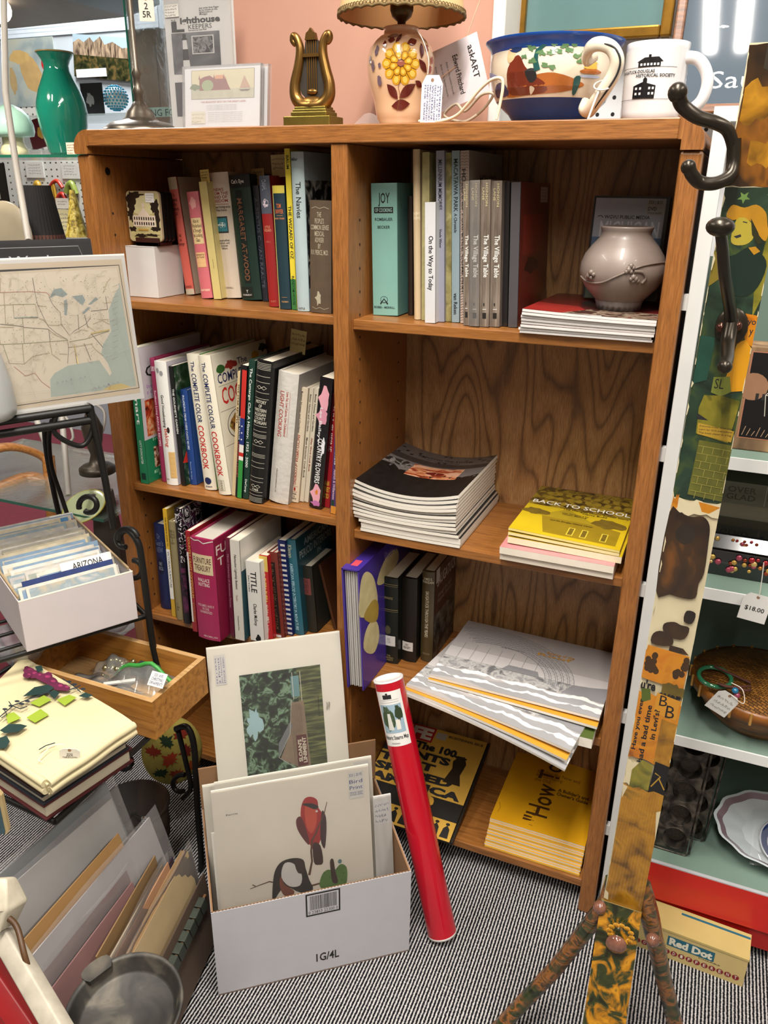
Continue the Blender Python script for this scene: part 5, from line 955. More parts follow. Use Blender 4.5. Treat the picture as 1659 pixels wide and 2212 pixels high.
# blue chamber pot
y_ = 0.14; c0 = AY(1186, 258, y_); c0.z = H; pot = thing('painted_pot', 'large blue-rimmed porcelain pot painted with a garden scene', 'pot', c0)
pf = prof(1186, y_, H, [(258, 70), (250, 88), (235, 104), (222, 116), (200, 127), (170, 134), (140, 135), (122, 133), (112, 136), (102, 144), (97, 148), (94, 148), (94, 142), (104, 132), (130, 126)])
BLU = P('#174a9c', 0.22, 0.04, coat=0.15); PC = P('#ddd2bd', 0.12, 0.02, coat=0.7)
pf[0] = (pf[0][0], 0.0); zr_ = lambda v: AY(1186, v, y_).z - H
g = G()
lo = [(0, 0)] + [q for q in pf if q[1] <= zr_(219)]
mid = [q for q in pf[:8] if q[1] >= zr_(224)]; i5 = [i for i, q in enumerate(pf) if q[1] >= zr_(219)][0]
g.lathe([(0, 0)] + pf[:4], BLU, 56); g.lathe(pf[3:8], PC, 56); g.lathe(pf[7:12], BLU, 56); g.lathe(pf[11:], BLU, 56); g.lathe([pf[-1], (pf[-1][0] * 0.92, 0.05), (pf[-1][0] * 0.45, 0.01), (0, 0.008)], PC, 56)
fa = face_angle(c0); z0_, z1_ = pf[3][1], pf[7][1]
cv = wrapcv(g, pf[:8], c0, fa - 1.4, fa + 1.4, z0_, z1_)
def px(u, v): return (0.5 + math.asin(max(-.99, min(.99, (u - 1186) / 134))) / 2.8, (zr_(v) - z0_) / (z1_ - z0_))
def pol(l, m): cv.spoly([px(*p) for p in l], m)
RB = P('#6f2f1e', 0.15, 0.15, coat=0.6); OC = P('#a8622c', 0.15, 0.15, coat=0.6); GR = P('#5a7a52', 0.15, 0.1, coat=0.6); DG = P('#22504e', 0.15, 0.1, coat=0.6); NB = P('#26345e', 0.15, 0.1, coat=0.6)
pol([(1085, 218), (1100, 190), (1150, 178), (1190, 175), (1240, 190), (1252, 200), (1210, 212), (1150, 216)], OC)
pol([(1092, 200), (1095, 160), (1110, 137), (1120, 140), (1130, 160), (1150, 180), (1172, 195), (1170, 214), (1100, 216)], RB)
pol([(1092, 138), (1095, 120), (1106, 122), (1108, 140), (1098, 150)], P('#d8b48a', 0.2, 0)); pol([(1094, 122), (1100, 113), (1115, 112), (1120, 125), (1106, 130)], NB)
pol([(1130, 170), (1148, 165), (1154, 185), (1140, 193)], INK); pol([(1060, 215), (1068, 190), (1085, 190), (1090, 214)], NB); pol([(1140, 200), (1150, 205), (1140, 217)], PC)
cv.line([px(*p) for p in ((1155, 170), (1150, 150), (1152, 130), (1170, 115), (1185, 106), (1192, 104))], [0.008, 0.007, 0.005, 0.004, 0.003, 0.002], DG)
r_ = random.Random(2)
for u, v in ((1135, 115), (1148, 108), (1140, 125), (1128, 140), (1145, 150), (1160, 135), (1185, 118), (1195, 132), (1205, 122), (1180, 135), (1225, 118), (1215, 130), (1230, 142), (1240, 150), (1250, 145), (1245, 135), (1170, 160), (1185, 165)):
    x, y = px(u, v); cv.ell(x, y, 0.022, 0.05, GR, n=14, jag=0.5, seed=u); cv.h -= 0.00002
pol([(1245, 175), (1275, 175), (1282, 170), (1262, 164), (1240, 170)], OC); pol([(1247, 165), (1272, 165), (1270, 155), (1275, 155), (1260, 147), (1246, 156), (1250, 156)], P('#c9a84a', 0.2, 0.05)); cv.ell(*px(1262, 181), 0.07, 0.03, P('#a9b4cc', 0.2, 0.1)); 
pol([(1230, 185), (1243, 183), (1240, 215), (1232, 215)], DG); pol([(1050, 160), (1062, 165), (1075, 175), (1060, 178)], P('#8a90b8', 0.2, 0.1))
g.build('pot_body', pot)
def MW(u, v, y): return AY(u, v, y) - c0
g = G(); hp = [(1322, 96, 0.10), (1300, 92, 0.07), (1278, 98, 0.045), (1268, 118, 0.032), (1272, 140, 0.03), (1282, 150, 0.035), (1288, 140, 0.04)]
hp = [(1283, 118, .06), (1268, 128, .05), (1270, 112, .04), (1280, 99, .03), (1300, 95, .025), (1322, 105, .025), (1333, 130, .025), (1326, 160, .028), (1308, 190, .03), (1290, 215, .035), (1272, 240, .045), (1262, 238, .055), (1268, 222, .065)]
g.tube(spline([MW(*p) for p in hp], 6), 0.0066, PC, n=12, flat=1.3); g.tube(spline([MW(p[0] + 7, p[1], p[2] - 0.006) for p in hp[2:12]], 6), 0.0012, INK, n=6)
g.build('handle', pot)
g = G(); g.tube(spline([AY(1302, 184, .03), AY(1290, 205, .02), AY(1270, 258, .01)], 5), 0.0013, P('#d8d4cc', 0.6, 0.02), n=6); g.torus(AY(1303, 184, .03), 0.011, 0.0009, P('#d8d4cc', 0.6, 0.02), M=Matrix.Rotation(0.6, 3, 'X')); tag(g.build('white_string'), 'thin white string tied round the handle of the blue-rimmed pot', 'string')
# mug
y_ = 0.13; c0 = AY(1405, 250, y_); c0.z = H; mug = thing('mug', 'white museum mug with black house emblems on the right end of the bookcase', 'mug', c0)
MG = P('#d6d5d6', 0.12, 0.01, coat=0.7)
pf = prof(1410, y_, H, [(250, 62), (246, 64), (180, 65), (110, 66), (98, 66.5), (96, 65), (98, 62), (140, 61)]); pf[0] = (pf[0][0], 0)
g = G(); g.lathe([(0, 0)] + pf + [(pf[-1][0] - 0.001, 0.01), (0, 0.008)], MG, 56)
fa = face_angle(c0) - 0.12; z1_ = pf[4][1]; cv = wrapcv(g, pf[:5], c0, fa - 1.1, fa + 1.1, 0.0, z1_); mk = P('#17171a', 0.25, 0)
def mp_(u, v): return (0.5 + 0.12 / 2.2 + math.asin(max(-.99, min(.99, (u - 1409) / 65))) / 2.2, (AY(1410, v, y_).z - H) / z1_)
def mpol(l): cv.poly([mp_(*p) for p in l], mk)
def mtx(t_, u0, u1, v0, v1): a = mp_(u0, v1); b = mp_(u1, v0); cv.text(t_, a[0], a[1], b[0], b[1], mk, bold=0.02)
mpol([(1370, 142), (1384, 133), (1412, 132), (1422, 142)]); mpol([(1392, 133), (1392, 127), (1397, 127), (1397, 133)]); mpol([(1373, 142), (1373, 153), (1417, 152), (1417, 142)])
cv.line([mp_(1345 + i * 5, 153) for i in range(22)], 0.0004, mk)
for i in range(6): a = mp_(1377 + i * 6.6, 150); b = mp_(1381 + i * 6.6, 145); cv.rect(a[0], a[1], b[0], b[1], MG)
mtx('SAUGATUCK-DOUGLAS', 1346, 1407, 158, 165); mtx('HISTORICAL SOCIETY', 1371, 1448, 167, 174)
mpol([(1368, 218), (1368, 192), (1386, 184), (1412, 192), (1411, 219)]); mpol([(1386, 186), (1386, 178), (1390, 174), (1394, 178), (1394, 188)]); cv.line([mp_(1345 + i * 5, 220) for i in range(20)], 0.0004, mk)
for i, u in enumerate((1372, 1380, 1398, 1405)):
    for v in (200, 211): a = mp_(u, v); b = mp_(u + 4, v - 5); cv.rect(a[0], a[1], b[0], b[1], MG)
g.build('mug_body', mug)
g = G(); g.tube(spline([AY(u, v, y_ - 0.01) - c0 for u, v in ((1470, 132), (1485, 124), (1508, 128), (1524, 150), (1528, 180), (1518, 212), (1500, 232), (1480, 240), (1465, 236))], 6), 0.0062, MG, n=12, flat=1.2); g.build('handle', mug)
# ------------------------------------------------------------------ frosted vase and disc case on the upper right shelf
y_ = 0.085; zb = ZU + 0.0335; c0 = AY(1350, 670, y_); c0.z = zb; c0.x = min(c0.x, XR - 0.0608)
vs = thing('frosted_vase', 'round frosted glass vase with a trailing vine in relief, on the red magazines', 'vase', c0)
FG = P('#85776f', 0.42, 0.05, sc=50, trans=0.0, coat=0.1)
pf = prof(1352, y_, zb, [(672, 44), (668, 46), (655, 47), (648, 50), (635, 62), (620, 76), (600, 87), (585, 90), (570, 89), (550, 83), (530, 70), (515, 57), (505, 52), (498, 53), (492, 56), (489, 56), (488, 52), (500, 49), (525, 60)]); pf[0] = (pf[0][0], 0)
g = G(); g.lathe([(0, 0)] + pf[:4], P('#8a8280', 0.15, 0.1, alpha=0.8), 48, ribs=24, ribamp=0.03); g.lathe(pf[3:], FG, 48)
g.build('vase_body', vs)
fa = face_angle(c0); cv = wrapcv(G(), pf[3:], c0, fa - 1.5, fa + 1.5, pf[4][1], pf[12][1]); VN = P('#75685f', 0.35, 0.1)
def vp(u, v, h=0.001): return cv.fn(0.5 + math.asin(max(-.99, min(.99, (u - 1352) / 90))) / 3.0, (AY(1352, v, y_).z - zb - pf[4][1]) / (pf[12][1] - pf[4][1]), h)
g = G(); g.tube(spline([vp(u, v) for u, v in ((1266, 598), (1280, 607), (1310, 605), (1340, 590), (1365, 577), (1390, 567), (1420, 562), (1440, 563))], 6), 0.0013, VN, n=6); g.tube(spline([vp(u, v) for u, v in ((1375, 578), (1392, 580), (1400, 592), (1395, 603))], 5), 0.0022, VN, n=6)
for u, v in ((1368, 567), (1375, 590), (1290, 585), (1364, 575), (1285, 592), (1380, 594)): g.ball(vp(u, v), 0.004, VN, n=8); g.ball(vp(u + 5, v + 4), 0.003, VN, n=8); g.ball(vp(u - 4, v + 4), 0.003, VN, n=8)
g.build('vine_relief', vs)
a = AY(1295, 424, 0.2); b = AY(1458, 424, 0.2); bl_ = AY(1272, 655, 0.15)
dv = thing('disc_case', 'blue-grey disc case with a handwritten price sticker behind the frosted vase', 'disc case', mat=Matrix.Translation((a.x - 0.004, 0.165, ZU + 0.034)) @ Matrix.Rotation(-0.12, 4, 'X'))
W_ = b.x - a.x; Hh = (a.z - ZU - 0.032)
g = G(); g.box(0, W_, 0, 0.014, 0, Hh, P('#15161a', 0.3, 0.05)); c = CV(g, (0.003, 0, 0), (W_ - 0.008, 0, 0), (0, 0, Hh - 0.003))
c.rect(0, 0, 1, 1, P('#a9b2c0', 0.25, 0.03)); c.rect(0, 0.3, 1, 0.62, P('#5a7898', 0.25, 0.05)); c.rect(0, 0.0, 1, 0.3, P('#3a4438', 0.25, 0.1))
c.text('WGVU PUBLIC MEDIA', 0.15, 0.80, 0.8, 0.835, INK); c.line([(0.05, 0.82), (0.1, 0.83), (0.13, 0.81)], 0.001, INK); c.text('MICHIGAN', 0.1, 0.62, 0.95, 0.78, P('#d8dce4', 0.4, 0))
c.rect(0.74, 0.84, 0.99, 0.99, P('#a9a9a4', 0.3, 0.02)); c.text('333 | $15', 0.76, 0.94, 0.95, 0.98, INK); c.text('DVD', 0.76, 0.885, 0.88, 0.92, INK); c.text('STOCK 3DVDC', 0.76, 0.85, 0.96, 0.87, INK)
g.build('case', dv)
# ------------------------------------------------------------------ big old magazines on the bottom right shelf
LB = Vector((0.481, -0.006, 0.062)); U_ = Vector((0.198, 0.0, 0)); V_ = Vector((0.012, 0.236, 0.052))
def mag(name, label, off, t, draw, cov, grp='old magazines on the bottom right shelf'):
    N_ = U_.cross(V_).normalized()
    o = thing(name, label, 'magazine', mat=frame(LB + off, U_.normalized(), (V_ - U_.normalized() * V_.dot(U_.normalized())).normalized(), N_), group=grp)
    g = G(); g.box(0, U_.length, 0, V_.length, 0, t, P('#1a1816', 0.4, 0.1)); c = CV(g, (0, 0, t), (U_.length, 0, 0), (0, V_.length, 0)); draw(c) if draw else c.rect(0, 0, 1, 1, P(cov, 0.4, 0.05)); g.build('magazine_body', o); return o
mag('magazine', 'dark old magazine under the bicentennial one on the bottom shelf', Vector((0.004, 0.008, -0.0065)), 0.005, None, '#2a241e')
def life(c):
    c.rect(0, 0, 1, 1, P('#c2983f', 0.4, 0.05)); c.rect(0.0, 0.84, 0.45, 1.0, P('#a8201c', 0.4, 0.03)); c.text('LIFE', 0.04, 0.86, 0.43, 0.985, P('#d8d0c0', 0.5, 0), bold=0.05); c.rect(0.47, 0.9, 0.58, 0.97, P('#a8a090', 0.5, 0.05)); c.text('BICENTENNIAL ISSUE', 0.6, 0.94, 0.97, 0.965, INK, bold=0.03)
    for k, (t_, x1) in enumerate((('The 100', 0.75), ('EVENTS', 0.72), ('THAT', 0.6), ('SHAPED', 0.82), ('AMERICA', 0.95))): c.text(t_, 0.0 if k != 0 else 0.3, 0.755 - k * 0.1, x1, 0.835 - k * 0.1, INK, bold=0.06)
    c.poly([(0.72, 0.5), (0.76, 0.65), (0.74, 0.72), (0.78, 0.78), (0.84, 0.79), (0.88, 0.72), (0.86, 0.6), (0.9, 0.5)], P('#2a1e10', 0.5, 0)); c.ell(0.8, 0.77, 0.07, 0.015, P('#2a1e10', 0.5, 0))
    c.rect(0, 0.17, 1, 0.34, P('#17130f', 0.5, 0.1)); c.ell(0.55, 0.3, 0.14, 0.07, P('#c79436', 0.5, 0.15), jag=0.3); c.ell(0.5, 0.28, 0.05, 0.05, P('#a83a1c', 0.5, 0.1), jag=0.3)
    for i in range(9): c.poly([(0.05 + i * 0.105, 0.02), (0.06 + i * 0.105, 0.1), (0.09 + i * 0.105, 0.13), (0.12 + i * 0.105, 0.1), (0.13 + i * 0.105, 0.02)], P('#17130f', 0.5, 0.1)); c.ell(0.09 + i * 0.105, 0.14, 0.02, 0.012, P('#17130f', 0.5, 0)); c.h -= 0.00005
mag('magazine', 'old tan magazine with heavy black headline and red masthead behind the red tube', Vector((0, 0, 0)), 0.006, life, '')
# ------------------------------------------------------------------ open carton of prints
def PXP(u, v, O, N): d = ray(u, v); return CAM + d * ((Vector(O) - CAM).dot(N) / d.dot(N))
A_ = AZ(473, 2151, 0); B_ = AZ(883, 2054, 0); bu = (B_ - A_).normalized(); bn = Vector((-bu.y, bu.x, 0)); BW = (B_ - A_).length
F0 = PXP(451, 1977, A_, bn); BH = 0.5 * ((PXP(451, 1977, A_, bn).z) + PXP(883, 1881, A_, bn).z)
R_ = AZ(848, 1672, BH); BD = max(0.17, min(0.30, (R_ - A_).dot(bn))); print('BOX', BW, BH, BD, PXP(451, 1977, A_, bn).z, PXP(883, 1881, A_, bn).z)
BM = frame(A_, bu, bn, Vector((0, 0, 1)))
KR = P('#8d6a4a', 0.8, 0.06, sc=18); WB = P('#b9b8bd', 0.7, 0.02)
cb = thing('carton', 'white-fronted open cardboard carton full of matted prints, 1G/4L printed on it', 'carton', mat=BM)
g = G(); t = 0.003
g.box(0, BW, 0, t * 0.4, 0, BH, WB); g.box(0.0, BW, t * 0.4, t, 0, BH, KR)
c = CV(g, (0, 0, 0), (BW, 0, 0), (0, 0, BH))
c.text('1G/4L', 0.50, 0.14, 0.62, 0.24, INK, bold=0.02)
c.rect(0.455, 0.72, 0.63, 0.985, INK); c.rect(0.463, 0.737, 0.622, 0.968, WB)
r_ = random.Random(8); x = 0.475
while x < 0.61: w = r_.choice((0.0012, 0.002, 0.0032)); c.rect(x, 0.79, x + w, 0.955, INK); x += w + r_.choice((0.0015, 0.0025)); c.h = 0.0004
c.text('0 23853 22300 0', 0.468, 0.745, 0.617, 0.78, INK, bold=0)
g.box(0, t, t, BD, 0, BH, KR); g.box(BW - t, BW, t, BD, 0, BH, KR); g.box(-0.0004, 0, 0, BD, 0, BH, WB); g.box(BW, BW + 0.0004, 0, BD, 0, BH, WB)
g.box(0, BW, BD - t, BD, 0, BH, KR); g.box(0, BW, 0, BD, 0, t, KR)
g.build('carton_body', cb)
g = G()
for k in range(60): x = BW * k / 60; g.box(x, x + BW / 120, t * 0.3, t * 0.7, BH - 0.0005, BH + 0.0006, P('#5a4028', 0.8, 0.05))
g.box(0, BW, BD - t, BD, BH, BH + 0.085, KR)
q = [(0.0, BD - t, BH - 0.004), (BW, BD - t, BH - 0.004)]; g.box(0, BW, BD - t - 0.0008, BD - t, BH - 0.0015, BH + 0.0015, P('#5f452e', 0.8, 0.05))
g.build('back_flap', cb)
Z_ = Vector((0, 0, 1)); MI = BM.inverted()
def print_board(label, nb, tilt, TL, TR, draw, thick=0.003, col='#ddd8cb', grp='matted prints in the carton', film_=True, cut=0.0, down=0.006, cat='print'):
    """board standing in the carton; foot line nb behind the front, leaning back by tilt"""
    up = (Z_ * math.cos(tilt) + bn * math.sin(tilt)).normalized(); N = bu.cross(up).normalized(); O = A_ + bn * nb + Z_ * down
    a = PXP(*TL, O, N) - O; b = PXP(*TR, O, N) - O
    x0, x1 = a.dot(bu), b.dot(bu); h = 0.5 * (a.dot(up) + b.dot(up)); sl = math.atan2(b.dot(up) - a.dot(up), x1 - x0)
    x0 = max(x0, 0.004); x1 = min(x1, BW - 0.004)
    print(label[:20], 'x', round(x0, 3), round(x1, 3), 'h', round(h, 3), 'slope', round(sl, 3), 'topn', nb + h * math.sin(tilt))
    o = thing('matted_print', label, cat, mat=frame(O + bu * x0, bu, -N if False else N * -1, up), group=grp)
    o.matrix_world = frame(O + bu * x0, bu, up.cross(bu), up)
    g = G(); W = x1 - x0; g.box(0, W, 0, thick, 0, h, P(col, 0.6, 0.015))
    c = CV(g, (0, 0, 0), (W, 0, 0), (0, 0, h))
    if draw: draw(c)
    g.build('board', o)
    if film_: g = G(); g.sheet(lambda u, v: (W * u, -0.0016 - 0.0004 * math.sin(13 * u + 7 * v), h * v), 12, 12, film('print_film', '#ffffff', 0.03, 0.12)); g.build('plastic_wrap', o)
    return o
def barn(c):
    # art occupies the middle, turned on its side
    x0, x1, y0, y1 = 0.22, 0.83, 0.40, 0.885
    X = lambda t_: x0 + (x1 - x0) * t_; Y = lambda t_: y0 + (y1 - y0) * t_
    c.rect(X(0), Y(0.05), X(1), Y(1), patches('tree_crowns', [(0.32, '#0f1310'), (0.45, '#1f2c1e'), (0.52, '#3d5238'), (0.6, '#7d9a80'), (0.7, '#222e20')], 75, 0.5, 6, 0.9))
    c.ell(X(0.14), Y(0.62), 0.05, 0.05, P('#9dbcc0', 0.5, 0.05), jag=0.4, n=30)
    c.poly([(X(0.7), Y(0.05)), (X(0.7), Y(1)), (X(1), Y(1)), (X(1), Y(0.05))], patches('meadow', [(0.3, '#262b1a'), (0.5, '#4c5230'), (0.65, '#7a7d4c')], 40, 0.5, 6, 0.4, vec=(0.6, 1, 6)))
    bw_ = P('#85725e', 0.5, 0.12, sc=70); rf = P('#6f7274', 0.5, 0.1)
    c.poly([(X(0.68), Y(0.02)), (X(0.62), Y(0.24)), (X(0.42), Y(0.32)), (X(0.56), Y(0.5)), (X(0.6), Y(0.74)), (X(0.76), Y(0.74)), (X(0.80), Y(0.02))], bw_)
    c.poly([(X(0.40), Y(0.34)), (X(0.41), Y(0.44)), (X(0.58), Y(0.60)), (X(0.60), Y(0.56)), (X(0.56), Y(0.5))], rf)
    c.line([(X(0.68), Y(0.02)), (X(0.62), Y(0.22)), (X(0.40), Y(0.33)), (X(0.56), Y(0.5)), (X(0.61), Y(0.76))], 0.0012, P('#a8a49c', 0.5, 0))
    for k in range(12): c.line([(X(0.6 + 0.01 * k), Y(0.05)), (X(0.58 + 0.013 * k), Y(0.72))], 0.0004, P('#5c4c3e', 0.5, 0)); c.h -= 0.00002
    c.rect(X(0.63), Y(0.24), X(0.76), Y(0.48), P('#5a2b2a', 0.5, 0.06)); c.text("SLOAN'S\nLINIMENT", X(0.645), Y(0.26), X(0.75), Y(0.46), P('#c9c0ac', 0.5, 0), rot=90, bold=0.04)
    c.poly([(X(0.62), Y(0.1)), (X(0.71), Y(0.1)), (X(0.69), Y(0.19)), (X(0.62), Y(0.19))], INK)
    c.rect(X(0.62), Y(0.78), X(0.72), Y(0.94), P('#6a8f92', 0.5, 0.05)); c.line([(X(0.64), Y(0.76)), (X(0.64), Y(0.97))], 0.001, P('#c8c4b8', 0.5, 0)); c.line([(X(0.74), Y(0.74)), (X(0.74), Y(0.97))], 0.001, P('#c8c4b8', 0.5, 0))
    c.text('Jim Harrison', X(0.93), Y(0.60), X(0.96), Y(0.76), P('#14140f', 0.5, 0), rot=90, bold=0); c.scrib(X(1.04), Y(0.6), X(1.09), Y(0.74), 1, P('#8a8478', 0.5, 0), 4)
    c.rect(0.05, 0.86, 0.13, 0.97, P('#cfcbc6', 0.5, 0)); 
    for k, t_ in enumerate(('333 | 39.95', '2 Prints', 'Jim Harrison', 'STOCK 333SC')): c.text(t_, 0.055 + k * 0.018, 0.865, 0.067 + k * 0.018, 0.96, BINK, rot=90, bold=0)
print_board('white-matted barn print standing on its side at the back of the carton', BD - 0.085, 0.30, (445, 1402), (733, 1361), barn)
print_board('blank cream-backed matted print, leftmost edge visible behind the bird prints', 0.085, 0.24, (436, 1693), (768, 1645), None)
print_board('cream matted print with a price note, directly behind the front bird print', 0.070, 0.22, (462, 1688), (802, 1636), lambda c: (c.rect(0.88, 0.8, 0.98, 0.98, P('#cfccc6', 0.5, 0)), c.text('333 / 20.95', 0.885, 0.93, 0.975, 0.955, BINK, bold=0), c.text('B\nP\ns', 0.955, 0.82, 0.97, 0.91, BINK, bold=0)))
print_board('small white-backed print with a price sticker, at the right side of the carton', 0.06, 0.18, (806, 1722), (844, 1715), lambda c: (c.rect(0.05, 0.78, 0.9, 0.96, P('#d2d0ce', 0.5, 0)), c.scrib(0.08, 0.79, 0.9, 0.95, 4, BINK, 4, 0.0005)), col='#cfccc8')
print_board('plain white mat board showing only its left edge beside the bird print', 0.052, 0.2, (456, 1800), (520, 1790), None, col='#d6d2c8', film_=False)
def birds(c):
    c.rect(0, 0, 1, 1, P('#d9d2c4', 0.5, 0.02)); K = P('#241a16', 0.5, 0.1); RR = P('#a01f1c', 0.5, 0.12, sc=70); r2 = P('#c24a30', 0.5, 0.1); W_ = P('#cfccc8', 0.5, 0.05); tw_ = P('#5a3a24', 0.5, 0.1); GN = P('#56793a', 0.5, 0.15, sc=60); 
    # picture coordinates -> board coordinates (front print corners)
    TLp, TRp = (455, 1709), (795, 1652); ub = Vector((0, 0))
    def q(u, v):
        p = MB_inv @ PXP(u, v, OB_, NB_); return (p.x / c.W, p.z / c.H)
    def poly(l, m): c.spoly([q(*p) for p in l], m)
    poly([(650, 1745), (658, 1725), (672, 1721), (685, 1728), (688, 1745), (695, 1755), (701, 1775), (698, 1800), (690, 1820), (682, 1840), (672, 1828), (655, 1800), (650, 1775)], RR)
    poly([(658, 1745), (670, 1736), (682, 1745), (684, 1775), (674, 1800), (662, 1785)], r2)
    poly([(651, 1765), (640, 1770), (642, 1790), (655, 1812), (668, 1825), (664, 1800)], P('#5c1c1c', 0.5, 0.1)); poly([(695, 1752), (704, 1765), (705, 1800), (701, 1833), (692, 1810)], P('#3a1c1e', 0.5, 0.1))
    poly([(676, 1822), (692, 1826), (698, 1862), (688, 1868), (678, 1862)], P('#3e2420', 0.5, 0.1)); poly([(652, 1737), (672, 1735), (688, 1742), (680, 1748), (664, 1742)], K); c.ell(*q(684, 1752), 0.008, 0.006, W_)
    c.line([q(*p) for p in ((706, 1732), (700, 1758), (692, 1775), (682, 1800), (674, 1815), (672, 1838), (674, 1860), (668, 1890))], [0.001, 0.0015, 0.002, 0.003, 0.003, 0.003, 0.003, 0.004], tw_)
    c.line([q(*p) for p in ((540, 1920), (560, 1912), (582, 1904), (620, 1912), (655, 1918), (690, 1908), (720, 1905), (740, 1912))], [0.001, 0.0015, 0.002, 0.003, 0.0035, 0.003, 0.003, 0.003], tw_)
    c.line([q(*p) for p in ((545, 1911), (552, 1914))], 0.0015, tw_)
    poly([(596, 1876), (610, 1860), (635, 1853), (655, 1857), (660, 1875), (668, 1900), (676, 1921), (650, 1928), (620, 1915), (605, 1925), (592, 1945), (588, 1940), (590, 1900)], K)
    poly([(612, 1868), (625, 1862), (640, 1870), (652, 1890), (648, 1912), (625, 1914), (608, 1895)], W_); poly([(606, 1892), (613, 1908), (622, 1915), (636, 1925), (628, 1938), (612, 1932), (604, 1912)], P('#7a4028', 0.5, 0.15))
    poly([(636, 1856), (655, 1858), (658, 1882), (645, 1886), (638, 1872)], P('#3a2620', 0.5, 0.1))
    poly([(693, 1918), (695, 1890), (708, 1878), (722, 1880), (735, 1866), (748, 1872), (750, 1895), (742, 1912)], GN); poly([(713, 1858), (720, 1856), (724, 1880), (730, 1905), (718, 1905), (714, 1880)], P('#3a2418', 0.5, 0.1)); c.ell(*q(734, 1860), 0.013, 0.012, P('#5c7a80', 0.5, 0.1))
    for u, v in ((700, 1885), (712, 1895), (742, 1885), (728, 1875), (738, 1900)): c.ell(*q(u, v), 0.003, 0.003, K, n=6)
    c.text('FERRIS VILLAGE', *(q(486, 1735)), *(q(512, 1729)), INK, bold=0) if False else c.text('Ferris', 0.08, 0.86, 0.15, 0.868, INK, bold=0)
    c.rect(0.865, 0.83, 0.965, 0.975, P('#cfccc6', 0.5, 0)); 
    for k, t_ in enumerate(('333 | 20.95', 'Bird', 'Print', 'STOCK 333SC')): c.text(t_, 0.87, 0.945 - k * 0.033, 0.955, 0.965 - k * 0.033, BINK, bold=0)
nb_, ti_ = 0.030, 0.2
up_ = (Z_ * math.cos(ti_) + bn * math.sin(ti_)).normalized(); NB_ = bu.cross(up_).normalized(); OB_ = A_ + bn * nb_ + Z_ * 0.006
MB_inv = frame(OB_ + bu * max(0.004, (PXP(455, 1709, OB_, NB_) - OB_).dot(bu)), bu, up_.cross(bu), up_).inverted()
print_board('cream print of a red flycatcher above a dark bird and cactus, front of the carton', nb_, ti_, (455, 1709), (795, 1652), birds)

# ------------------------------------------------------------------ red mailing tube
b0 = AZ(955, 2024, 0); b0.z = 0.0; t0 = AY(836, 1463, -0.058); ax_ = (t0 - b0); L_ = ax_.length; print('TUBE', b0, t0, L_)
zx = ax_.normalized(); xx = Vector((1, 0, 0)); xx = (xx - zx * xx.dot(zx)).normalized(); R0 = 0.0245
b0 = b0 + Z_ * (R0 * math.sqrt(1 - zx.z ** 2)); L_ = (t0 - b0).length
tb = thing('mailing_tube', 'long glossy red mailing tube with a picture label, leaning beside the carton', 'mailing tube', mat=frame(b0, xx, zx.cross(xx), zx))
RT = P('#b00c22', 0.22, 0.03, coat=0.4)
g = G(); g.lathe([(R0, 0.003), (R0, L_ - 0.002)], RT, 48); g.build('tube_body', tb)
g = G(); g.lathe([(0, 0), (R0 + 0.0003, 0), (R0 + 0.0003, 0.003), (R0, 0.0035)], P('#cfcac6', 0.4, 0.02), 48); g.build('end_cap', tb)
g = G(); g.lathe([(R0 + 0.0004, L_ - 0.003), (R0 + 0.0004, L_), (R0 - 0.003, L_), (R0 - 0.004, L_ - 0.004), (0, L_ - 0.004)], P('#d5d1cf', 0.4, 0.02), 48); g.build('end_cap', tb)
cl = (frame(b0, xx, zx.cross(xx), zx).inverted() @ CAM); fa = math.atan2(cl.y, cl.x)
g = G(); cv = CV(g, fn=lambda x, y, h: Vector(((R0 + h) * math.cos(fa - 1.25 + 1.9 * x), (R0 + h) * math.sin(fa - 1.25 + 1.9 * x), L_ - 0.108 + 0.092 * y)), W=R0 * 1.9, H=0.092, step=0.004)
cv.rect(0, 0, 1, 1, P('#d8d6d2', 0.4, 0.01)); cv.rect(0.3, 0.86, 0.62, 0.94, INK); cv.rect(0.42, 0.94, 0.5, 0.97, INK); cv.line([(0.15, 0.84), (0.85, 0.84)], 0.0004, INK); cv.line([(0.15, 0.8), (0.85, 0.8)], 0.0004, INK)
cv.rect(0.1, 0.24, 0.9, 0.76, P('#8fa6b4', 0.4, 0.05)); cv.ell(0.35, 0.52, 0.2, 0.22, P('#3a4a30', 0.4, 0.15), jag=0.3); cv.ell(0.75, 0.6, 0.12, 0.14, P('#2c3a26', 0.4, 0.1), jag=0.3); cv.rect(0.6, 0.3, 0.75, 0.48, P('#d0ccc0', 0.4, 0)); cv.poly([(0.3, 0.3), (0.35, 0.6), (0.45, 0.6), (0.5, 0.3)], P('#c8c8c0', 0.4, 0.05))
cv.text('Historic Stearns Map', 0.05, 0.1, 0.95, 0.2, INK, bold=0.02); cv.text('Hidden', 0.3, 0.04, 0.6, 0.07, GREYINK)
g.build('label', tb)

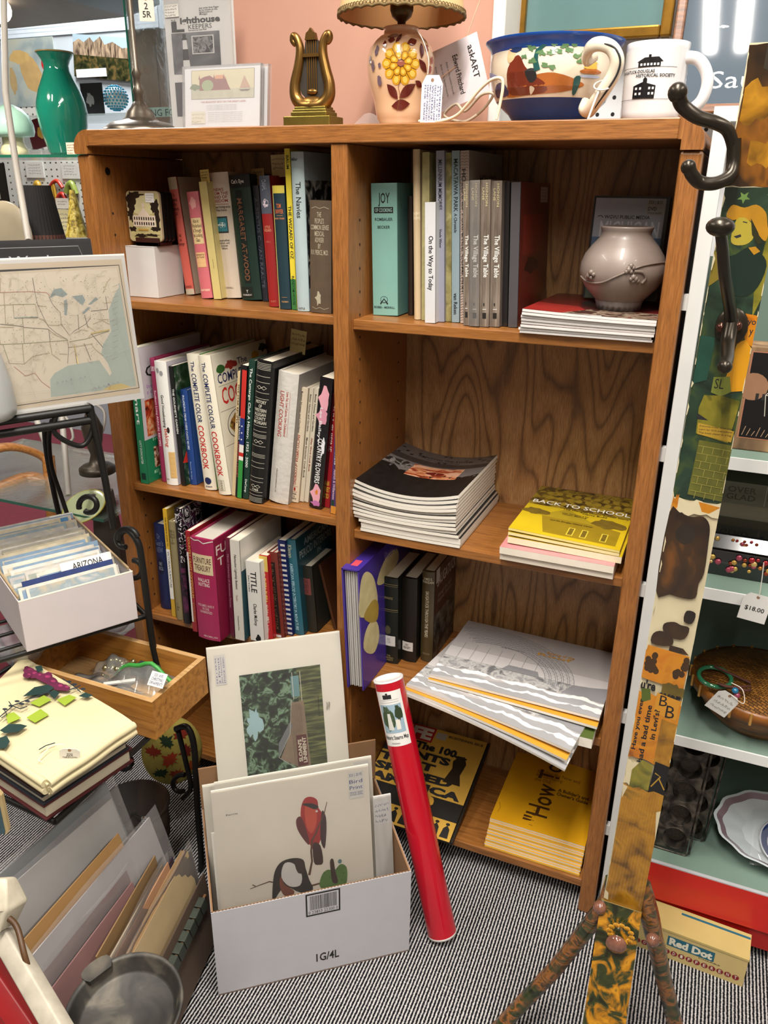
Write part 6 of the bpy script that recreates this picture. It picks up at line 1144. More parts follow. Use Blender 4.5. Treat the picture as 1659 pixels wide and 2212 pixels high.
# ------------------------------------------------------------------ black iron plant stand at the left, its loads
th = math.radians(60.6); e1 = Vector((math.cos(th), math.sin(th), 0)); e2 = Vector((-e1.y, e1.x, 0))
es = thing('iron_stand', 'black wrought iron tiered stand with scrolls, left of the bookcase', 'plant stand', AY(435, 1880, -0.19) * 1.0)
es.location.z = 0; OE = Vector(es.location)
def IRN(paths, name, r=0.0055):
    g = G()
    for p in paths: g.tube([Vector(q) - OE for q in p], r, IRON, n=10)
    return g.build(name, es)
yq = -0.19
K1 = AY(195, 882, yq); K2 = AY(262, 1240, yq + 0.012); 
up1 = spline([K1, AY(222, 1010, yq), AY(246, 1140, yq)], 6)
IRN([up1], 'leg')
IRN([spline([AY(258, 1165, yq), AY(262, 1150, yq), AY(278, 1146, yq), AY(298, 1172, yq), AY(306, 1210, yq), AY(318, 1300, yq), AY(330, 1392, yq), AY(352, 1480, yq)], 6)], 'leg')
IRN([spline([AY(380, 1575, yq), AY(405, 1572, yq), AY(420, 1620, yq), AY(426, 1740, yq), AY(434, 1878, yq), AY(405, 1868, yq)], 6)], 'leg')
q = K1 - e1 * 0.13 + e2 * 0.2; IRN([spline([AY(95, 915, -0.05), AY(102, 985, -0.04), AY(118, 1070, -0.03), AY(130, 1120, -0.03)], 6)], 'leg', 0.005)
IRN([spline([AY(112, 908, -0.07), AY(106, 950, -0.06), AY(112, 1010, -0.05), AY(130, 1065, -0.04), AY(145, 1110, -0.04)], 6)], 'brace', 0.004)
IRN([spline([K1 - e1 * 0.05 , K1 - e1 * 0.055 - Z_ * 0.03, K1 - e1 * 0.02 - Z_ * 0.055, K1 + e1 * 0.0 - Z_ * 0.03, K1 - e1 * 0.004 - Z_ * 0.006], 6)], 'scroll', 0.004)
def loop(u, v, rpx, a0, a1, y=yq, n=18, squash=1.0):
    out = []
    for i in range(n + 1):
        a = a0 + (a1 - a0) * i / n; rr = rpx * (1 - 0.35 * i / n)
        out.append(AY(u + rr * math.cos(a) * squash, v - rr * math.sin(a), y))
    return out
IRN([loop(192, 1092, 22, PI * 1.1, -PI * 0.7)], 'scroll', 0.0045)
IRN([loop(272, 1165, 26, 0.2, PI * 1.5)], 'scroll', 0.0045)
IRN([loop(288, 1232, 22, PI * 0.5, -PI * 0.9)], 'scroll', 0.0045)
IRN([loop(270, 1645, 22, PI * 0.6, PI * 2.2, -0.1)], 'scroll', 0.0045)
IRN([loop(392, 1695, 22, PI * 0.4, PI * 1.6)], 'scroll', 0.0045)
IRN([spline([AY(385, 1580, yq), AY(400, 1640, yq), AY(412, 1700, yq), AY(395, 1725, yq)], 6)], 'brace', 0.0045)
# tier frames
def tier(C_, w, d, name, r=0.0045):
    a, b, c_, dd = C_, C_ - e1 * w, C_ - e1 * w + e2 * d, C_ + e2 * d
    IRN([[a, b, c_, dd, a], [a - Z_ * 0.018, b - Z_ * 0.018]] if name == 'top_tier_frame' else [[a, b, c_, dd, a]], name, r)
tier(K1, 0.32, 0.22, 'top_tier_frame', 0.0062)
BXo = Vector((0.110, -0.350, 0.519))   # left front bottom of the card box
tier(BXo + e1 * 0.19 - Z_ * 0.0065 + e2 * 0.012, 0.36, 0.29, 'middle_tier_frame')
IRN([[BXo - Z_ * 0.0085 + e2 * k * 0.045 + e1 * 0.185, BXo - Z_ * 0.0085 + e2 * k * 0.045 - e1 * 0.16] for k in range(1, 6)], 'middle_tier_slats', 0.003)
LT = [Vector((0.285, -0.50, 0.389)), Vector((0.285, -0.19, 0.389)), Vector((-0.06, -0.17, 0.389)), Vector((-0.06, -0.48, 0.389))]; IRN([LT + LT[:1]], 'lower_tier_frame', 0.0045)
IRN([[LT[0].lerp(LT[1], k / 8), LT[3].lerp(LT[2], k / 8)] for k in range(1, 8)], 'lower_tier_slats', 0.003)
# map print leaning on the top tier
N = Vector((e2.x, e2.y, 0)); O = K1 + Z_ * 0.009 + e2 * 0.02
mt_ = 0.16; upm = (Z_ * math.cos(mt_) + e2 * math.sin(mt_)).normalized()
def mplane(ti, off):
    upm = (Z_ * math.cos(ti) + e2 * math.sin(ti)).normalized(); return upm, e1.cross(upm).normalized(), K1 + Z_ * 0.009 + e2 * off
upm, Nm, Om = mplane(0.10, 0.012)
pBR = PXP(318, 862, Om, Nm) - Om; pTR = PXP(262, 548, Om, Nm) - Om; pBL = PXP(37, 897, Om, Nm) - Om
mx1 = 0.5 * (pBR.dot(e1) + pTR.dot(e1)); mz0 = 0.5 * (pBR.dot(upm) + pBL.dot(upm)); mz1 = pTR.dot(upm); MWd = 0.36
mo = Om + e1 * (mx1 - MWd) + upm * mz0
mp = thing('map_print', 'antique map of the eastern United States on white board at the left', 'map print', mat=frame(mo, e1, upm.cross(e1), upm))
MH = mz1 - mz0
g = G(); g.box(0, MWd, 0, 0.0025, 0, MH, P('#d4d2cf', 0.5, 0.01)); c = CV(g, (0, 0, 0), (MWd, 0, 0), (0, 0, MH))
mpi = frame(mo, e1, upm.cross(e1), upm).inverted()
def q(u, v): p = mpi @ PXP(u, v, Om, Nm); return (p.x / MWd, p.z / MH)
LND = P('#d6cbb8', 0.6, 0.04, sc=20); SEA = P('#a9b3aa', 0.6, 0.03); ML = P('#6d665c', 0.6, 0); PKL = P('#b0766a', 0.6, 0); YL = P('#c9b476', 0.6, 0.03)
c.rect(0.0, 0.045, 0.985, 0.965, P('#cbbba3', 0.6, 0.02)); 
c.poly([q(0, 583), q(257, 572), q(301, 838), q(37, 877), q(-60, 890), q(-60, 590)], INK); c.poly([q(-60, 591), q(256, 573.5), q(299.5, 837), q(37, 875.5), q(-60, 888)], P('#cdbfa9', 0.6, 0.02))
c.poly([q(-60, 597), q(252, 579), q(294, 834), q(40, 870), q(-60, 880)], LND)
c.poly([q(255, 612), q(258, 612), q(294, 834), q(110, 858), q(108, 820), q(118, 806), q(146, 790), q(170, 786), q(192, 782), q(214, 778), q(226, 795), q(237, 812), q(241, 806), q(233, 785), q(218, 764), q(222, 745), q(240, 715), q(237, 700), q(234, 670), q(240, 655), q(248, 635), q(257, 620)], SEA)
c.poly([q(222, 842), q(240, 832), q(262, 828), q(284, 836), q(250, 843)], YL)
for l in ([(106, 645), (116, 625), (132, 622), (146, 636), (136, 642), (120, 638)], [(138, 650), (144, 646), (146, 660), (144, 682), (139, 680)], [(155, 640), (178, 637), (184, 648), (178, 660), (166, 650)], [(190, 658), (206, 642), (212, 646), (196, 658)], [(176, 677), (190, 663), (196, 664), (182, 678)]): c.poly([q(*p) for p in l], P('#8f9c9a', 0.6, 0.05))
c.poly([q(148, 650), q(156, 645), q(170, 662), q(168, 680), q(150, 682)], LND)
def ml(l, w=0.0005, m=ML): c.line([q(*p) for p in l], w, m); c.h -= 0.00001
ml([(0, 632), (60, 630), (100, 632), (108, 640)], 0.0008, PKL); ml([(30, 792), (55, 812), (75, 806), (90, 825), (108, 838)], 0.0008, PKL); ml([(75, 631), (80, 655), (96, 690), (104, 705), (122, 720), (145, 733), (148, 750), (146, 785)], 0.0006); ml([(105, 640), (115, 660), (130, 675), (132, 700), (150, 725), (160, 715), (185, 700), (196, 685)], 0.0006)
for l in ([(28, 658), (76, 657), (82, 685), (30, 686), (28, 658)], [(48, 686), (50, 707), (52, 742)], [(0, 744), (50, 742), (107, 738), (146, 735)], [(50, 707), (105, 711)], [(105, 711), (108, 738)], [(0, 743), (6, 744), (20, 785), (52, 786), (48, 743)], [(150, 738), (185, 732), (235, 715)], [(160, 745), (166, 785)], [(182, 742), (196, 778)], [(168, 680), (170, 712)], [(182, 680), (190, 708)], [(196, 672), (232, 668)], [(196, 720), (222, 750)], [(228, 640), (232, 668)], [(0, 700), (50, 705)], [(75, 631), (70, 600)]): ml(l, 0.0007, P('#8a8a66', 0.6, 0) if len(l) > 2 else ML)
for l in ([(0, 600), (0, 632)], [(8, 632), (12, 700), (30, 700)], [(-30, 660), (28, 658)], [(30, 707), (-30, 706)], [(0, 744), (-3, 706)], [(82, 660), (100, 662)], [(92, 690), (104, 702), (122, 703), (135, 700)], [(84, 688), (98, 692)], [(105, 712), (122, 725), (146, 733)], [(52, 786), (70, 770), (90, 765), (107, 762)], [(107, 738), (112, 765), (130, 778)], [(146, 750), (166, 748), (200, 742)], [(196, 742), (206, 755), (222, 768)], [(145, 765), (128, 764)], [(212, 690), (234, 690)], [(200, 700), (220, 692), (236, 700)], [(186, 702), (205, 715), (190, 728)], [(224, 655), (240, 652)], [(222, 632), (230, 610), (238, 600)], [(160, 720), (176, 712), (190, 715)]): ml(l, 0.0005, P('#9a8a60', 0.6, 0))
ml([(30, 686), (82, 685)], 0.0012, P('#7d8a80', 0.6, 0)); ml([(160, 745), (168, 786)], 0.0012, YL); ml([(196, 720), (236, 712)], 0.002, YL)
r_ = random.Random(4)
for k in range(240):
    u = r_.uniform(0, 235); v = r_.uniform(590, 830)
    if v > 775 - (0 if u > 100 else -60): continue
    p = [(u, v)]; a = r_.uniform(0, 6.28)
    for i in range(4): a += r_.uniform(-0.9, 0.9); p.append((p[-1][0] + 5 * math.cos(a), p[-1][1] + 4 * math.sin(a)))
    ml(p, 0.00028, P('#8d8273', 0.6, 0))
for k in range(150):
    u = r_.uniform(2, 230); v = r_.uniform(600, 770); a_ = q(u, v); c.rect(a_[0], a_[1], a_[0] + 0.0035, a_[1] + 0.004, ML); c.h -= 0.00003
for k in range(14): v = 620 + k * 12; ml([(240 - 0.02 * k, v), (252, v - 5)], 0.0004)
for u0, v0, u1, v1 in ((232, 620, 294, 834), (200, 590, 240, 838), (150, 790, 165, 852), (185, 785, 205, 845), (110, 855, 290, 815), (220, 770, 285, 750), (240, 690, 270, 680), (90, 590, 100, 620), (36, 590, 38, 650), (60, 820, 75, 860), (30, 850, 110, 842)): ml([(u0, v0), (u1, v1)], 0.0003, P('#8d9088', 0.6, 0))
for t_, u, v in zip('GULF OF MEXICO', range(120, 260, 10), (828, 826, 824, 822, 0, 818, 816, 0, 840, 838, 835, 832, 830, 828)):
    if v and t_ != ' ': a_ = q(u, v); c.text(t_, a_[0], a_[1], a_[0] + 0.008, a_[1] + 0.014, GREYINK, bold=0)
g.build('board', mp)
g = G(); g.sheet(lambda u, v: (MWd * u, -0.0016 - 0.0004 * math.sin(13 * u + 7 * v), MH * v), 12, 12, film('print_film', '#ffffff', 0.03, 0.12)); g.build('plastic_wrap', mp)
# black shrink-wrapped calendar/board behind the map
up2, N2, O2 = mplane(0.12, 0.055)
a = PXP(200, 545, O2, N2) - O2; hb = (PXP(187, 515, O2, N2) - O2)
wb = thing('black_board', 'black shrink-wrapped board with white title lettering behind the antique map', 'wrapped board', mat=frame(O2 + e1 * (a.dot(e1) - 0.40), e1, up2.cross(e1), up2))
hb_ = hb.dot(up2)
g = G(); g.box(0, 0.40, 0, 0.006, 0.0, hb_, P('#1e1e22', 0.25, 0.05, coat=0.4)); c = CV(g, (0, 0, 0), (0.4, 0, 0), (0, 0, hb_)); c.line([(0, 0.955), (0.95, 0.955), (0.975, 0.8)], 0.0008, P('#a8a8ac', 0.4, 0)); c.text('Michigan Week', 0.46, 0.845, 0.86, 0.905, P('#c8c8cc', 0.5, 0), bold=0.0); g.build('board', wb)
g = G(); g.sheet(lambda u, v: (0.4 * u, -0.002 - 0.0012 * math.sin(23 * u + 9 * v) - 0.001, hb_ * v), 40, 20, film('shrink_wrap', '#ffffff', 0.015, 0.1)); g.build('plastic_wrap', wb)
# white lamp base cut by the left edge
c0 = AD(-40, 915, 1.12); c0.z = K1.z + 0.006; wl = thing('white_bottle_lamp', 'frosted white glass bottle body cut by the left edge below the map', 'lamp', c0)
s_ = DEPTH(c0) / FOC; g = G(); g.lathe([(0, 0), (66 * s_, 0), (74 * s_, 8 * s_), (76 * s_, 24 * s_), (72 * s_, 80 * s_), (62 * s_, 130 * s_), (50 * s_, 172 * s_), (32 * s_, 210 * s_), (18 * s_, 235 * s_), (0, 240 * s_)], P('#a4a7a6', 0.3, 0.03), 48); g.build('bottle_body', wl)
# glass plate of the stand
g = G(); g.hexa([K1 + Z_ * 0.001, K1 - e1 * 0.32 + Z_ * 0.001, K1 - e1 * 0.32 + e2 * 0.22 + Z_ * 0.001, K1 + e2 * 0.22 + Z_ * 0.001] + [K1 + Z_ * 0.006, K1 - e1 * 0.32 + Z_ * 0.006, K1 - e1 * 0.32 + e2 * 0.22 + Z_ * 0.006, K1 + e2 * 0.22 + Z_ * 0.006], film('glass_plate', '#a8c0b4', 0.12, 0.02))
for i in range(len(g.V)): g.V[i] = tuple(Vector(g.V[i]) - OE)
g.build('glass_plate', es)
# white card box of postcards
cbx = thing('postcard_box', 'long white cardboard box packed with postcards, on the middle tier', 'box', mat=frame(BXo, e1, e2, Z_))
BL_ = 0.172; Dp = 0.30; Hb = AD(290, 1210, 1.28).z - BXo.z; Hb = 0.085; 
WH2 = P('#c6bec0', 0.7, 0.02)
g = G(); t = 0.002
g.box(0, BL_, 0, t, 0, Hb, WH2); g.box(0, t, t, Dp, 0, Hb, WH2); g.box(BL_ - t, BL_, t, Dp, 0, Hb, WH2); g.box(0, BL_, Dp - t, Dp, 0, Hb, WH2); g.box(0, BL_, 0, Dp, 0, t, WH2)
for k in range(10): g.tube([(0, t / 2, Hb), (BL_, t / 2, Hb)], 0.0015, P('#d8cfb8', 0.7, 0.05), n=6) if k == 0 else None
g.build('box_body', cbx, bevel=0.0008)
for i, cc in enumerate((0.003, BL_ - 0.003)):
    g = G(); g.box(cc - 0.0015, cc + 0.0015, 0.01, Dp - 0.01, Hb, Hb + 0.004, P('#a08a68', 0.8, 0.1)); g.build('torn_edge', cbx)
r_ = random.Random(12); cols = ['#c8c4bc', '#b9b09c', '#d2ccc0', '#8fa0a8', '#c9bda2', '#d4d0c8', '#a9a498', '#cfc6b0', '#7f98b0', '#b8b4b0', '#d8d2c4', '#9aa39a']
n = 64
for i in range(n):
    f = i / (n - 1); yb = 0.006 + f * (Dp - 0.05); lean = 0.38; hh = 0.088 + r_.uniform(-0.006, 0.010) + (0.008 if f > 0.75 else 0)
    w = 0.135 + r_.uniform(-0.02, 0.015); x0 = 0.006 + r_.uniform(0, BL_ - 0.012 - w)
    col = r_.choice(cols); special = {2: '#2a3a6a', 5: '#23292c', 44: '#8fa9c4', 52: '#4a86b8', 55: '#a01f28'}.get(i)
    lb = {2: 'navy-edged postcard near the front of the white postcard box', 3: 'white divider card lettered ARIZONA in the postcard box', 5: 'black-edged postcard behind the lettered divider in the postcard box', 52: 'bright blue postcard near the back of the postcard box', 55: 'red postcard near the back of the postcard box', 60: 'white divider card lettered Grand at the back of the postcard box'}.get(i)
    o = thing('postcard', lb or 'pale postcard packed on edge among many alike in the white box', 'postcard', mat=frame(BXo, e1, e2, Z_) @ Matrix.Translation((x0, yb, 0.004)) @ Matrix.Rotation(-lean, 4, 'X'), group=None if lb else 'pale postcards in the white box')
    g = G(); g.box(0, w, 0, 0.0007, 0, hh, P(special or col, 0.35, 0.15, sc=60, coat=0.2)); c = CV(g, (0, 0, 0), (w, 0, 0), (0, 0, hh))
    if i == 3: g.box(0.05, 0.13, -0.0006, 0, 0, hh + 0.024, WHITE); c = CV(g, (0.05, -0.0006, 0), (0.08, 0, 0), (0, 0, hh + 0.024)); c.text('ARIZONA', 0.22, 0.86, 0.82, 0.96, INK, bold=0.01)
    elif i == 60: g.box(0.1, 0.14, -0.0006, 0, 0, hh + 0.006, WHITE); c = CV(g, (0.1, -0.0006, 0), (0.04, 0, 0), (0, 0, hh + 0.006)); c.text('Grand', 0.45, 0.86, 0.98, 0.95, INK, bold=0.01)
    elif not special: c.rect(0.03, 0.05, 0.97, 0.95, patches('card_%d' % (i % 5), [(0.35, cols[i % 12]), (0.5, cols[(i * 5 + 3) % 12]), (0.65, cols[(i * 7 + 1) % 12])], 30, 0.3))
    g.build('card_face', o)
# wooden drawer of bagged trinkets
DC = Vector((0.306, -0.308, 0.3965)); dx_ = Vector((-0.995, -0.03, 0)).normalized(); dy_ = Vector((-dx_.y * -1, 0.0, 0)); dy_ = Vector((0.03, 0.995, 0)).normalized()
DW, DD, DHh = 0.27, 0.135, 0.067
DM = frame(DC + dx_ * DW, -dx_, dy_, Z_); dr = thing('wooden_tray', 'loose honey-coloured wooden drawer holding bagged trinkets, on the stand', 'tray', mat=DM)
PN = oak('X', ('#7a4a1a', '#a9722e', '#b8803c'), 'pine_drawer', 0.45, 0.6); PL = oak('X', ('#9a7444', '#b89260', '#c6a272'), 'plywood_edge', 0.5, 0.8)
g = G(); t = 0.009
g.box(0, DW, 0, t, 0, DHh, PN); g.box(0, DW, DD - t, DD, 0, DHh, PN); g.box(0, t, t, DD - t, 0, DHh, PN); g.box(DW - t, DW, t, DD - t, 0, DHh, PN); g.box(t, DW - t, t, DD - t, 0.004, 0.009, PL)
g.box(0, DW, 0, t, DHh, DHh + 0.0008, PL); g.box(0, DW, DD - t, DD, DHh, DHh + 0.0008, PL); g.box(0, t, t, DD - t, DHh, DHh + 0.0008, PL); g.box(DW - t, DW, t, DD - t, DHh, DHh + 0.0008, PL)
g.build('drawer_body', dr)
DI = lambda x, y, z: DM @ Vector((x, y, z))
def bag(label, x0, x1, y0, y1, z0, h, seed, zip_=None, extra=None):
    o = thing('plastic_bag', label, 'plastic bag', DI(x0, y0, z0)); r_ = random.Random(seed); ph = [r_.uniform(0, 6) for _ in range(6)]
    f = lambda u, v: (x1 * u - x0 * u, (y1 - y0) * v, h * math.sin(PI * u) ** 0.6 * math.sin(PI * v) ** 0.6 + 0.004 * math.sin(9 * u + ph[0]) * math.sin(8 * v + ph[1]) + 0.003 * math.sin(17 * u + ph[2] + 6 * v) + 0.002)
    g = G(); g.sheet(f, 26, 20, film('bag_film', '#d8dcd8', 0.15, 0.12, k=2.0)); g.build('film', o)
    if zip_: g = G(); W_ = x1 - x0; g.tube([Vector(f(i / 12, zip_)) + Vector((0, 0, 0.003)) for i in range(13)], 0.0035, P('#3f9a44', 0.4, 0.08), n=6); g.tube([Vector(f(1, zip_ - 0.3 * i / 6)) + Vector((0, 0, 0.003 + 0.004 * math.sin(i))) for i in range(7)], 0.003, P('#3f9a44', 0.4, 0.08), n=6); g.build('zip_strip', o)
    return o
bag('clear bag of silver beads in the back left corner of the wooden drawer', 0.075, 0.15, 0.07, 0.122, 0.012, 0.034, 1)
bag('zip bag with a green closing strip lying across the wooden drawer', 0.12, 0.255, 0.03, 0.118, 0.014, 0.042, 2, 0.62)
bag('crumpled clear bag over dark trinkets at the front of the wooden drawer', 0.06, 0.19, 0.012, 0.075, 0.012, 0.03, 3)
SB_ = P('#b5a77a', 0.2, 0.1, metal=0.9)
r_ = random.Random(3)
for i in range(26):
    p = DI(0.09 + r_.random() * 0.05, 0.078 + r_.random() * 0.036, 0.018 + r_.random() * 0.02)
    g = G(); g.ball((0, 0, 0), 0.0052, SB_, n=12); b = g.build('silver_bead'); b.location = p; tag(b, 'small round silver bead heaped in the clear bag in the drawer', 'bead', 'silver beads in the drawer')
g = G(); g.sheet(lambda u, v: (0.05 * u, 0.03 * v, 0.012 * math.sin(PI * u) * math.sin(PI * v) + 0.004), 10, 8, P('#1a1c1e', 0.4, 0.1), t=0.003); b = g.build('dark_trinket'); b.location = DI(0.10, 0.022, 0.014); tag(b, 'dark folded trinket under the front bag in the drawer', 'trinket')
g = G(); g.box(0, 0.04, 0, 0.028, 0, 0.012, P('#2c3134', 0.4, 0.1)); b = g.build('dark_card_box', bevel=0.001); b.location = DI(0.15, 0.085, 0.03); tag(b, 'dark grey card box under the green zip bag in the drawer', 'box')
g = G(); g.box(0, 0.05, 0, 0.006, 0, 0.003, P('#c8c8c2', 0.4, 0.02)); b = g.build('white_strip'); b.location = DI(0.145, 0.03, 0.04); b.rotation_euler = (0.2, -0.1, 0.5); tag(b, 'narrow white plastic strip poking from the bags in the drawer', 'strip')
g = G(); g.sheet(lambda u, v: (0.045 * u, 0.02 * v + 0.01 * u * u, 0.004 * math.sin(PI * u)), 8, 4, P('#2f8a3a', 0.4, 0.1), t=0.002); b = g.build('green_leaf_trinket'); b.location = DI(0.215, 0.02, 0.03); tag(b, 'green curved trinket near the front right corner of the drawer', 'trinket')
o = thing('price_sticker', 'white handwritten sticker on the bag at the right end of the drawer', 'sticker', mat=frame(AD(340, 1468, 1.20), -dx_, Vector((0, 0.7, 0.7)).normalized(), Vector((0, -0.7, 0.7)).normalized()))
g = G(); g.box(-0.014, 0.014, -0.011, 0.011, -0.0006, 0, P('#cfcfc8', 0.5, 0.02)); c = CV(g, (-0.014, -0.011, 0), (0.028, 0, 0), (0, 0.022, 0)); c.text('333 | 4.95\nCHRISTMAS\nORNAMENTS', 0.08, 0.12, 0.92, 0.88, BINK, bold=0); g.build('sticker', o)
# ------------------------------------------------------------------ books and folded cloth on the lower tier
SA = AZ(100, 1775, 0.394); SBp = AZ(290, 1645, 0.394); su = (SBp - SA).normalized(); sn = Vector((-su.y, su.x, 0)); SL = (SBp - SA).length
z_ = 0.394
for i, (lb, col, t_, off, sp) in enumerate((('large dark red hardcover at the foot of the pile under the folded tablecloth', '#4a0d12', 0.025, (0, 0), '#8a1c20'), ('navy hardcover in the middle of the pile under the folded tablecloth', '#171c28', 0.016, (0.0, 0.0), '#2a3244'), ('brown hardcover directly under the folded cream tablecloth', '#3a211a', 0.016, (0.0, 0.001), '#4a2a20'))):
    o = thing('book', lb, 'book', mat=frame(SA + su * off[0] + sn * off[1] + Z_ * (z_ - 0.394), su, sn, Z_), group='books under the folded tablecloth')
    L_ = SL - 0.004 * i; D2 = 0.13; mcv = P(col, 0.6, 0.1)
    g = G(); g.box(0, L_, 0, D2, 0, 0.003, mcv); g.box(0, L_, 0, D2, t_ - 0.003, t_, mcv); g.box(0, L_, D2 - 0.003, D2, 0, t_, mcv); g.build('cover', o, bevel=0.0008)
    g = G(); g.box(0.004, L_ - 0.004, 0.004, D2 - 0.003, 0.0032, t_ - 0.0032, P('#c9bfa8', 0.8, 0.06, sc=4)); g.build('page_block', o)
    z_ += t_ + 0.0004
ZC = z_ + 0.001
cl_ = thing('tablecloth', 'folded cream tablecloth printed with purple roses, vines and green squares', 'tablecloth', AZ(150, 1560, ZC))
CO = Vector(cl_.location); CLO = P('#c9bd96', 0.9, 0.04, sc=20, bump=0.15)
ZT = ZC + 0.0235
cor = [Vector((AZ(100, 1688, ZT).x, AZ(100, 1688, ZT).y, 0)), Vector((AZ(292, 1556, ZT).x, AZ(292, 1556, ZT).y, 0)), Vector((AZ(48, 1413, ZT).x, AZ(48, 1413, ZT).y, 0)), Vector((AZ(-90, 1560, ZT).x, AZ(-90, 1560, ZT).y, 0))]
def bil(u, v): return cor[0] * (1 - u) * (1 - v) + cor[1] * u * (1 - v) + cor[2] * u * v + cor[3] * (1 - u) * v
g = G()
for k in range(4):
    ins = 0.012 * (3 - k) * 0.35; zz_ = ZC + 0.0055 * k
    def f(u, v, k=k, zz_=zz_, ins=ins):
        p = bil(ins + u * (1 - 2 * ins), ins * 0.6 + v * (1 - ins)); 
        p.z = zz_ + 0.0045 + 0.0012 * math.sin(9 * u + k) + 0.001 * math.sin(7 * v + 2 * k) - 0.003 * (max(0, 0.12 - v) / 0.12) ** 2
        return p - CO
    g.sheet(f, 24, 20, CLO, t=0.0035)
for k in range(2):   # rounded folds along the near edges
    a0 = bil(0.02, 0.0); a1 = bil(0.98, 0.0); zz_ = ZC + 0.007 + 0.011 * k
    g.tube(spline([Vector((p.x, p.y, zz_ + 0.0008 * math.sin(11 * t_))) - CO for t_ in [i / 8 for i in range(9)] for p in [a0.lerp(a1, t_)]], 4), 0.0055, CLO, n=12)
    b0_ = bil(0.0, 0.02); b1_ = bil(0.0, 0.95)
    g.tube(spline([Vector((p.x, p.y, zz_)) - CO for t_ in [i / 6 for i in range(7)] for p in [b0_.lerp(b1_, t_)]], 4), 0.0055, CLO, n=12)
s_ = DEPTH(AZ(150, 1560, ZT)) / FOC
def pc_(u, v, h):
    p = AZ(u, v, ZT + 0.0012); p.z += 0.0006 + h * 3; return p - CO
c = CV(g, fn=pc_, W=s_, H=s_, lift=0.0002)
ROS = P('#5c1238', 0.9, 0.2); LF = P('#12302c', 0.9, 0.2); LM = P('#8aa02a', 0.9, 0.05); VN_ = P('#17222c', 0.9, 0.1)
for l in ([(65, 1520), (95, 1503), (112, 1513), (85, 1528)], [(122, 1513), (150, 1502), (166, 1508), (140, 1526)], [(57, 1552), (88, 1533), (106, 1546), (76, 1563)], [(12, 1545), (30, 1540), (46, 1553), (18, 1565)]): c.poly(l, LM)
for u, v, r in ((62, 1450, 12), (72, 1458, 14), (84, 1462, 10), (100, 1466, 16), (112, 1476, 14), (128, 1486, 14), (142, 1489, 10), (60, 1462, 9)): c.ell(u, v, r, r * 0.7, ROS, jag=0.18, n=14, seed=u); c.ell(u + 3, v - 2, r * 0.35, r * 0.2, P('#8e2a58', 0.9, 0.1), jag=0.3, n=10)
for l in ([(50, 1508), (75, 1488), (105, 1482), (118, 1490), (98, 1502), (70, 1506)], [(104, 1500), (118, 1494), (130, 1500), (118, 1514)], [(0, 1582), (20, 1568), (45, 1568), (60, 1572), (40, 1585), (12, 1588)], [(0, 1598), (15, 1593), (22, 1606), (14, 1620), (-6, 1622)], [(76, 1444), (90, 1441), (94, 1452), (82, 1456)], [(170, 1508), (185, 1500), (202, 1506), (188, 1512)]): c.poly(l, LF)
for l in ([(-10, 1562), (10, 1545), (30, 1528), (55, 1518), (80, 1508), (110, 1498)], [(30, 1530), (45, 1536), (60, 1530)], [(135, 1470), (150, 1480), (165, 1490), (175, 1500)], [(150, 1495), (165, 1490), (175, 1485)], [(20, 1520), (28, 1532)], [(8, 1535), (16, 1548), (4, 1556)], [(85, 1625), (100, 1616), (120, 1610)]): c.line(l, 0.0014, VN_)
for l in ((38, 1520), (25, 1530), (48, 1526), (60, 1520), (150, 1478), (162, 1484), (180, 1494), (12, 1538)): c.ell(l[0], l[1], 6, 2.5, VN_, n=8)
g.build('folded_cloth', cl_)
hangtag('price_tag', 'small white handwritten tag lying on the front fold of the tablecloth', AZ(150, 1618, ZT + 0.012), 0.026, 0.019, '#cfccc4', 0.5, 0, text='W333\n$24.95\nTABLECLOTH', string=[AZ(140, 1608, ZT + .01), AZ(110, 1612, ZT + .008), AZ(84, 1640, ZT + .004), AZ(90, 1645, ZT + .002)], tilt=0.1)
# dark hooped pail on the carpet
c0 = AZ(288, 1735, 0.17); c0.z = 0; pl_ = thing('hooped_pail', 'dark round wooden pail with thin metal hoops on the carpet under the drawer', 'pail', c0)
DK = patches('dark_staves', [(0.35, '#100b08'), (0.55, '#2a1a10'), (0.7, '#3a2818')], 20, 0.6, vec=(1, 1, 0.2))
g = G(); g.lathe([(0, 0.002), (0.046, 0.0), (0.060, 0.17), (0.057, 0.17), (0.044, 0.008), (0, 0.008)], DK, 48); g.build('pail_body', pl_)
for z in (0.168, 0.12, 0.10, 0.03): g = G(); g.torus((0, 0, z), 0.046 + 0.0145 * z / 0.17 + 0.0008, 0.0015, P('#3a3128', 0.4, 0.2, metal=0.7), n=48, k=6); g.build('hoop', pl_)
g = G(); wm = P('#4a4a48', 0.4, 0.1, metal=0.6)
for x in (-0.03, 0.0, 0.03): g.tube([(x, -0.035, 0.11), (x, 0.035, 0.11)], 0.001, wm, n=6)
for y in (-0.03, 0.0, 0.03): g.tube([(-0.035, y, 0.11), (0.035, y, 0.11)], 0.001, wm, n=6)
b = g.build('wire_rack'); b.location = c0; tag(b, 'small wire grid rack lying inside the dark hooped pail', 'rack')
b = hangtag('price_tag', 'tiny white price tag clipped to the wire rack in the pail', c0 + Vector((0.01, 0.01, 0.135)), 0.010, 0.014, '#b8b8b8', 0.4, 2, seed=3)
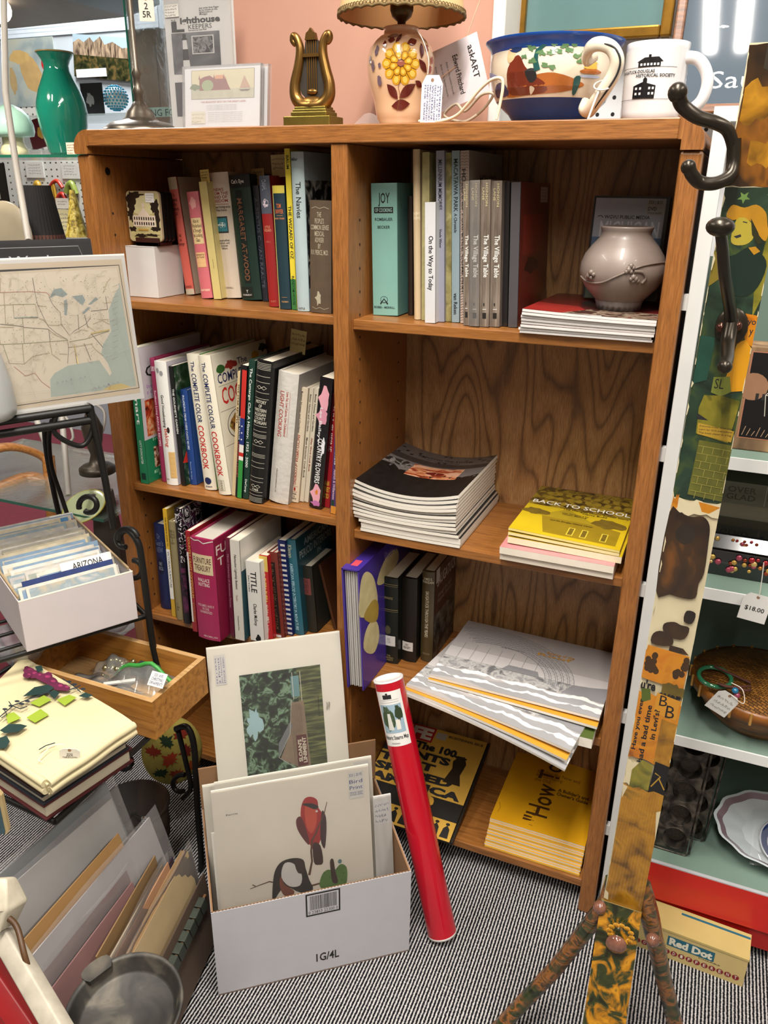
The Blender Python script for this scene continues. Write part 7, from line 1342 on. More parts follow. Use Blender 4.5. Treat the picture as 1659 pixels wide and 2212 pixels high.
# leaf-printed cushion bag hanging at the back of the stand
c0 = AD(372, 1622, 1.52); lb_ = thing('leaf_cushion', 'rounded cloth cushion printed with red and orange maple leaves behind the iron stand leg', 'cushion', c0)
vd = (CAM - c0); vd.z = 0; vd.normalize(); vr = Vector((-vd.y, vd.x, 0))
g = G(); n = 24; rows = []
CP = P('#b0a24e', 0.9, 0.08, sc=80)
pts = lambda a, b: c0 * 0 + vr * (0.056 * math.cos(a) * math.cos(b)) + vd * (0.03 * math.sin(b)) + Z_ * (0.075 * math.sin(a) * math.cos(b))
g.sheet(lambda u, v: pts(2 * PI * u, (v - 0.5) * PI * 0.999), 32, 14, CP)
lf = [(0.0, -1.0), (0.08, -0.4), (0.45, -0.6), (0.35, -0.3), (0.95, -0.25), (0.7, 0.0), (0.9, 0.3), (0.5, 0.3), (0.45, 0.55), (0.22, 0.4), (0.0, 1.0)]
leafp = lf + [(-x, y) for x, y in lf[-2:0:-1]]
for k, (x, y, r, m_) in enumerate(((-0.6, 0.3, 0.2, '#8e2a14'), (-0.1, 0.05, 0.24, '#a83a18'), (0.45, 0.2, 0.2, '#7a1e14'), (0.1, -0.45, 0.22, '#9a3416'), (-0.45, -0.35, 0.2, '#223a24'), (0.55, -0.3, 0.18, '#a84a18'), (-0.15, 0.55, 0.2, '#223a24'), (0.35, 0.65, 0.2, '#8e2a14'), (-0.05, -0.8, 0.12, '#8e2a14'))):
    def fn(X, Y, h): 
        r2 = max(0.0, 1 - X * X - Y * Y); return vr * (0.056 * X * 1.0) + Z_ * (0.075 * Y) + vd * (0.03 * math.sqrt(r2) + 0.0008)
    cc = CV(g, fn=fn, W=0.056, H=0.075, step=0.008); a = k * 0.9; r *= 1.45
    cc.poly([(x + r * (px_ * math.cos(a) - py_ * math.sin(a)), y + r * 0.75 * (px_ * math.sin(a) + py_ * math.cos(a))) for px_, py_ in leafp], P(m_, 0.9, 0.15))
g.build('cushion_cover', lb_)
# box of sleeved records and papers, lower left
ZS_ = [.30, .30, .27, .27, .24, .23, .22, .21, .205, .20, .19, .175, .16, .14, .12]; ZK = 0.28; d1 = (AZ(240, 1722, ZK) - AZ(0, 1985, ZK)); d1.z = 0; d1.normalize(); nk = Vector((-d1.y, d1.x, 0)); 
if nk.x < 0: nk = -nk
KO = AZ(446, 1998, 0.0); kd = (KO - AZ(388, 2147, 0.0)).normalized()
crt = thing('woven_crate', 'low kraft crate with a grey-green woven strap edge holding sleeved papers', 'crate', mat=frame(KO, -kd, Vector((-kd.y, kd.x, 0)), Z_))
g = G(); KB = P('#6a4a2c', 0.8, 0.08, sc=14); KG = P('#3a4038', 0.5, 0.15, sc=60)
CW, CD_ = 0.36, 0.27; kh = AD(445, 1935, DEPTH(KO)).z
cmi = frame(KO, -kd, Vector((-kd.y, kd.x, 0)), Z_).inverted(); s0_, s1_ = AZ(446, 1932, 0.118), AZ(352, 2130, 0.118); sd_ = (s1_ - s0_).normalized(); s1_ = s0_ + sd_ * 0.34; f1_ = KO - kd * 0.34; qv = Vector((sd_.y, -sd_.x, 0)) * 0.004; qv = qv if qv.x < 0 else -qv; g.hexa([cmi @ p for p in (KO, f1_, f1_ + qv, KO + qv, s0_, s1_, s1_ + qv, s0_ + qv)], KB); g.box(0, 0.004, 0, CD_, 0, 0.055, KB); g.box(CW - 0.004, CW, 0, CD_, 0, 0.055, KB); g.box(0, CW, CD_ - 0.004, CD_, 0, 0.055, KB); g.box(0, CW, 0, CD_, 0, 0.005, KB)
g.build('crate_body', crt)
g = G()
for k in range(16): g.hexa([cmi @ (s0_ + sd_ * (0.002 + k * 0.021 + dx) - qv * dy + Z_ * (dz - 0.118)) for dz, dx0 in ((0.096, 0.0), (0.122, 0.008)) for dx, dy in ((dx0, 0.6), (0.0185 + dx0, 0.6), (0.0185 + dx0, -2.2), (dx0, -2.2))], KG)
g.build('woven_strap', crt, bevel=0.001)
SLV = [((228, 1690), (-20, 1905), '#8e9496', 'grey-blue board in a clear sleeve, furthest back in the crate', 0.30), ((240, 1724), (-30, 1960), '#c9c8c6', 'large white board in a clear sleeve near the back of the crate', 0.30), ((255, 1800), (20, 2065), '#8e6c40', 'brown kraft envelope standing between white boards in the crate', 0.27), ((322, 1765), (60, 2075), '#c4c0c2', 'large white sheet in a shiny clear sleeve, middle of the crate', 0.27),
       ((272, 1880), (80, 2120), '#8e6a66', 'pinkish brown sleeved paper bundle in the crate', 0.24), ((285, 1905), (100, 2150), '#7a5a58', 'dull mauve sleeved paper right of the pinkish bundle', 0.23), ((334, 1848), (180, 2060), '#7e6340', 'brown folder corner standing in the middle of the crate', 0.24), ((350, 1868), (160, 2120), '#9c8a72', 'grey-tan sleeved paper beside the brown folder', 0.23), ((362, 1862), (190, 2120), '#a67c5c', 'thin orange-pink paper edge in the crate', 0.225), ((372, 1850), (215, 2120), '#2a1c2c', 'dark plum paper edge in the crate', 0.22), ((398, 1838), (235, 2120), '#b09a74', 'thick bundle of yellowed music sheets in a clear sleeve', 0.225), ((412, 1836), (262, 2120), '#a09484', 'grey sleeved magazine right of the yellowed music sheets', 0.215), ((416, 1850), (285, 2100), '#6a4c40', 'brown sleeved magazine in the right half of the crate', 0.21), ((440, 1885), (300, 2110), '#4c3c30', 'dark brown sleeved paper near the right wall of the crate', 0.20), ((441, 1902), (318, 2110), '#9a6c3e', 'orange-edged folder nearest the woven strap edge', 0.195)]
SF = film('record_sleeve', '#e8e4e4', 0.12, 0.1, k=1.4, bump=0.6)
for i, (r_, l_, col, lb, zt_) in enumerate(SLV):
    zt_ = ZS_[i]
    R3 = AZ(r_[0], r_[1], zt_); L3 = AZ(l_[0], l_[1], zt_); dd = (R3 - L3); dd.z = 0; W_ = dd.length; dd.normalize(); dd = dd if i < 6 else ((s0_ - s1_) * Vector((1, 1, 0))).normalized(); nn = Vector((dd.y, -dd.x, 0)); nn = nn if nn.x > 0 else -nn
    ln = 0.42 - 0.027 * i if i < 6 else 0.16; dn = (-Z_ * math.cos(ln) + nn * math.sin(ln) * 0.75).normalized(); hgt = (zt_ - 0.01) / -dn.z
    X_ = dd; Zu = -dn; Y_ = Zu.cross(X_); tk = 0.012 if i == 10 else 0.002
    o = thing('sleeved_paper', lb, 'paper', mat=frame(R3 - dd * W_ + dn * hgt, X_, Y_, Zu), group='sleeved papers in the crate')
    g = G(); g.box(0, W_, -tk / 2, tk / 2, 0, hgt, P(col, 0.7, 0.1, sc=10))
    if i == 10:
        for k in range(8): g.box(0.0, W_, -0.0055 + k * 0.0014, -0.0050 + k * 0.0014, hgt, hgt + 0.001, P('#8a6a44', 0.8, 0.1))
    g.build('paper', o)
    if i in (0, 1, 3, 4, 7, 10): 
        g = G(); g.sheet(lambda u, v: ((W_ + 0.02) * u - 0.005, (-0.004 if Y_.dot(nn) < 0 else 0.004) * (1 + 0.6 * math.sin(7 * u + 5 * v + i)), (hgt + 0.012) * v), 16, 12, SF); g.build('plastic_sleeve', o)
# cast pan with a tab handle resting on the crate
c0 = AZ(272, 2192, 0.31); pn = thing('iron_pan', 'worn grey cast iron pan with a stubby tab handle, bottom left', 'pan', mat=Matrix.Translation(c0) @ Matrix.Rotation(0.12, 4, 'X'))
PNM = patches('worn_iron', [(0.3, '#1c1b19'), (0.5, '#34322e'), (0.65, '#5c564c'), (0.75, '#3a2a20')], 22, 0.5, metal=0.3)
s_ = DEPTH(c0) / FOC
g = G(); g.lathe([(0, -0.012), (108 * s_, -0.012), (122 * s_, 0.006), (127 * s_, 0.012), (124 * s_, 0.014), (116 * s_, 0.010), (104 * s_, -0.004), (98 * s_, -0.006), (0, -0.005)], PNM, 56); g.build('pan_body', pn)
g = G(); pl2 = AZ(216, 2097, 0.325) - c0; dr_ = pl2.normalized(); 
sd_ = Vector((-dr_.y, dr_.x, 0)).normalized(); hp_ = [(0.112, 0.7), (0.125, 1.0), (0.14, 1.05), (0.155, 0.95), (0.162, 0.6), (0.164, 0)]
dr_ = Vector((dr_.x, dr_.y, 0)).normalized(); L0 = pl2.length * 1.22; q1 = [dr_ * (L0 * (0.72 + 0.28 * t_)) + sd_ * (w_ * 0.0165) for t_, w_ in ((0, 0.8), (0.25, 1.0), (0.55, 1.08), (0.8, 0.98), (0.95, 0.6), (1.0, 0.2))]; q2 = [p - sd_ * (2 * p.dot(sd_)) for p in q1[::-1]]
g.prism([(p.x, p.y) for p in q1 + q2], 0.008, 0.015, PNM, 'z'); g.build('handle', pn)
# red and white wooden sled with a wire handle
rd = thing('painted_sled', 'red and white painted wooden piece with a brown wire handle at the lower left corner', 'sled', AD(40, 2100, 0.8)); RO = Vector(rd.location)
A1 = AD(15, 2030, 0.80) - RO; A2 = AD(150, 2260, 0.74) - RO
g = G(); g.tube([A1 + (A1 - A2) * 0.05, A2], 0.013, P('#a9a293', 0.6, 0.15, sc=60), n=4, up=(0, 0, 1)); g.build('white_rail', rd, bevel=0.002)
g = G(); g.tube([AD(-25, 1930, 0.80) - RO, AD(8, 1930, 0.8) - RO, AD(12, 1945, 0.8) - RO, AD(-2, 1990, 0.8) - RO], [0.02, 0.022, 0.022, 0.018], P('#b8b09c', 0.6, 0.15, sc=60), n=4); g.build('white_knob_end', rd, bevel=0.003)
for (p_, q_, lb) in (((-60, 2040), (90, 2260), 0), ((-60, 2110), (60, 2260), 1)):
    g = G(); g.tube([AD(p_[0], p_[1], 0.84 + 0.02 * lb) - RO, AD(q_[0], q_[1], 0.80 + 0.03 * lb) - RO], 0.016, P('#8e1b1e', 0.45, 0.12, sc=40), n=4, up=(0, 0, 1)); g.build('red_slat', rd, bevel=0.002)
g = G(); g.tube(spline([AD(0, 2010, 0.79) - RO, AD(-4, 1995, 0.79) - RO, AD(6, 1978, 0.79) - RO, AD(35, 2000, 0.79) - RO, AD(52, 2060, 0.78) - RO, AD(68, 2118, 0.78) - RO], 6), 0.003, P('#4c3218', 0.5, 0.15), n=8); g.build('wire_handle', rd)
# blue-grey slate with rounded cream frame at the left edge
o = thing('framed_slate', 'rounded cream-edged blue slate cut by the left edge under the tablecloth', 'slate', mat=frame(AD(-40, 1800, 0.98), Vector((0.92, 0.39, 0)), Vector((-0.39, 0.92, 0)), Z_))
g = G(); r3 = [(0, 0), (0.032, 0), (0.034, 0.004), (0.034, 0.058), (0.028, 0.068), (0.018, 0.070), (0, 0.070)]
g.prism(r3, 0, 0.006, P('#b8a274', 0.5, 0.08), 'y'); g.prism([(x * 0.88 if x > 0.01 else x, z * 0.93) for x, z in r3], -0.001, 0.0, P('#3c545c', 0.5, 0.08), 'y'); g.build('slate', o)

# ------------------------------------------------------------------ painted collage coat stand at the right
YP = -0.24; PXL, PWD = 0.9695, 0.057
zt_ = AY(1635, 92, YP).z; zj = AY(1345, 1955, YP).z
pl0, pl1, pr0, pr1 = AY(1304, 1940, YP), AY(1550, 500, YP), AY(1388, 1940, YP), AY(1530, 1240, YP); print('POLE', pl0, pl1, pr0, pr1)
cs = thing('coat_stand', 'tall square coat stand pasted with a peeling green and ochre paper collage', 'coat stand', (PXL + PWD / 2, YP + 0.02, 0)); SO = Vector(cs.location)
BASE = P('#c9bd9c', 0.6, 0.06, sc=30); OCH = patches('ochre_paper', [(0.3, '#5c3c0c'), (0.45, '#8f6212'), (0.6, '#a8761a'), (0.75, '#7a5a14')], 34, 0.22, coat=0.6, bump=0.5); BRO = patches('brown_glaze', [(0.35, '#1c1209'), (0.5, '#3a240e'), (0.62, '#7a4a12'), (0.72, '#2a1a0c')], 22, 0.2, coat=0.7, bump=0.4, vec=(1, 1, 0.6))
GRN = patches('green_glaze', [(0.35, '#14251c'), (0.5, '#22382a'), (0.6, '#3a4a24'), (0.7, '#1c3028')], 26, 0.25, coat=0.6); YGR = patches('yellow_green_paper', [(0.35, '#4a4a14'), (0.5, '#6e6a20'), (0.62, '#857a28'), (0.75, '#3c4418')], 30, 0.25, coat=0.6, bump=0.4)
ORG = patches('orange_paper', [(0.3, '#a05c0c'), (0.5, '#c07c14'), (0.65, '#b86c10'), (0.75, '#8c4c0c')], 30, 0.25, coat=0.6, bump=0.4)
g = G(); x0 = PXL - SO.x; y0 = YP - SO.y
def pxl(z): k = (z - pl0.z) / (pl1.z - pl0.z); return pl0.x + (pl1.x - pl0.x) * k - SO.x
PWD = 0.5 * ((pr0.x - pl0.x) + (pr1.x - (pxl(pr1.z) + SO.x)))
g.hexa([(pxl(zj), y0, zj), (pxl(zj) + PWD, y0, zj), (pxl(zj) + PWD, y0 + 0.038, zj), (pxl(zj), y0 + 0.038, zj), (pxl(zt_), y0, zt_), (pxl(zt_) + PWD, y0, zt_), (pxl(zt_) + PWD, y0 + 0.038, zt_), (pxl(zt_), y0 + 0.038, zt_)], BASE)
ZP = lambda v: AY(1345 + (1955 - v) * 0.152, v, YP).z
c = CV(g, fn=lambda s, v, h: Vector((pxl(ZP(v)) + s * PWD, y0 - h, ZP(v))), W=PWD, H=0.0006, lift=0.0003)
def band(l, m): c.poly(l, m)
r_ = random.Random(6)
def rough(v0, v1, m, s0=0.0, s1=1.0, j=6):
    top = [(s0 + (s1 - s0) * i / 8, v0 + r_.uniform(-j, j)) for i in range(9)]; bot = [(s0 + (s1 - s0) * i / 8, v1 + r_.uniform(-j, j)) for i in range(8, -1, -1)]
    l0 = [(s0 + (r_.uniform(0, .04) if s0 == 0 else 0), v1 + (v0 - v1) * i / 5) for i in range(1, 5)]
    c.poly(top + bot + l0, m)
rough(95, 402, BRO, 0, 1, 3); rough(180, 260, OCH, 0.05, 0.8, 14); rough(300, 360, OCH, 0.3, 1, 12); rough(100, 150, P('#2a241c', 0.3, 0.3, sc=60, coat=0.5), 0.3, 1, 10)
rough(404, 1078, GRN, 0, 1, 1)
def star(s, v, r, m): c.poly([(s + r / 115 * (1 if i % 2 == 0 else 0.42) * math.cos(i * PI / 5 + 0.3), v + r * (1 if i % 2 == 0 else 0.42) * math.sin(i * PI / 5 + 0.3)) for i in range(10)], m)
star(0.36, 426, 14, P('#5c7a3c', 0.3, 0.1, coat=0.5)); star(0.86, 416, 13, P('#6c7a34', 0.3, 0.1, coat=0.5))
c.poly([(0.86, 430), (1, 430), (1, 640), (0.9, 680), (0.84, 620), (0.88, 520)], YGR)
HAT = P('#a8781c', 0.25, 0.12, sc=60, coat=0.6)
c.spoly([(0.12, 455), (0.2, 442), (0.4, 448), (0.6, 441), (0.78, 456), (0.85, 480), (0.9, 505), (0.86, 518), (0.7, 500), (0.6, 480), (0.4, 470), (0.25, 475), (0.12, 470)], HAT)
c.spoly([(0.3, 474), (0.45, 470), (0.6, 485), (0.66, 510), (0.55, 526), (0.35, 528), (0.26, 515)], P('#a39334', 0.25, 0.05, coat=0.6)); c.poly([(0.3, 510), (0.42, 505), (0.44, 510), (0.36, 514)], INK); c.line([(0.42, 478), (0.5, 480)], 0.0012, INK)
c.poly([(0.55, 470), (0.72, 500), (0.82, 522), (0.76, 526), (0.62, 505)], P('#2a2c18', 0.3, 0.1))
c.spoly([(0.2, 560), (0.4, 548), (0.6, 532), (0.85, 545), (0.98, 570), (0.9, 615), (0.72, 636), (0.4, 632), (0.15, 600)], P('#12261f', 0.25, 0.15, coat=0.6)); c.poly([(0.0, 540), (0.18, 560), (0.2, 600), (0.0, 620)], P('#7a6a24', 0.3, 0.1, coat=0.5)); c.poly([(0.6, 533), (0.72, 548), (0.82, 540), (0.72, 530)], HAT)
c.poly([(0.02, 725), (0.3, 728), (0.3, 770), (0.28, 820), (0.02, 830)], P('#1c4438', 0.25, 0.15, sc=60, coat=0.6))
c.poly([(0.72, 672), (1.0, 676), (1.0, 742), (0.86, 732), (0.8, 710), (0.72, 705)], ORG); c.text('If yo', 0.73, 700, 0.99, 682, INK); c.text('y', 0.9, 722, 0.97, 706, INK)
c.poly([(0.72, 735), (0.86, 728), (1.0, 745), (1.0, 836), (0.66, 842), (0.62, 815), (0.68, 780)], P('#c58a18', 0.22, 0.05, coat=0.6))
c.poly([(0.4, 812), (0.7, 808), (0.78, 840), (0.6, 852), (0.4, 845)], P('#737c34', 0.25, 0.1, coat=0.6)); c.text('SL', 0.44, 836, 0.62, 815, INK, bold=0)
c.poly([(0.28, 852), (0.62, 850), (0.98, 858), (0.95, 900), (0.9, 948), (0.25, 935), (0.22, 880)], YGR); c.poly([(0.22, 892), (0.45, 905), (0.22, 905)], INK)
c.poly([(0.26, 912), (0.98, 922), (0.96, 946), (0.28, 936)], P('#a8882c', 0.25, 0.05, coat=0.6)); 
for i in range(3): c.text(['Everyone smiles when they', 'Learn for Girls everywhere', 'The most clever in a rag'][i], 0.3, 921 + i * 7, 0.94, 916 + i * 7, INK, bold=0)
BRK = P('#5c5c24', 0.3, 0.15, sc=60, coat=0.5)
c.poly([(0.34, 948), (1, 952), (1, 1072), (0.3, 1066)], BRK)
for i in range(7): c.line([(0.34, 960 + i * 16), (1, 964 + i * 16)], 0.0007, P('#8a8440', 0.3, 0)); [c.line([(0.45 + k * 0.2 + 0.1 * (i % 2), 961 + i * 16), (0.44 + k * 0.2 + 0.1 * (i % 2), 976 + i * 16)], 0.0006, P('#8a8440', 0.3, 0)) for k in range(3)]
rough(1078, 1108, BASE, 0, 1, 8); rough(1074, 1100, ORG, 0.02, 0.14, 6); c.poly([(0.55, 1078), (1, 1084), (0.8, 1100), (0.65, 1098)], ORG)
c.spoly([(0.0, 1108), (0.2, 1106), (0.45, 1112), (0.7, 1108), (0.86, 1125), (0.9, 1160), (0.93, 1225), (0.86, 1250), (0.85, 1280), (0.6, 1285), (0.3, 1282), (0.0, 1280)], BRO); c.ell(0.4, 1150, 0.2, 22, P('#241a10', 0.15, 0.2, coat=0.9), n=20)
c.spoly([(0.72, 1310), (0.92, 1312), (0.88, 1335), (0.7, 1332)], BRO); c.spoly([(0.3, 1345), (0.5, 1338), (0.66, 1342), (0.85, 1345), (0.78, 1370), (0.5, 1372), (0.3, 1360)], BRO); c.spoly([(0.1, 1370), (0.3, 1362), (0.55, 1375), (0.5, 1390), (0.1, 1392)], BRO); c.poly([(0.5, 1388), (0.8, 1390), (0.95, 1402), (0.5, 1400)], BRO)
c.poly([(0, 1396), (0.97, 1404), (0.97, 1478), (0, 1468)], ORG)
for i in range(26): a = r_.random(); b_ = r_.random(); c.ell(0.06 + 0.26 * a if i < 13 else 0.72 + 0.22 * a, 1412 + 40 * b_, 0.07, 7, P('#3a2408', 0.3, 0.2, coat=0.5), n=10); c.h -= 0.00002
rough(1470, 1496, P('#5a4a14', 0.3, 0.3, sc=60, coat=0.5), 0.5, 1, 4); c.text("u're", 0.02, 1492, 0.36, 1470, INK, bold=0.04); c.text('over', 0.42, 1512, 0.96, 1490, INK, bold=0.04)
rough(1500, 1640, ORG, 0, 1, 4); c.poly([(0.05, 1490), (0.25, 1488), (0.3, 1510), (0.1, 1520)], P('#4a5a1c', 0.3, 0.2, coat=0.5)); c.poly([(0.42, 1492), (0.96, 1500), (0.94, 1542), (0.4, 1535)], P('#c08420', 0.3, 0.05, coat=0.5)); c.text('B', 0.5, 1518, 0.68, 1496, INK, bold=-0.0); c.text('B', 0.68, 1540, 0.88, 1514, INK, bold=0)
for i, (t_, v0_, v1_) in enumerate((('Have you ever', 1512, 1622), ('had a bad time', 1522, 1646), ("in Levi's?", 1528, 1592))):
    vs_, fs_, _ = text_mesh(t_, 0.025, 'CENTER'); c.put([(0.04 + i * 0.19 + (1 - b_) * 0.13, v1_ - a * (v1_ - v0_)) for a, b_ in vs_], fs_, INK)
c.poly([(0.62, 1545), (1, 1550), (1, 1640), (0.62, 1640)], OCH)
rough(1646, 1700, BASE, 0, 0.35, 5); c.poly([(0.15, 1665), (0.35, 1640), (0.62, 1645), (0.62, 1700), (0.15, 1705)], YGR); c.poly([(0.66, 1636), (1, 1640), (1, 1712), (0.62, 1705)], BLACK); c.line([(0.66, 1690), (0.84, 1665), (0.7, 1660)], 0.0015, P('#a8822c', 0.3, 0)); c.line([(0.8, 1668), (0.98, 1690)], 0.0015, P('#a8822c', 0.3, 0))
rough(1700, 1960, OCH, 0, 1, 4); c.poly([(0, 1700), (0.12, 1703), (0.02, 1730)], BASE); c.poly([(0, 1930), (0.1, 1935), (0.12, 1950), (0, 1948)], BASE); c.poly([(0.9, 1740), (1, 1735), (1, 1800)], BASE)
for sgn_, s_0 in ((0, 0.0), (1, 0.985)):
    v_ = 110
    while v_ < 1940: L_ = r_.uniform(8, 40); c.poly([(s_0, v_), (s_0 + 0.015 + r_.random() * 0.03 * (1 - sgn_), v_ + L_ / 3), (s_0 + 0.015, v_ + L_), (s_0, v_ + L_)], BASE); c.h = min(c.h, 0.003); v_ += L_ + r_.uniform(10, 70)
g.build('post', cs, bevel=0.0008)
# lower front leg
yl = YP - 0.006
a_, b_ = AY(1342, 1958, yl), Vector((0.998, -0.43, 0.0))
g = G(); w2 = 0.026; dl = (b_ - a_).normalized(); up_ = Vector((0, -dl.z, dl.y)).normalized(); up_ = up_ if up_.y < 0 else -up_
for_ = [a_ + Vector((-w2, 0, 0)), a_ + Vector((w2, 0, 0)), b_ + Vector((w2, 0, 0)), b_ + Vector((-w2, 0, 0))]
g.hexa([p - up_ * 0.02 - SO for p in for_] + [p - SO for p in for_], P('#8c7a4c', 0.5, 0.2))
leg_p = patches('leaf_collage', [(0.34, '#15180c'), (0.47, '#2a3218'), (0.55, '#8e5e12'), (0.65, '#b07a1a'), (0.75, '#20261a')], 40, 0.2, detail=5, dist=1.2, coat=0.7)
g.quad(*[p + up_ * 0.0003 - SO for p in for_], leg_p)
for k in range(12):
    a2 = 2 * PI * k / 12; pc2 = AY(1340, 2020, yl - 0.025); g.ball(pc2 + Vector((0.014 * math.cos(a2), 0.002, 0.014 * math.sin(a2))) - SO, 0.004, P('#b5801c', 0.3, 0.1, coat=0.5), n=8, sz=(1, 0.3, 1))
g.build('front_leg', cs, bevel=0.001)
KN = P('#7a5040', 0.05, 0.3, sc=120, coat=1.0, alpha=0.85)
g = G(); g.ball(AY(1331, 2040, yl - 0.035) - SO, 0.0135, KN, n=20, sz=(1, 0.6, 1)); g.build('glass_knob', cs)
LEGP = patches('painted_stick', [(0.3, '#12140c'), (0.43, '#2c361a'), (0.5, '#4c3a20'), (0.58, '#8a5626'), (0.64, '#3a2c1c'), (0.75, '#5c5a2c')], 30, 0.3, detail=4, dist=1.0, coat=0.5, vec=(1, 1, 2))
def stick(path, rs, name='side_leg'):
    g = G(); g.tube([Vector(p) - SO for p in path], rs, LEGP, n=7, up=(0, -1, 0)); return g.build(name, cs)
stick([AY(1325, 1900, YP + 0.012), AY(1312, 1950, YP + 0.01), AZ(1200, 2092, 0.12), AZ(1060, 2240, 0.0)], [0.011, 0.012, 0.0115, 0.011])
pr = AY(1400, 1965, YP + 0.01); stick([AY(1388, 1905, YP + 0.02), pr, AZ(1432, 2110, 0.12), AZ(1478, 2290, 0.0)], [0.010, 0.013, 0.012, 0.011])
stick([AY(1350, 1930, YP + 0.045), Vector((1.0, -0.12, 0.15)), Vector((1.0, -0.03, 0.0))], [0.011, 0.011, 0.010])
for u, v in ((1296, 1960), (1410, 2030)): g = G(); g.ball(AY(u, v, YP - 0.012) - SO, 0.009, KN, n=14); g.build('glass_knob', cs)
PWT = P('#4a4438', 0.28, 0.12, metal=0.85, sc=40)
def hook(pts, rs, y=None):
    return [Vector(AY(u, v, yy)) - SO for u, v, yy in pts]
HB = P('#3a342c', 0.3, 0.15, metal=0.7, sc=40)
def hk(name, parts, balls):
    g = G()
    for pts, rs in parts: sp_ = spline([AY(u, v, yy) - SO for u, v, yy in pts], 7); n_ = len(sp_); g.tube(sp_, [rs[0] + (rs[1] - rs[0]) * i / (n_ - 1) for i in range(n_)], HB, n=14)
    for (u, v, yy), r, sz in balls: g.ball(AY(u, v, yy) - SO, r, HB, n=18, sz=sz)
    g.build(name, cs)
hk('coat_hook', [([(1466, 205, -.27), (1474, 228, -.265), (1505, 252, -.262), (1545, 265, -.26), (1572, 282, -.255), (1584, 320, -.25), (1584, 350, -.25)], [0.0066, 0.005]), ([(1586, 300, -.25), (1584, 350, -.25), (1576, 380, -.255), (1545, 396, -.262), (1512, 394, -.265), (1495, 378, -.27), (1489, 364, -.272)], [0.006, 0.0058])], [((1464, 200, -.27), 0.0085, (1, 1, 1)), ((1487, 361, -.272), 0.0066, (1, 1, 1))])
hk('coat_hook', [([(1556, 500, -.335), (1560, 530, -.325), (1566, 600, -.30), (1576, 660, -.265), (1580, 700, -.25)], [0.0045, 0.0062]), ([(1580, 690, -.25), (1572, 740, -.262), (1570, 775, -.285), (1566, 790, -.30)], [0.0075, 0.0055])], [((1556, 490, -.34), 0.0105, (1.1, 1, 0.75)), ((1580, 706, -.245), 0.0115, (1.3, 0.35, 1.6)), ((1566, 792, -.30), 0.0065, (1, 1, 1))])
for u, v in ((1558, 708), (1592, 704)): g = G(); g.ball(AY(u, v, YP - 0.012) - SO, 0.005, P('#5a3a30', 0.2, 0.2, metal=0.8), n=12); g.build('screw', cs)

# ------------------------------------------------------------------ white and sage shelving behind the coat stand
YF = 0.02; xw0 = AY(1441, 950, YF).x; WH = P('#d5d6d4', 0.5, 0.02); SG = P('#6f8579', 0.6, 0.04, sc=8); SGD = P('#64786d', 0.6, 0.04, sc=6)
un = thing('shelving_unit', 'white-edged sage green open shelving behind the coat stand', 'shelving', (xw0, YF, 0)); UO = Vector(un.location)
zp = AY(1560, 262, YF).z
g = G(); g.box(0, 0.018, 0, 0.018, 0.0, zp, WH); g.build('upright', un, bevel=0.001)
g = G(); g.box(-0.002, 0.035, 0.0, 0.02, zp, zp + 0.016, WH); g.build('upright_cap', un)
g = G(); g.box(0.0, 0.004, 0.018, 0.24, 0.02, zp - 0.02, BLACK); g.build('side_panel', un)
g = G(); g.box(0.004, 0.85, 0.235, 0.24, 0.02, 1.08, SGD); g.build('back_panel', un)
SZ = [AY(1600, v, YF).z for v in (990, 1283, 1622, 1914)]
for i, z in enumerate(SZ):
    g = G(); g.box(0.004, 0.85, 0.002, 0.235, z - 0.017, z, SG)
    if i < 3: g.box(0.021, 0.85, -0.001, 0.002, z - 0.017, z, WH)
    g.build('shelf', un)
for v in (650, 985, 1290, 1580, 1840):
    z = AY(1470, v, YF).z; g = G(); g.box(-0.006, 0.0, 0.002, 0.014, z - 0.012, z + 0.008, WH); g.build('shelf_clip', un)
g = G(); RDm = P('#c01a10', 0.3, 0.04, coat=0.2); z = SZ[3]
g.box(0.021, 0.85, -0.004, 0.002, z - 0.002, z, P('#b0b0b4', 0.3, 0.05)); g.box(0.021, 0.85, -0.004, 0.0, z - 0.075, z - 0.002, RDm); g.box(0.021, 0.85, 0.0, 0.03, z - 0.115, z - 0.075, P('#9c1412', 0.35, 0.04)); 
c = CV(g, (0.021, -0.004, z - 0.075), (0.4, 0, 0), (0, 0, 0.073)); c.ell(0.07, 0.62, 0.05, 0.2, P('#7a1410', 0.5, 0.3, sc=200), jag=0.3, n=24)
g.build('red_kick_board', un)
def on(u, v, y): return AY(u, v, y)
# cigar box on the carpet
bR = AZ(1603, 2132, 0.0); bL = bR + Vector((-0.205, 0.012, 0)); cx_ = (bR - bL).normalized()
o = thing('cigar_box', 'cream cigar box with a teal Red Dot label, on the carpet under the red board', 'cigar box', mat=frame(bL, cx_, Vector((-cx_.y, cx_.x, 0)), Z_)); W_ = (bR - bL).length; Hh = 0.056
g = G(); CR = P('#c2ad74', 0.5, 0.03); g.box(0, W_, 0, 0.05, 0, Hh, CR)
c = CV(g, (0, 0, 0), (W_, 0, 0), (0, 0, Hh)); TL_ = P('#1c5c70', 0.5, 0.03); c.rect(0.42, 0.5, 0.77, 0.86, TL_); c.text('Red Dot', 0.435, 0.54, 0.755, 0.82, P('#d8d4c0', 0.5, 0), bold=0.05); c.text('CIGARS', 0.66, 0.44, 0.82, 0.48, INK)
MRN = P('#7c1622', 0.5, 0.03)
for i, ch_ in enumerate('COSTSDIFFERENT'): 
    x = 0.2 + i * 0.057; c.ell(x, 0.26, 0.025, 0.025 * W_ / Hh, MRN, n=18); c.text(ch_, x - 0.009, 0.2, x + 0.009, 0.32, P('#d8d4c0', 0.5, 0)); c.h -= 0.00005
g.build('box_body', o, bevel=0.0008)
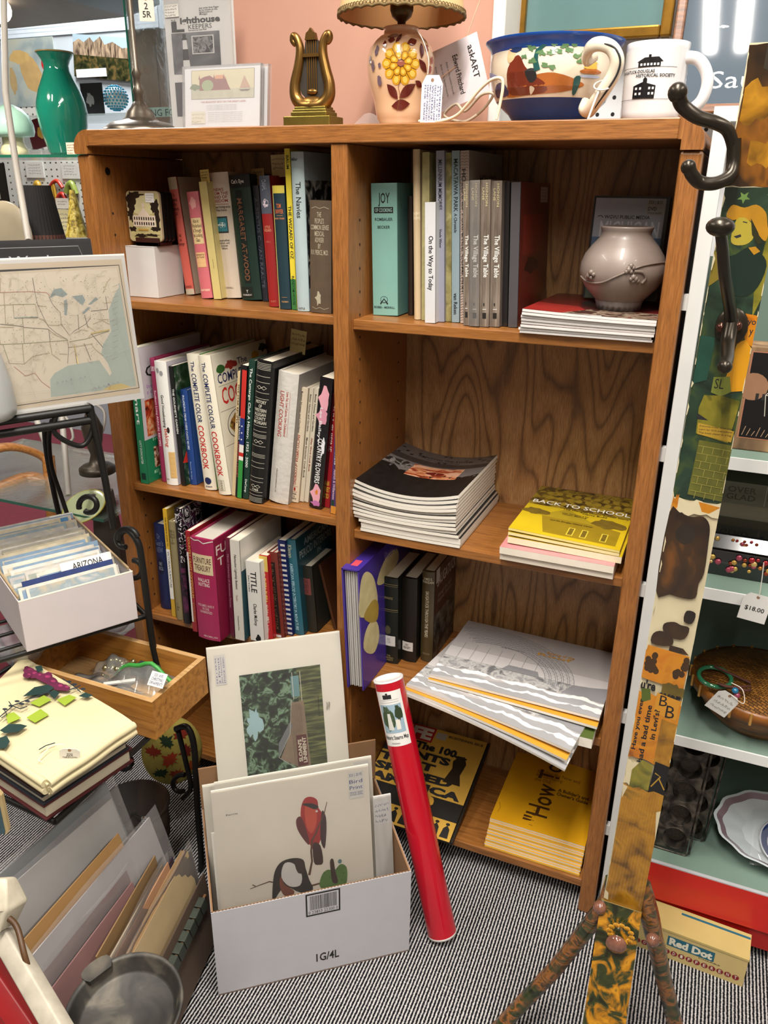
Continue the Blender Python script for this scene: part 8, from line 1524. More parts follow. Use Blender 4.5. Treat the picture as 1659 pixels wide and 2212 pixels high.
g = G(); g.box(-0.001, W_ + 0.001, -0.001, 0.051, Hh, Hh + 0.004, P('#b8a468', 0.5, 0.03)); g.box(0.1, W_, 0.040, 0.044, Hh + 0.004, Hh + 0.0045, TL_); g.build('lid', o)
# woven basket with a jade ring
c0 = Vector((1.135, 0.122, SZ[2])); o = thing('woven_basket', 'round lidded bamboo basket with a green ring pull on the sage shelf', 'basket', c0)
def weave(name, c1, c2, sc):
    m, nt, b = newmat(name); L = nt.links.new; tc = nt.nodes.new('ShaderNodeTexCoord'); ck = nt.nodes.new('ShaderNodeTexBrick'); ck.inputs['Scale'].default_value = sc; ck.inputs['Color1'].default_value = lin(c1); ck.inputs['Color2'].default_value = lin(c2); ck.inputs['Mortar'].default_value = lin('#2a1708'); ck.inputs['Mortar Size'].default_value = 0.03
    mp = nt.nodes.new('ShaderNodeMapping'); mp.inputs['Rotation'].default_value = (0, 0, 0.5); L(tc.outputs['Object'], mp.inputs['Vector']); L(mp.outputs[0], ck.inputs['Vector']); L(ck.outputs[0], b.inputs['Base Color']); b.inputs['Roughness'].default_value = 0.4
    bp = nt.nodes.new('ShaderNodeBump'); bp.inputs['Strength'].default_value = 0.6; bp.inputs['Distance'].default_value = 0.003; L(ck.outputs[1], bp.inputs['Height']); bp.invert = True; L(bp.outputs[0], b.inputs['Normal']); return m
WV = weave('woven_bamboo', '#8a5c24', '#5c3a14', 60); WV2 = patches('bamboo_side', [(0.35, '#4a240c'), (0.5, '#7a4418'), (0.65, '#94602a')], 20, 0.35, vec=(1, 1, 6))
g = G(); g.lathe([(0, 0), (0.062, 0), (0.08, 0.02), (0.098, 0.05), (0.1, 0.052)], WV2, 48); g.build('basket_body', o)
g = G(); g.lathe([(0.1, 0.050), (0.104, 0.052), (0.104, 0.066), (0.1, 0.068)], P('#7c4a18', 0.35, 0.15, sc=60), 48); g.lathe([(0.1, 0.066), (0.07, 0.078), (0, 0.084)], WV, 48)
for k in range(22): a = 2 * PI * k / 22; g.box(0, 0, 0, 0, 0, 0, WV) if False else g.tube([(0.1045 * math.cos(a), 0.1045 * math.sin(a), 0.049), (0.1045 * math.cos(a), 0.1045 * math.sin(a), 0.068)], 0.0022, P('#a87c3c', 0.35, 0.1), n=6)
g.build('lid', o)
p = AY(1545, 1460, 0.075); p.z = SZ[2] + 0.083; g = G(); g.torus(p - c0, 0.0235, 0.0034, P('#2a6a48', 0.1, 0.1, coat=0.9), n=40, k=12, M=Matrix.Rotation(0.12, 3, 'X')); g.build('ring_pull', o)
g = G()
for k in range(3): g.tube(spline([p - c0 + Vector((0.005, 0.022 - 0.046 * (k > 0), 0.004)), p - c0 + Vector((0.02 * (k - 1) + 0.02, 0.02 - 0.05 * (k > 0), 0.006)), p - c0 + Vector((0.05, -0.01 * k, 0.003))], 5), 0.002, P('#4a241c', 0.8, 0.1), n=6)
g.build('cord_tie', o)
b = G(); b.ball((0, 0, 0), 0.005, P('#1c6a90', 0.2, 0.05, coat=0.6)); b = b.build('blue_bead'); b.location = AY(1588, 1492, 0.04); tag(b, 'blue bead tied beside the green ring of the basket', 'bead')
b = G(); b.ball((0, 0, 0), 0.005, P('#8a3a50', 0.2, 0.05, coat=0.6)); b = b.build('pink_bead'); b.location = AY(1592, 1502, 0.04); tag(b, 'pink bead tied beside the blue bead on the basket', 'bead')
hangtag('price_tag', 'white tag tied to the green ring of the woven basket', AY(1580, 1500, 0.01), 0.034, 0.038, '#c9c8c4', 0.15, 3, seed=9, tilt=0.5, string=[AY(1580, 1475, .03), AY(1604, 1490, .02), AY(1606, 1520, .012), AY(1578, 1500, .009)])
hangtag('price_tag', 'white price tag hanging from the shelf edge above the woven basket', AY(1640, 1285, 0.012), 0.036, 0.042, '#cccbc8', 0.0, 0, text='$18.00', ink=INK, tilt=0.1, string=[AY(1650, 1215, .01), AY(1646, 1250, .01), AY(1640, 1290, .011)])
# muffin tins
def tin(label, P0, rot, cols_, rows_, dx_=0.045, mt=None):
    o = thing('muffin_tin', label, 'baking tin', mat=Matrix.Translation(P0) @ Matrix.Rotation(rot[1], 4, 'Y') @ Matrix.Rotation(rot[0], 4, 'X'), group=None)
    TM = patches('worn_tin', [(0.35, '#2a2724'), (0.5, '#45403a'), (0.65, '#6a6258')], 60, 0.4, metal=0.6)
    W_ = cols_ * dx_ + 0.008; Hh = rows_ * dx_ + 0.010; g = G()
    # plate with round openings
    for r in range(rows_):
        for q_ in range(cols_):
            cx_, cz_ = 0.004 + dx_ * (q_ + 0.5), 0.005 + dx_ * (r + 0.5); n = 24; R_ = 0.0195; ring = [(cx_ + R_ * math.cos(2 * PI * i / n), cz_ + R_ * math.sin(2 * PI * i / n)) for i in range(n)]
            h2 = dx_ / 2; sq = []
            for i in range(n):
                a = 2 * PI * i / n; k_ = h2 / max(abs(math.cos(a)), abs(math.sin(a))); sq.append((cx_ + k_ * math.cos(a), cz_ + k_ * math.sin(a)))
            vs = [(x, 0, z) for x, z in ring] + [(x, 0, z) for x, z in sq]; g.add(vs, [(i, (i + 1) % n, n + (i + 1) % n, n + i) for i in range(n)], TM)
            g.add([(x, 0, z) for x, z in ring] + [(cx_ + (x - cx_) * 0.78, 0.016, cz_ + (z - cz_) * 0.78) for x, z in ring], [(i, (i + 1) % n, n + (i + 1) % n, n + i) for i in range(n)], TM, True)
            g.add([(cx_ + (x - cx_) * 0.78, 0.016, cz_ + (z - cz_) * 0.78) for x, z in ring], [tuple(range(n))], P('#4c463e', 0.5, 0.3, sc=300, metal=0.5))
            g.torus((cx_, 0, cz_), R_, 0.0009, TM, n=24, k=5, M=Matrix.Rotation(PI / 2, 3, 'X'))
    g.tube([(0, 0, 0.006), (0.006, 0, 0), (W_ - 0.006, 0, 0), (W_, 0, 0.006), (W_, 0, Hh - 0.006), (W_ - 0.006, 0, Hh), (0.006, 0, Hh), (0, 0, Hh - 0.006), (0, 0, 0.006)], 0.002, TM, n=6)
    g.build('tin_body', o); return o
p = AY(1500, 1826, 0.05); tin('worn dark muffin tin leaning upright in front of another behind the coat stand', Vector((p.x - 0.104, 0.05, SZ[3] + 0.003)), (-0.10, 0.03), 2, 5)
tin('second muffin tin mostly hidden behind the front tin', Vector((p.x - 0.082, 0.095, SZ[3] + 0.003)), (-0.10, 0.05), 2, 5)
# oval bowl with blue plate
c0 = AY(1648, 1860, 0.10); c0 = Vector((c0.x + 0.012, 0.12, SZ[3] + 0.024)); TB = Matrix.Translation(c0) @ Matrix.Rotation(0.42, 4, 'X'); o = thing('scalloped_bowl', 'oval white scalloped bowl with a mauve band on the lowest sage shelf', 'bowl', mat=TB)
g = G(); n = 64
def ov(r, z, k=0): return [((r * (1.25) * (1 + 0.02 * math.cos(12 * 2 * PI * i / n))) * math.cos(2 * PI * i / n), r * (1 + 0.02 * math.cos(12 * 2 * PI * i / n)) * math.sin(2 * PI * i / n) * 0.85, z) for i in range(n)]
rings = [(0.04, 0.0), (0.045, 0.004), (0.072, 0.028), (0.078, 0.036), (0.074, 0.035), (0.066, 0.026), (0.04, 0.008), (0.001, 0.007)]
WP_ = P('#bcc4c8', 0.1, 0.02, coat=0.7); vs = [p for r, z in rings for p in ov(r, z)]
for j in range(len(rings) - 1): g.add(ov(*rings[j]) + ov(*rings[j + 1]), [(i, (i + 1) % n, n + (i + 1) % n, n + i) for i in range(n)], P('#76606a', 0.15, 0.1, coat=0.6) if j == 4 else WP_, True)
g.build('bowl_body', o)
o = thing('blue_plate', 'small round blue and white plate wrapped in film inside the scalloped bowl', 'plate', mat=TB @ Matrix.Translation((0.018, -0.012, 0.012)))
g = G(); g.lathe([(0, 0), (0.03, 0.002), (0.044, 0.012), (0.043, 0.0135), (0.03, 0.005), (0, 0.0035)], P('#b8bcc4', 0.1, 0.02, coat=0.7), 48); g.lathe([(0.0415, 0.0128), (0.031, 0.006)], P('#1f3264', 0.12, 0.1, coat=0.6), 48); g.lathe([(0.027, 0.0046), (0, 0.0042)], patches('blue_scene', [(0.4, '#22386c'), (0.52, '#2c4880'), (0.6, '#a8b4cc'), (0.7, '#2c4478')], 70, 0.15, coat=0.6), 48); g.build('plate_body', o)
g = G(); g.sheet(lambda u, v: (0.11 * u - 0.055, 0.1 * v - 0.05, 0.017 + 0.004 * math.sin(9 * u + 4 * v) - 0.01 * ((2 * u - 1) ** 2 + (2 * v - 1) ** 2) * 0.5), 20, 18, film('plate_film', '#ffffff', 0.08, 0.08)); g.build('plastic_wrap', o)
# jewelled black case, flat boxes and clock-like wooden box
p = AY(1535, 1262, 0.08); o = thing('jewelled_case', 'black lacquer case set with red and gold brooches on the sage shelf', 'case', (p.x - 0.02, 0.07, SZ[1]))
g = G(); BL2 = P('#0f0f12', 0.12, 0.05, coat=0.8); g.box(0, 0.15, 0, 0.09, 0, 0.04, BL2); g.hexa([(0, 0.0, 0.041), (0.15, 0.0, 0.041), (0.15, 0.09, 0.041), (0, 0.09, 0.041), (0.004, 0.012, 0.062), (0.146, 0.012, 0.062), (0.146, 0.085, 0.062), (0.004, 0.085, 0.062)], BL2); g.build('case_body', o, bevel=0.002)
r_ = random.Random(3); jc = ['#a8202c', '#b8742c', '#c8a050', '#b04a60', '#8a3418', '#d0b070']
g = G()
for k in range(34): x = 0.01 + 0.13 * r_.random(); z = 0.008 + 0.026 * r_.random(); g.ball((x, -0.002, z), r_.uniform(0.002, 0.005), P(r_.choice(jc), 0.15, 0.1, metal=0.4, coat=0.6), n=8, sz=(1, 0.5, 1))
for k in range(16): x = 0.01 + 0.13 * r_.random(); z = 0.048 + 0.01 * r_.random(); g.ball((x, 0.006, z), r_.uniform(0.002, 0.004), P(r_.choice(jc), 0.15, 0.1, metal=0.4, coat=0.6), n=8, sz=(1, 0.6, 1))
g.build('brooches', o)
o = thing('flat_card_box', 'flat cream card box with blue lettering behind the jewelled case', 'box', (p.x - 0.012, 0.165, SZ[1])); g = G(); g.box(0, 0.17, 0, 0.055, 0, 0.115, P('#a8a48e', 0.6, 0.04)); c = CV(g, (0, 0, 0.08), (0.17, 0, 0), (0, 0, 0.035)); c.rect(0, 0, 1, 1, P('#8e8f80', 0.6, 0.05)); c.text('FL', 0.42, 0.3, 0.56, 0.85, P('#1c4a7c', 0.5, 0), bold=0.05); c.line([(0.4, 0.05), (0.4, 0.95)], 0.001, P('#d0ccc0', 0.5, 0)); c.text('OVER\nGLAD', 0.08, 0.2, 0.32, 0.8, P('#5c5c50', 0.5, 0)); g.build('box_body', o)
p = AY(1592, 955, 0.07); o = thing('wooden_display_box', 'weathered wooden box with a dark picture panel on the upper sage shelf', 'box', mat=Matrix.Translation((p.x - 0.01, 0.06, SZ[0])) @ Matrix.Rotation(-0.06, 4, 'X'))
g = G(); WD = patches('weathered_wood', [(0.35, '#5c4630'), (0.55, '#86694a'), (0.7, '#a08460')], 30, 0.7, vec=(1, 1, 0.3)); g.box(0, 0.17, 0, 0.07, 0, 0.14, WD); c = CV(g, (0, 0, 0), (0.17, 0, 0), (0, 0, 0.14)); c.rect(0.05, 0.12, 0.45, 0.95, P('#a06a50', 0.5, 0.05)); c.rect(0.06, 0.13, 0.44, 0.94, P('#131214', 0.3, 0.05)); c.ell(0.1, 0.62, 0.11, 0.13, P('#8e6a50', 0.4, 0.1)); c.text('II', 0.13, 0.5, 0.2, 0.56, INK); c.line([(0.38, 0.8), (0.3, 0.7), (0.2, 0.55), (0.22, 0.35)], 0.001, P('#c0bcb0', 0.4, 0)); c.line([(0.2, 0.55), (0.34, 0.54), (0.36, 0.35)], 0.001, P('#c0bcb0', 0.4, 0))
for k in range(9): c.line([(0.08 + 0.035 * k, 0.15), (0.1 + 0.035 * k, 0.24 - 0.02 * (k % 3))], 0.0008, P('#a88a70', 0.4, 0))
g.build('box_body', o, bevel=0.002)
# framed pictures leaning above, right
def pframe(label, TLx, BRx, y, tilt, rail, mr, draw, name='framed_picture'):
    a = AY(TLx[0], BRx[1], y); b = AY(BRx[0], BRx[1], y); t_ = AY(TLx[0], TLx[1], y); W_ = b.x - a.x; Hh = t_.z - a.z
    o = thing(name, label, 'framed picture', mat=Matrix.Translation(a) @ Matrix.Rotation(-tilt, 4, 'X'))
    g = G()
    for x0_, x1_, z0_, z1_ in ((0, rail, 0, Hh), (W_ - rail, W_, 0, Hh), (rail, W_ - rail, 0, rail), (rail, W_ - rail, Hh - rail, Hh)): g.box(x0_, x1_, -0.012, 0.006, z0_, z1_, mr)
    g.build('frame', o, bevel=0.003)
    g = G(); g.box(rail, W_ - rail, -0.001, 0.003, rail, Hh - rail, WHITE); c = CV(g, (rail, -0.001, rail), (W_ - 2 * rail, 0, 0), (0, 0, Hh - 2 * rail)); draw(c); g.build('picture', o)
    return o, W_, Hh
GOLD = P('#8a6420', 0.3, 0.2, metal=0.7, sc=50)
def teal(c): c.rect(0, 0, 1, 1, P('#5c7c7c', 0.25, 0.03, coat=0.5)); c.rect(0.17, 0.30, 0.97, 0.99, P('#cfcab8', 0.4, 0)); c.rect(0.18, 0.31, 0.96, 0.98, P('#9c7a3c', 0.4, 0.1)); c.rect(0.2, 0.33, 0.94, 0.97, P('#b8b08c', 0.4, 0.1))
pframe('gold-framed picture with a wide teal mat behind the blue-rimmed pot', (1112, -190), (1448, 100), 0.37, 0.04, 0.017, GOLD, teal)
def saug(c): c.rect(0, 0, 1, 1, P('#5c6874', 0.04, 0.08, sc=6)); c.text('Saugatuck', 0.28, 0.10, 1.2, 0.22, P('#b8bcc0', 0.2, 0), bold=0.0) if False else c.text('Saug', 0.26, 0.08, 0.72, 0.24, P('#b8bcc0', 0.2, 0), bold=0.0); c.ell(0.3, 0.55, 0.03, 0.01, WHITE, jag=0.4); c.ell(0.75, 0.62, 0.03, 0.02, WHITE, jag=0.4); c.ell(0.8, 0.5, 0.03, 0.012, WHITE, jag=0.4)
pframe('wood-framed grey-blue poster under reflective glass, behind the white mug', (1430, -120), (1760, 252), 0.335, 0.20, 0.014, oak('X', ('#4a2a14', '#7a4a26', '#94623a'), 'frame_wood', 0.4), saug)
# ------------------------------------------------------------------ display cases and far room at the left
def at(u, v, d): return AD(u, v, d)
YC = 0.80; c0 = AY(146, 337, YC); zsh = c0.z
dc = thing('glass_display_case', 'glass-shelved display case with a dark lit top, behind the bookcase at the left', 'display case', (c0.x, YC, 0)); CO2 = Vector(dc.location)
GE = P('#1f5c4a', 0.1, 0.05, coat=0.6)
g = G(); a = AY(-80, 346, YC - 0.1); b = AY(172, 346, YC - 0.1)
g.box(a.x - CO2.x, b.x + 0.25 - CO2.x, YC - 0.1 - CO2.y, YC + 0.12 - CO2.y, zsh - 0.007, zsh - 0.0005, film('glass_plate', '#a8c0b4', 0.12, 0.02)); g.box(a.x - CO2.x, b.x + 0.25 - CO2.x, YC - 0.1015 - CO2.y, YC - 0.1 - CO2.y, zsh - 0.007, zsh, GE); g.build('glass_shelf', dc)
zt = 1.60; a = AZ(278, 36, zt); b = AZ(22, 62, zt)
g = G(); pts = [a, b, b + Vector((-0.2, -0.5, 0)), a + Vector((0.1, -0.55, 0))]
g.hexa([p - CO2 for p in pts] + [p + Vector((0, 0, 0.05)) - CO2 for p in pts], P('#5c5046', 0.6, 0.08)); g.build('case_top', dc)
g = G(); p1 = AZ(120, -5, zt - 0.004); p2 = AZ(277, 36, zt - 0.004); p3 = AZ(345, 10, zt - 0.004); g.hexa([p - CO2 for p in (p1, p2, p3, p3 + Vector((0, -0.3, 0)))] + [p + Vector((0, 0, 0.01)) - CO2 for p in (p1, p2, p3, p3 + Vector((0, -0.3, 0)))], BLACK); g.build('black_trim', dc)
g = G(); p = AZ(-2, 22, zt - 0.02); g.ball(p - CO2, 0.03, P('#fff2dc', 0.5, 0, emit=9.0), n=16); g.build('spot_bulb', dc)
g = G(); p = AY(272, 45, YC - 0.15); q_ = AY(281, 235, YC - 0.15); g.box(p.x - CO2.x, p.x + 0.007 - CO2.x, YC - 0.15 - CO2.y, YC + 0.2 - CO2.y, zsh - 0.3, zt, film('glass_plate', '#a8c0b4', 0.12, 0.02)); g.box(p.x - 0.002 - CO2.x, p.x + 0.002 - CO2.x, YC - 0.152 - CO2.y, YC - 0.15 - CO2.y, zsh - 0.3, zt, GE); g.build('glass_door', dc)
g = G(); g.tube([AD(8, -10, 1.7) - CO2, AD(12, 200, 1.64) - CO2, AD(35, 360, 1.6) - CO2, AD(62, 520, 1.55) - CO2], 0.0065, P('#b4aea4', 0.4, 0.03), n=12); g.build('white_upright', dc)
# teal vase
vz = thing('teal_vase', 'tall glossy teal ceramic vase with a flared rim on the glass shelf', 'vase', c0); TV = P('#15705c', 0.08, 0.12, sc=8, coat=0.9)
pf = prof(146, YC, zsh, [(337, 32), (330, 36), (300, 44), (270, 50), (245, 53), (222, 51), (195, 44), (170, 34), (152, 27), (140, 26), (128, 30), (118, 36), (112, 39), (110, 38), (114, 32), (130, 25)]); pf[0] = (pf[0][0], 0)
g = G(); g.lathe([(0, 0)] + pf, TV, 48); g.build('vase_body', vz)
g = G(); g.torus((0, 0, pf[12][1]), pf[12][0], 0.002, P('#8a7a4c', 0.3, 0.1), n=48, k=8); g.build('gilt_rim', vz)
p = AY(155, 322, YC - 0.072); o = thing('price_sticker', 'small white price sticker at the foot of the teal vase', 'sticker', p); g = G(); g.box(-0.018, 0.014, 0, 0.0006, -0.016, 0.016, P('#c9c3b0', 0.5, 0.02)); c = CV(g, (-0.018, 0, -0.016), (0.032, 0, 0), (0, 0, 0.032)); c.scrib(0.1, 0.1, 0.9, 0.9, 4, P('#7a4a30', 0.5, 0), 3, 0.0008); g.build('sticker', o)
# opal mushroom lamp
c1 = AY(34, 340, YC); c1.z = zsh; om = thing('opal_lamp', 'mushroom-shaped opal aqua glass lamp beside the teal vase', 'lamp', c1); OP = P('#9cc4b4', 0.15, 0.05, coat=0.6)
pf = prof(30, YC, zsh, [(340, 30), (325, 29), (310, 22), (298, 22), (294, 44), (284, 47), (268, 46), (250, 40), (235, 28), (226, 12), (224, 1)]); pf[0] = (pf[0][0], 0); g = G(); g.lathe([(0, 0)] + pf[:4], P('#c8c4a0', 0.2, 0.05, coat=0.5), 40); g.build('stem', om); g = G(); g.lathe(pf[3:], OP, 40); g.build('shade', om)
# far furniture wall with pictures and peg panel
def card(name, label, cat, TL, BR, d, col, draw=None, rough=0.4, th=0.004, group=None, rot=0.0, y=None):
    """an upright flat thing facing the room at camera depth d"""
    a = AD(TL[0], BR[1], d) if y is None else AY(TL[0], BR[1], y); b = AY(BR[0], BR[1], a.y); t_ = AY(TL[0], TL[1], a.y); W_ = b.x - a.x; Hh = t_.z - a.z
    o = thing(name, label, cat, mat=Matrix.Translation(a) @ Matrix.Rotation(rot, 4, 'Y'), group=group); g = G(); g.box(0, W_, 0, th, 0, Hh, col if not isinstance(col, str) else P(col, rough, 0.04)); c = CV(g, (0, 0, 0), (W_, 0, 0), (0, 0, Hh))
    if draw: draw(c)
    g.build('panel', o); return o
def bear(c): c.rect(0, 0, 1, 1, patches('aged_blue_poster', [(0.35, '#7c8a8c'), (0.5, '#98a09a'), (0.65, '#a8a48c')], 8, 0.5)); c.ell(0.5, 0.5, 0.16, 0.35, P('#a88c5c', 0.5, 0.1), jag=0.2, rot=0.5); c.ell(0.32, 0.74, 0.18, 0.1, P('#b0945e', 0.5, 0.1), jag=0.2); c.ell(0.14, 0.4, 0.06, 0.2, P('#a08a60', 0.5, 0.1), jag=0.2); c.ell(0.84, 0.62, 0.11, 0.13, P('#a8201c', 0.4, 0), n=24); c.rect(0.8, 0.3, 1, 0.5, P('#b88a3c', 0.5, 0.1))
card('faded_poster', 'faded blue-grey poster with a red disc behind the teal vase', 'poster', (22, 85), (132, 232), 2.9, '#98a09a', bear, y=1.944)
def mount(c): c.rect(0, 0, 1, 1, P('#8fa3b0', 0.3, 0)); c.poly([(0, 0.8), (0.1, 0.9), (0.18, 0.82), (0.28, 0.95), (0.34, 0.84), (0.45, 0.98), (0.52, 0.8), (0.65, 0.88), (0.8, 0.75), (1, 0.8), (1, 0.4), (0, 0.4)], patches('rock_photo', [(0.35, '#3a2c24'), (0.5, '#7a6a58'), (0.65, '#a08c74')], 40, 0.3, vec=(2, 1, 0.5))); c.rect(0, 0, 1, 0.52, patches('forest_photo', [(0.35, '#14180c'), (0.5, '#2c2f18'), (0.65, '#5a4a2a')], 40, 0.3))
card('mountain_picture', 'glossy mountain and forest picture hanging beside the glass door', 'picture', (161, 72), (292, 165), 2.6, '#3a3a30', mount, 0.2, rot=0.10, y=1.935)
def pegs(c):
    c.rect(0, 0, 1, 1, P('#bfc0ba', 0.5, 0.02))
    for i in range(22):
        for j in range(24): c.ell((i + 0.5) / 22, (j + 0.5) / 24, 0.008, 0.006, P('#4a4a48', 0.5, 0), n=6); c.h = 0.0004
card('pegboard', 'white pegboard hung with small merchandise at the left', 'pegboard', (-40, 228), (200, 560), 3.1, '#bfc0ba', pegs, y=1.945)
card('white_sign', 'blank white sign strip between the mountain picture and teal vase', 'sign', (166, 150), (230, 168), 2.5, '#cfcfd0', y=1.93)
card('dark_record_cover', 'dark record cover leaning behind the teal vase', 'record cover', (180, 180), (226, 250), 2.6, '#202226', lambda c: c.ell(0.4, 0.5, 0.15, 0.2, P('#8a8c90', 0.4, 0.1), jag=0.4))
def hob(c): c.rect(0, 0, 1, 1, P('#b8c8cc', 0.3, 0)); [c.ell((i + 0.5 + 0.5 * (j % 2)) / 9, (j + 0.5) / 8, 0.035, 0.045, P('#1c8ab0', 0.2, 0), n=8) for i in range(8) for j in range(8)]
o = thing('dotted_glass_shade', 'round white glass shade with turquoise dots seen through the case', 'lampshade', AD(250, 212, 2.6)); g = G(); g.ball((0, 0, 0), 0.038, P('#b4c4c8', 0.2, 0.03, coat=0.4), n=28, sz=(1, 1, 0.95))
for j in range(-5, 6):
    for i in range(20): b_ = j * 0.26; a = (i + 0.5 * (j % 2)) * 0.314; g.ball((0.038 * math.cos(b_) * math.cos(a), 0.038 * math.cos(b_) * math.sin(a), 0.036 * math.sin(b_)), 0.0035, P('#1f8fb4', 0.2, 0.05), n=6)
g.build('shade', o)
def swirlp(c): c.rect(0, 0, 1, 1, patches('swirled_glass', [(0.3, '#a8c8d4'), (0.45, '#3a88b0'), (0.55, '#d8d8d8'), (0.65, '#b04a2c'), (0.75, '#d8a088')], 22, 0.2, dist=2))
o = thing('swirled_glass_shade', 'swirled red, white and blue glass shade behind the pewter pole', 'lampshade', AD(322, 205, 2.7)); g = G(); g.lathe([(0.06, -0.05), (0.045, 0.0), (0.02, 0.05), (0.0, 0.06)], patches('swirled_glass', [(0.3, '#a8c8d4'), (0.45, '#3a88b0'), (0.55, '#d8d8d8'), (0.65, '#b04a2c'), (0.75, '#d8a088')], 22, 0.2, dist=2, coat=0.5), 32); g.build('shade', o)
card('sage_sign', 'sage green sign with dark letters behind the pewter lamp foot', 'sign', (300, 233), (392, 254), 1.95, '#7f9a94', lambda c: c.text('NG FOR', 0.3, 0.1, 0.98, 0.8, P('#26383c', 0.5, 0), bold=0))
card('brown_cabinet_side', 'tan brown cabinet panel between the mountain picture and the flyer', 'cabinet', (292, 66), (372, 268), 2.2, '#8a6a50', lambda c: (c.rect(0.02, 0.55, 0.55, 0.62, P('#a88464', 0.5, 0.05)), c.rect(0.0, 0.0, 0.2, 0.5, P('#a8a0a0', 0.5, 0.2)), c.rect(0.72, 0.1, 0.75, 0.85, P('#4a2c20', 0.5, 0))))
card('white_wall_panel', 'pale blue-white ribbed panel high behind the display case', 'panel', (-60, 20), (345, 90), 3.4, '#c6d2dc', lambda c: [c.rect(0, k / 8, 1, k / 8 + 0.02, P('#a8b8c4', 0.5, 0)) for k in range(8)], y=1.945)
for i, (u, v) in enumerate(((58, 350), (135, 352))): card('hanging_card', ['white printed card in a bag hanging left of the pegboard middle', 'white printed card in a bag hanging near the bookcase edge'][i], 'card', (u, v), (u + 38, v + 34), 2.9, '#c4c4be', lambda c: c.scrib(0.15, 0.2, 0.85, 0.9, 4, GREYINK, 5 + i, 0.001), group='cards on the pegboard', y=1.938)
for i, (u, v, w_, h_, col, lb) in enumerate(((104, 392, 34, 14, '#a83222', 'red plastic toy hanging on the pegboard'), (120, 420, 26, 16, '#a82c20', 'second red toy below the first on the pegboard'), (72, 398, 20, 34, '#a8842c', 'gold chain bundle on the left of the pegboard'), (112, 398, 10, 44, '#b08a2c', 'yellow strap hanging between the red toys'), (140, 398, 26, 22, '#7c8a3c', 'olive green toy hanging near the bookcase edge'), (150, 415, 16, 30, '#b8a44a', 'pale yellow toy hanging near the bookcase edge'))):
    p = AY(u + w_ / 2, v + h_ / 2, 1.93); s_ = DEPTH(p) / FOC; o = thing('pegboard_toy', lb, 'toy', p, group=None); g = G(); g.tube(spline([(-w_ * s_ / 2, 0, -h_ * s_ / 3), (-w_ * s_ / 5, 0, h_ * s_ / 3), (w_ * s_ / 6, 0, h_ * s_ / 2), (w_ * s_ / 2, 0, -h_ * s_ / 2.2)], 5), min(w_, h_) * s_ * 0.3, P(col, 0.35, 0.2, sc=30), n=8); g.build('toy_body', o)
hangtag('price_tag', 'white tag hanging in the middle of the pegboard goods', AY(160, 418, 1.94), 0.022, 0.036, '#cfcfc8', 0.3, 2)
card('small_printed_card', 'white printed card standing left of the dark pleated shade', 'card', (122, 428), (150, 450), 2.4, '#cfcdc6', lambda c: c.scrib(0.15, 0.3, 0.85, 0.8, 2, GREYINK, 8, 0.001))
card('bagged_print', 'cream bagged print standing behind the dark pleated shade', 'print', (124, 452), (160, 512), 2.35, '#b8b08c', lambda c: c.scrib(0.2, 0.2, 0.8, 0.9, 5, GREYINK, 9, 0.001))
o = thing('gold_lace', 'tall gold lace cone standing against the bookcase edge', 'ornament', AD(168, 512, 2.2)); g = G(); g.lathe([(0.03, 0), (0.022, 0.03), (0.012, 0.08), (0.006, 0.12)], patches('gold_lace', [(0.35, '#6a5a1c'), (0.5, '#b09a3c'), (0.65, '#cfc070')], 90, 0.4, bump=0.8), 24, ribs=8, ribamp=0.08); g.build('lace_body', o)
o = thing('pleated_lampshade', 'dark grey pleated lampshade left of the bookcase', 'lampshade', AD(92, 520, 1.95)); s_ = 1.95 / FOC; g = G(); g.lathe([(48 * s_, 0), (30 * s_, 0.125)], P('#262424', 0.8, 0.1), 120, ribs=40, ribamp=0.02); g.build('shade', o)
g = G(); g.lathe([(48 * s_, 0.0), (46.5 * s_, 0.015)], P('#6a4438', 0.7, 0.1), 60); g.build('trim_band', o)
o = thing('cream_plate', 'large plain cream plate standing on edge at the left', 'plate', mat=Matrix.Translation(AD(8, 520, 1.9)) @ Matrix.Rotation(PI / 2 - 0.15, 4, 'X')); g = G(); g.lathe([(0, 0.006), (0.06, 0.006), (0.088, 0.0), (0.09, -0.002), (0.06, 0.002), (0, 0.002)], P('#a89c84', 0.3, 0.04, coat=0.3), 56); g.build('plate_body', o)
card('framed_photograph', 'black framed photograph at the far left edge', 'framed picture', (-30, 352), (32, 520), 2.0, '#17140f', lambda c: (c.rect(0.3, 0.55, 0.75, 0.7, P('#8a8a80', 0.5, 0.1))))
card('red_velvet_frame', 'dark red easel-backed frame with a gold heart behind the teal vase', 'frame', (72, 262), (110, 325), 2.65, '#4a1418', lambda c: c.ell(0.7, 0.5, 0.2, 0.2, P('#b08a3c', 0.4, 0.1), jag=0.2), rot=-0.2)
card('grey_leaning_card', 'pale grey card lying under the red velvet frame', 'card', (50, 285), (92, 322), 2.7, '#a8acae')
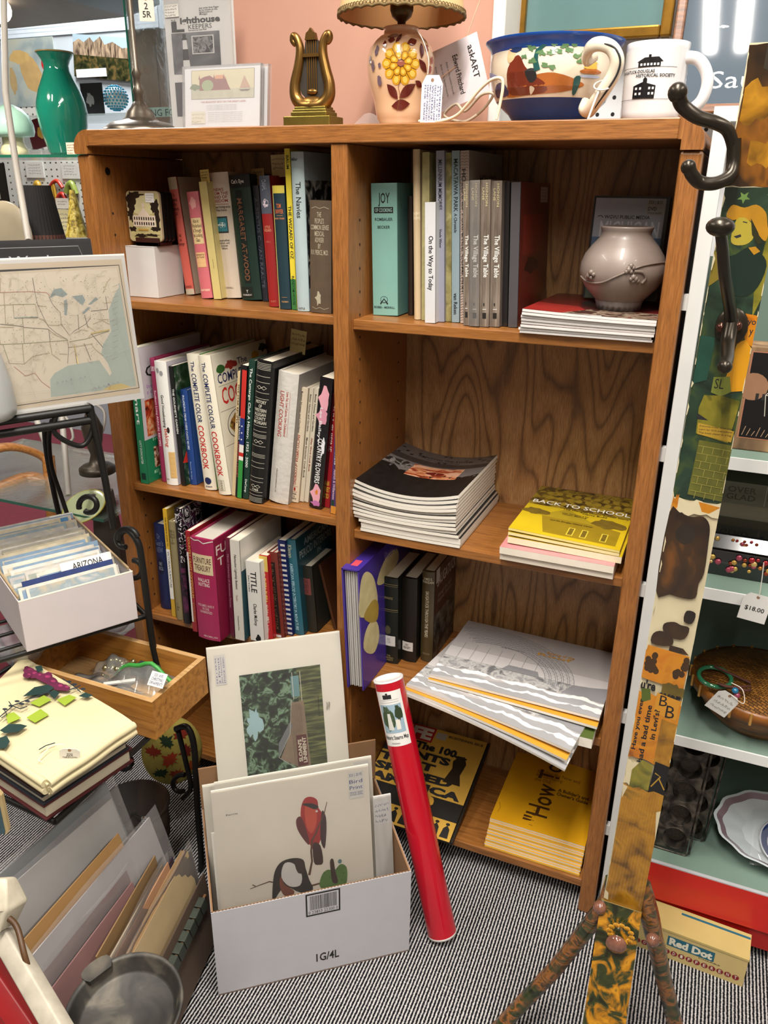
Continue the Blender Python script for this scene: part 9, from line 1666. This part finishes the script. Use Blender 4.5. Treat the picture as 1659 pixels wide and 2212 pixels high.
# lower left: burgundy carpet, glass shelves, chair back, glassware
g = G(); g.hexa([(-2.6, -0.3, 0.0), (-0.12, -0.1, 0.0), (-0.12, 2.2, 0.0), (-2.6, 2.2, 0.0), (-2.6, -0.3, 0.004), (-0.12, -0.1, 0.004), (-0.12, 2.2, 0.004), (-2.6, 2.2, 0.004)], P('#5c1826', 0.95, 0.12, sc=60, bump=0.3)); tag(g.build('burgundy_rug'), 'burgundy carpet area to the left of the bookcase', 'rug')
g = G(); g.box(-5, -0.75, 1.95, 2.0, 0, 2.6, P('#a9b4bc', 0.8, 0.03, sc=3)); struct(g, 'wall_left_back')
for (u_, v_, d_, x0_, x1_) in ((250, 251, 2.6, -1.25, -0.55), (90, 326, 2.66, -1.7, -0.8)):
    p = AD(u_, v_, d_); g = G(); g.box(x0_ - CO2.x, x1_ - CO2.x, p.y - 0.10 - CO2.y, p.y + 0.16 - CO2.y, p.z - 0.007, p.z, film('glass_plate', '#a8c0b4', 0.12, 0.02)); g.build('glass_shelf', dc)
gs = thing('low_glass_shelf_unit', 'low glass-shelved stand with white wire brackets left of the bookcase', 'shelf unit', (-0.35, 0.25, 0)); GO = Vector(gs.location)
GP = film('glass_plate', '#a8c0b4', 0.12, 0.02)
for z, x0_, x1_ in ((0.56, -0.62, -0.06), (0.30, -0.7, -0.06)):
    g = G(); g.box(x0_ - GO.x, x1_ - GO.x, 0.02 - GO.y, 0.36 - GO.y, z, z + 0.006, GP); g.box(x0_ - GO.x, x1_ - GO.x, 0.0185 - GO.y, 0.02 - GO.y, z, z + 0.006, GE); g.build('glass_shelf', gs)
for u0, v0, u1, v1, d in ((132, 880, 148, 1070, 1.6), (78, 905, 100, 960, 1.6)): g = G(); g.tube([AD(u0, v0, d) - GO, AD(u1, v1, d - 0.05) - GO], 0.006, P('#a8a49c', 0.4, 0.03), n=10); g.build('white_upright', gs)
g = G(); g.tube(spline([AD(200, 870, 1.7) - GO, AD(225, 890, 1.7) - GO, AD(222, 930, 1.7) - GO, AD(205, 945, 1.7) - GO], 5), 0.003, P('#a8a49c', 0.4, 0.03), n=8); g.tube(spline([AD(140, 960, 1.7) - GO, AD(158, 945, 1.7) - GO, AD(145, 905, 1.7) - GO, AD(130, 900, 1.7) - GO], 5), 0.003, P('#a8a49c', 0.4, 0.03), n=8); g.build('wire_bracket', gs)
o = thing('wooden_chair', 'honey-coloured wooden chair back seen under the glass shelf at the far left', 'chair', AD(40, 1040, 1.75)); WO = Vector(o.location); CHW = oak('X', ('#7a4a22', '#a06a34', '#b07a40'), 'chair_wood', 0.35)
g = G(); g.tube(spline([AD(-60, 985, 1.7) - WO, AD(20, 965, 1.75) - WO, AD(90, 985, 1.8) - WO, AD(108, 1020, 1.8) - WO], 6), 0.018, CHW, n=10, flat=0.5); g.build('top_rail', o)
g = G(); g.tube(spline([AD(-60, 1075, 1.7) - WO, AD(0, 1052, 1.75) - WO, AD(60, 1030, 1.8) - WO, AD(108, 1040, 1.8) - WO], 6), 0.02, CHW, n=10, flat=0.5); g.build('curved_rail', o)
g = G(); g.tube([AD(104, 985, 1.8) - WO, AD(112, 1070, 1.8) - WO, AD(118, 1200, 1.8) - WO], 0.014, CHW, n=10); g.build('leg', o)
c1 = AD(210, 1010, 1.72); o = thing('metal_lamp_base', 'dull bronze lamp base standing on the low glass shelf beside the bookcase', 'lamp base', c1); g = G(); g.lathe([(0, -0.01), (0.038, -0.01), (0.038, 0.0), (0.03, 0.006), (0.016, 0.01), (0.01, 0.03), (0.018, 0.06), (0.022, 0.09), (0.01, 0.12), (0, 0.125)], P('#4a4238', 0.4, 0.15, metal=0.5), 36); g.build('base_body', o)
c1 = AD(232, 1150, 1.66); o = thing('grey_box', 'tall grey-brown bag or box standing between the stand and the bookcase', 'box', mat=Matrix.Translation(c1) @ rotz(0.5)); g = G(); g.hexa([(-0.03, -0.02, -0.09), (0.03, -0.02, -0.09), (0.03, 0.03, -0.09), (-0.03, 0.03, -0.09), (-0.018, -0.015, 0.09), (0.018, -0.015, 0.09), (0.018, 0.02, 0.09), (-0.018, 0.02, 0.09)], P('#5a524c', 0.8, 0.08)); g.build('box_body', o, bevel=0.003)
c1 = AD(186, 1100, 1.6); o = thing('green_rim_plate', 'shallow cream dish with a yellow-green rim behind the postcard box', 'dish', mat=Matrix.Translation(c1) @ Matrix.Rotation(0.5, 4, 'X')); g = G(); g.lathe([(0, 0), (0.03, 0.0), (0.045, 0.008), (0.043, 0.01), (0.028, 0.004), (0, 0.004)], P('#a8b48c', 0.2, 0.05, coat=0.4), 40); g.torus((0, 0, 0.009), 0.044, 0.0016, P('#a8a03c', 0.3, 0.05), n=40, k=6); g.build('dish_body', o)
def crystal(label, u, v, d, r, h, nm):
    o = thing('crystal_bowl', label, 'glass bowl', AD(u, v, d)); g = G(); g.lathe([(r * 0.5, 0), (r * 0.55, h * 0.1), (r * 0.85, h * 0.5), (r, h), (r * 0.96, h), (r * 0.8, h * 0.5), (r * 0.5, h * 0.15), (0, h * 0.12)], film('crystal', '#c8ccd0', 0.25, 0.05), 48, ribs=12, ribamp=0.06); g.build('bowl_body', o)
crystal('fluted clear crystal bowl under the postcard box at the left', 52, 1425, 1.30, 0.045, 0.05, 1)
crystal('small clear crystal dish right of the postcard box foot', 245, 1365, 1.55, 0.035, 0.03, 2)
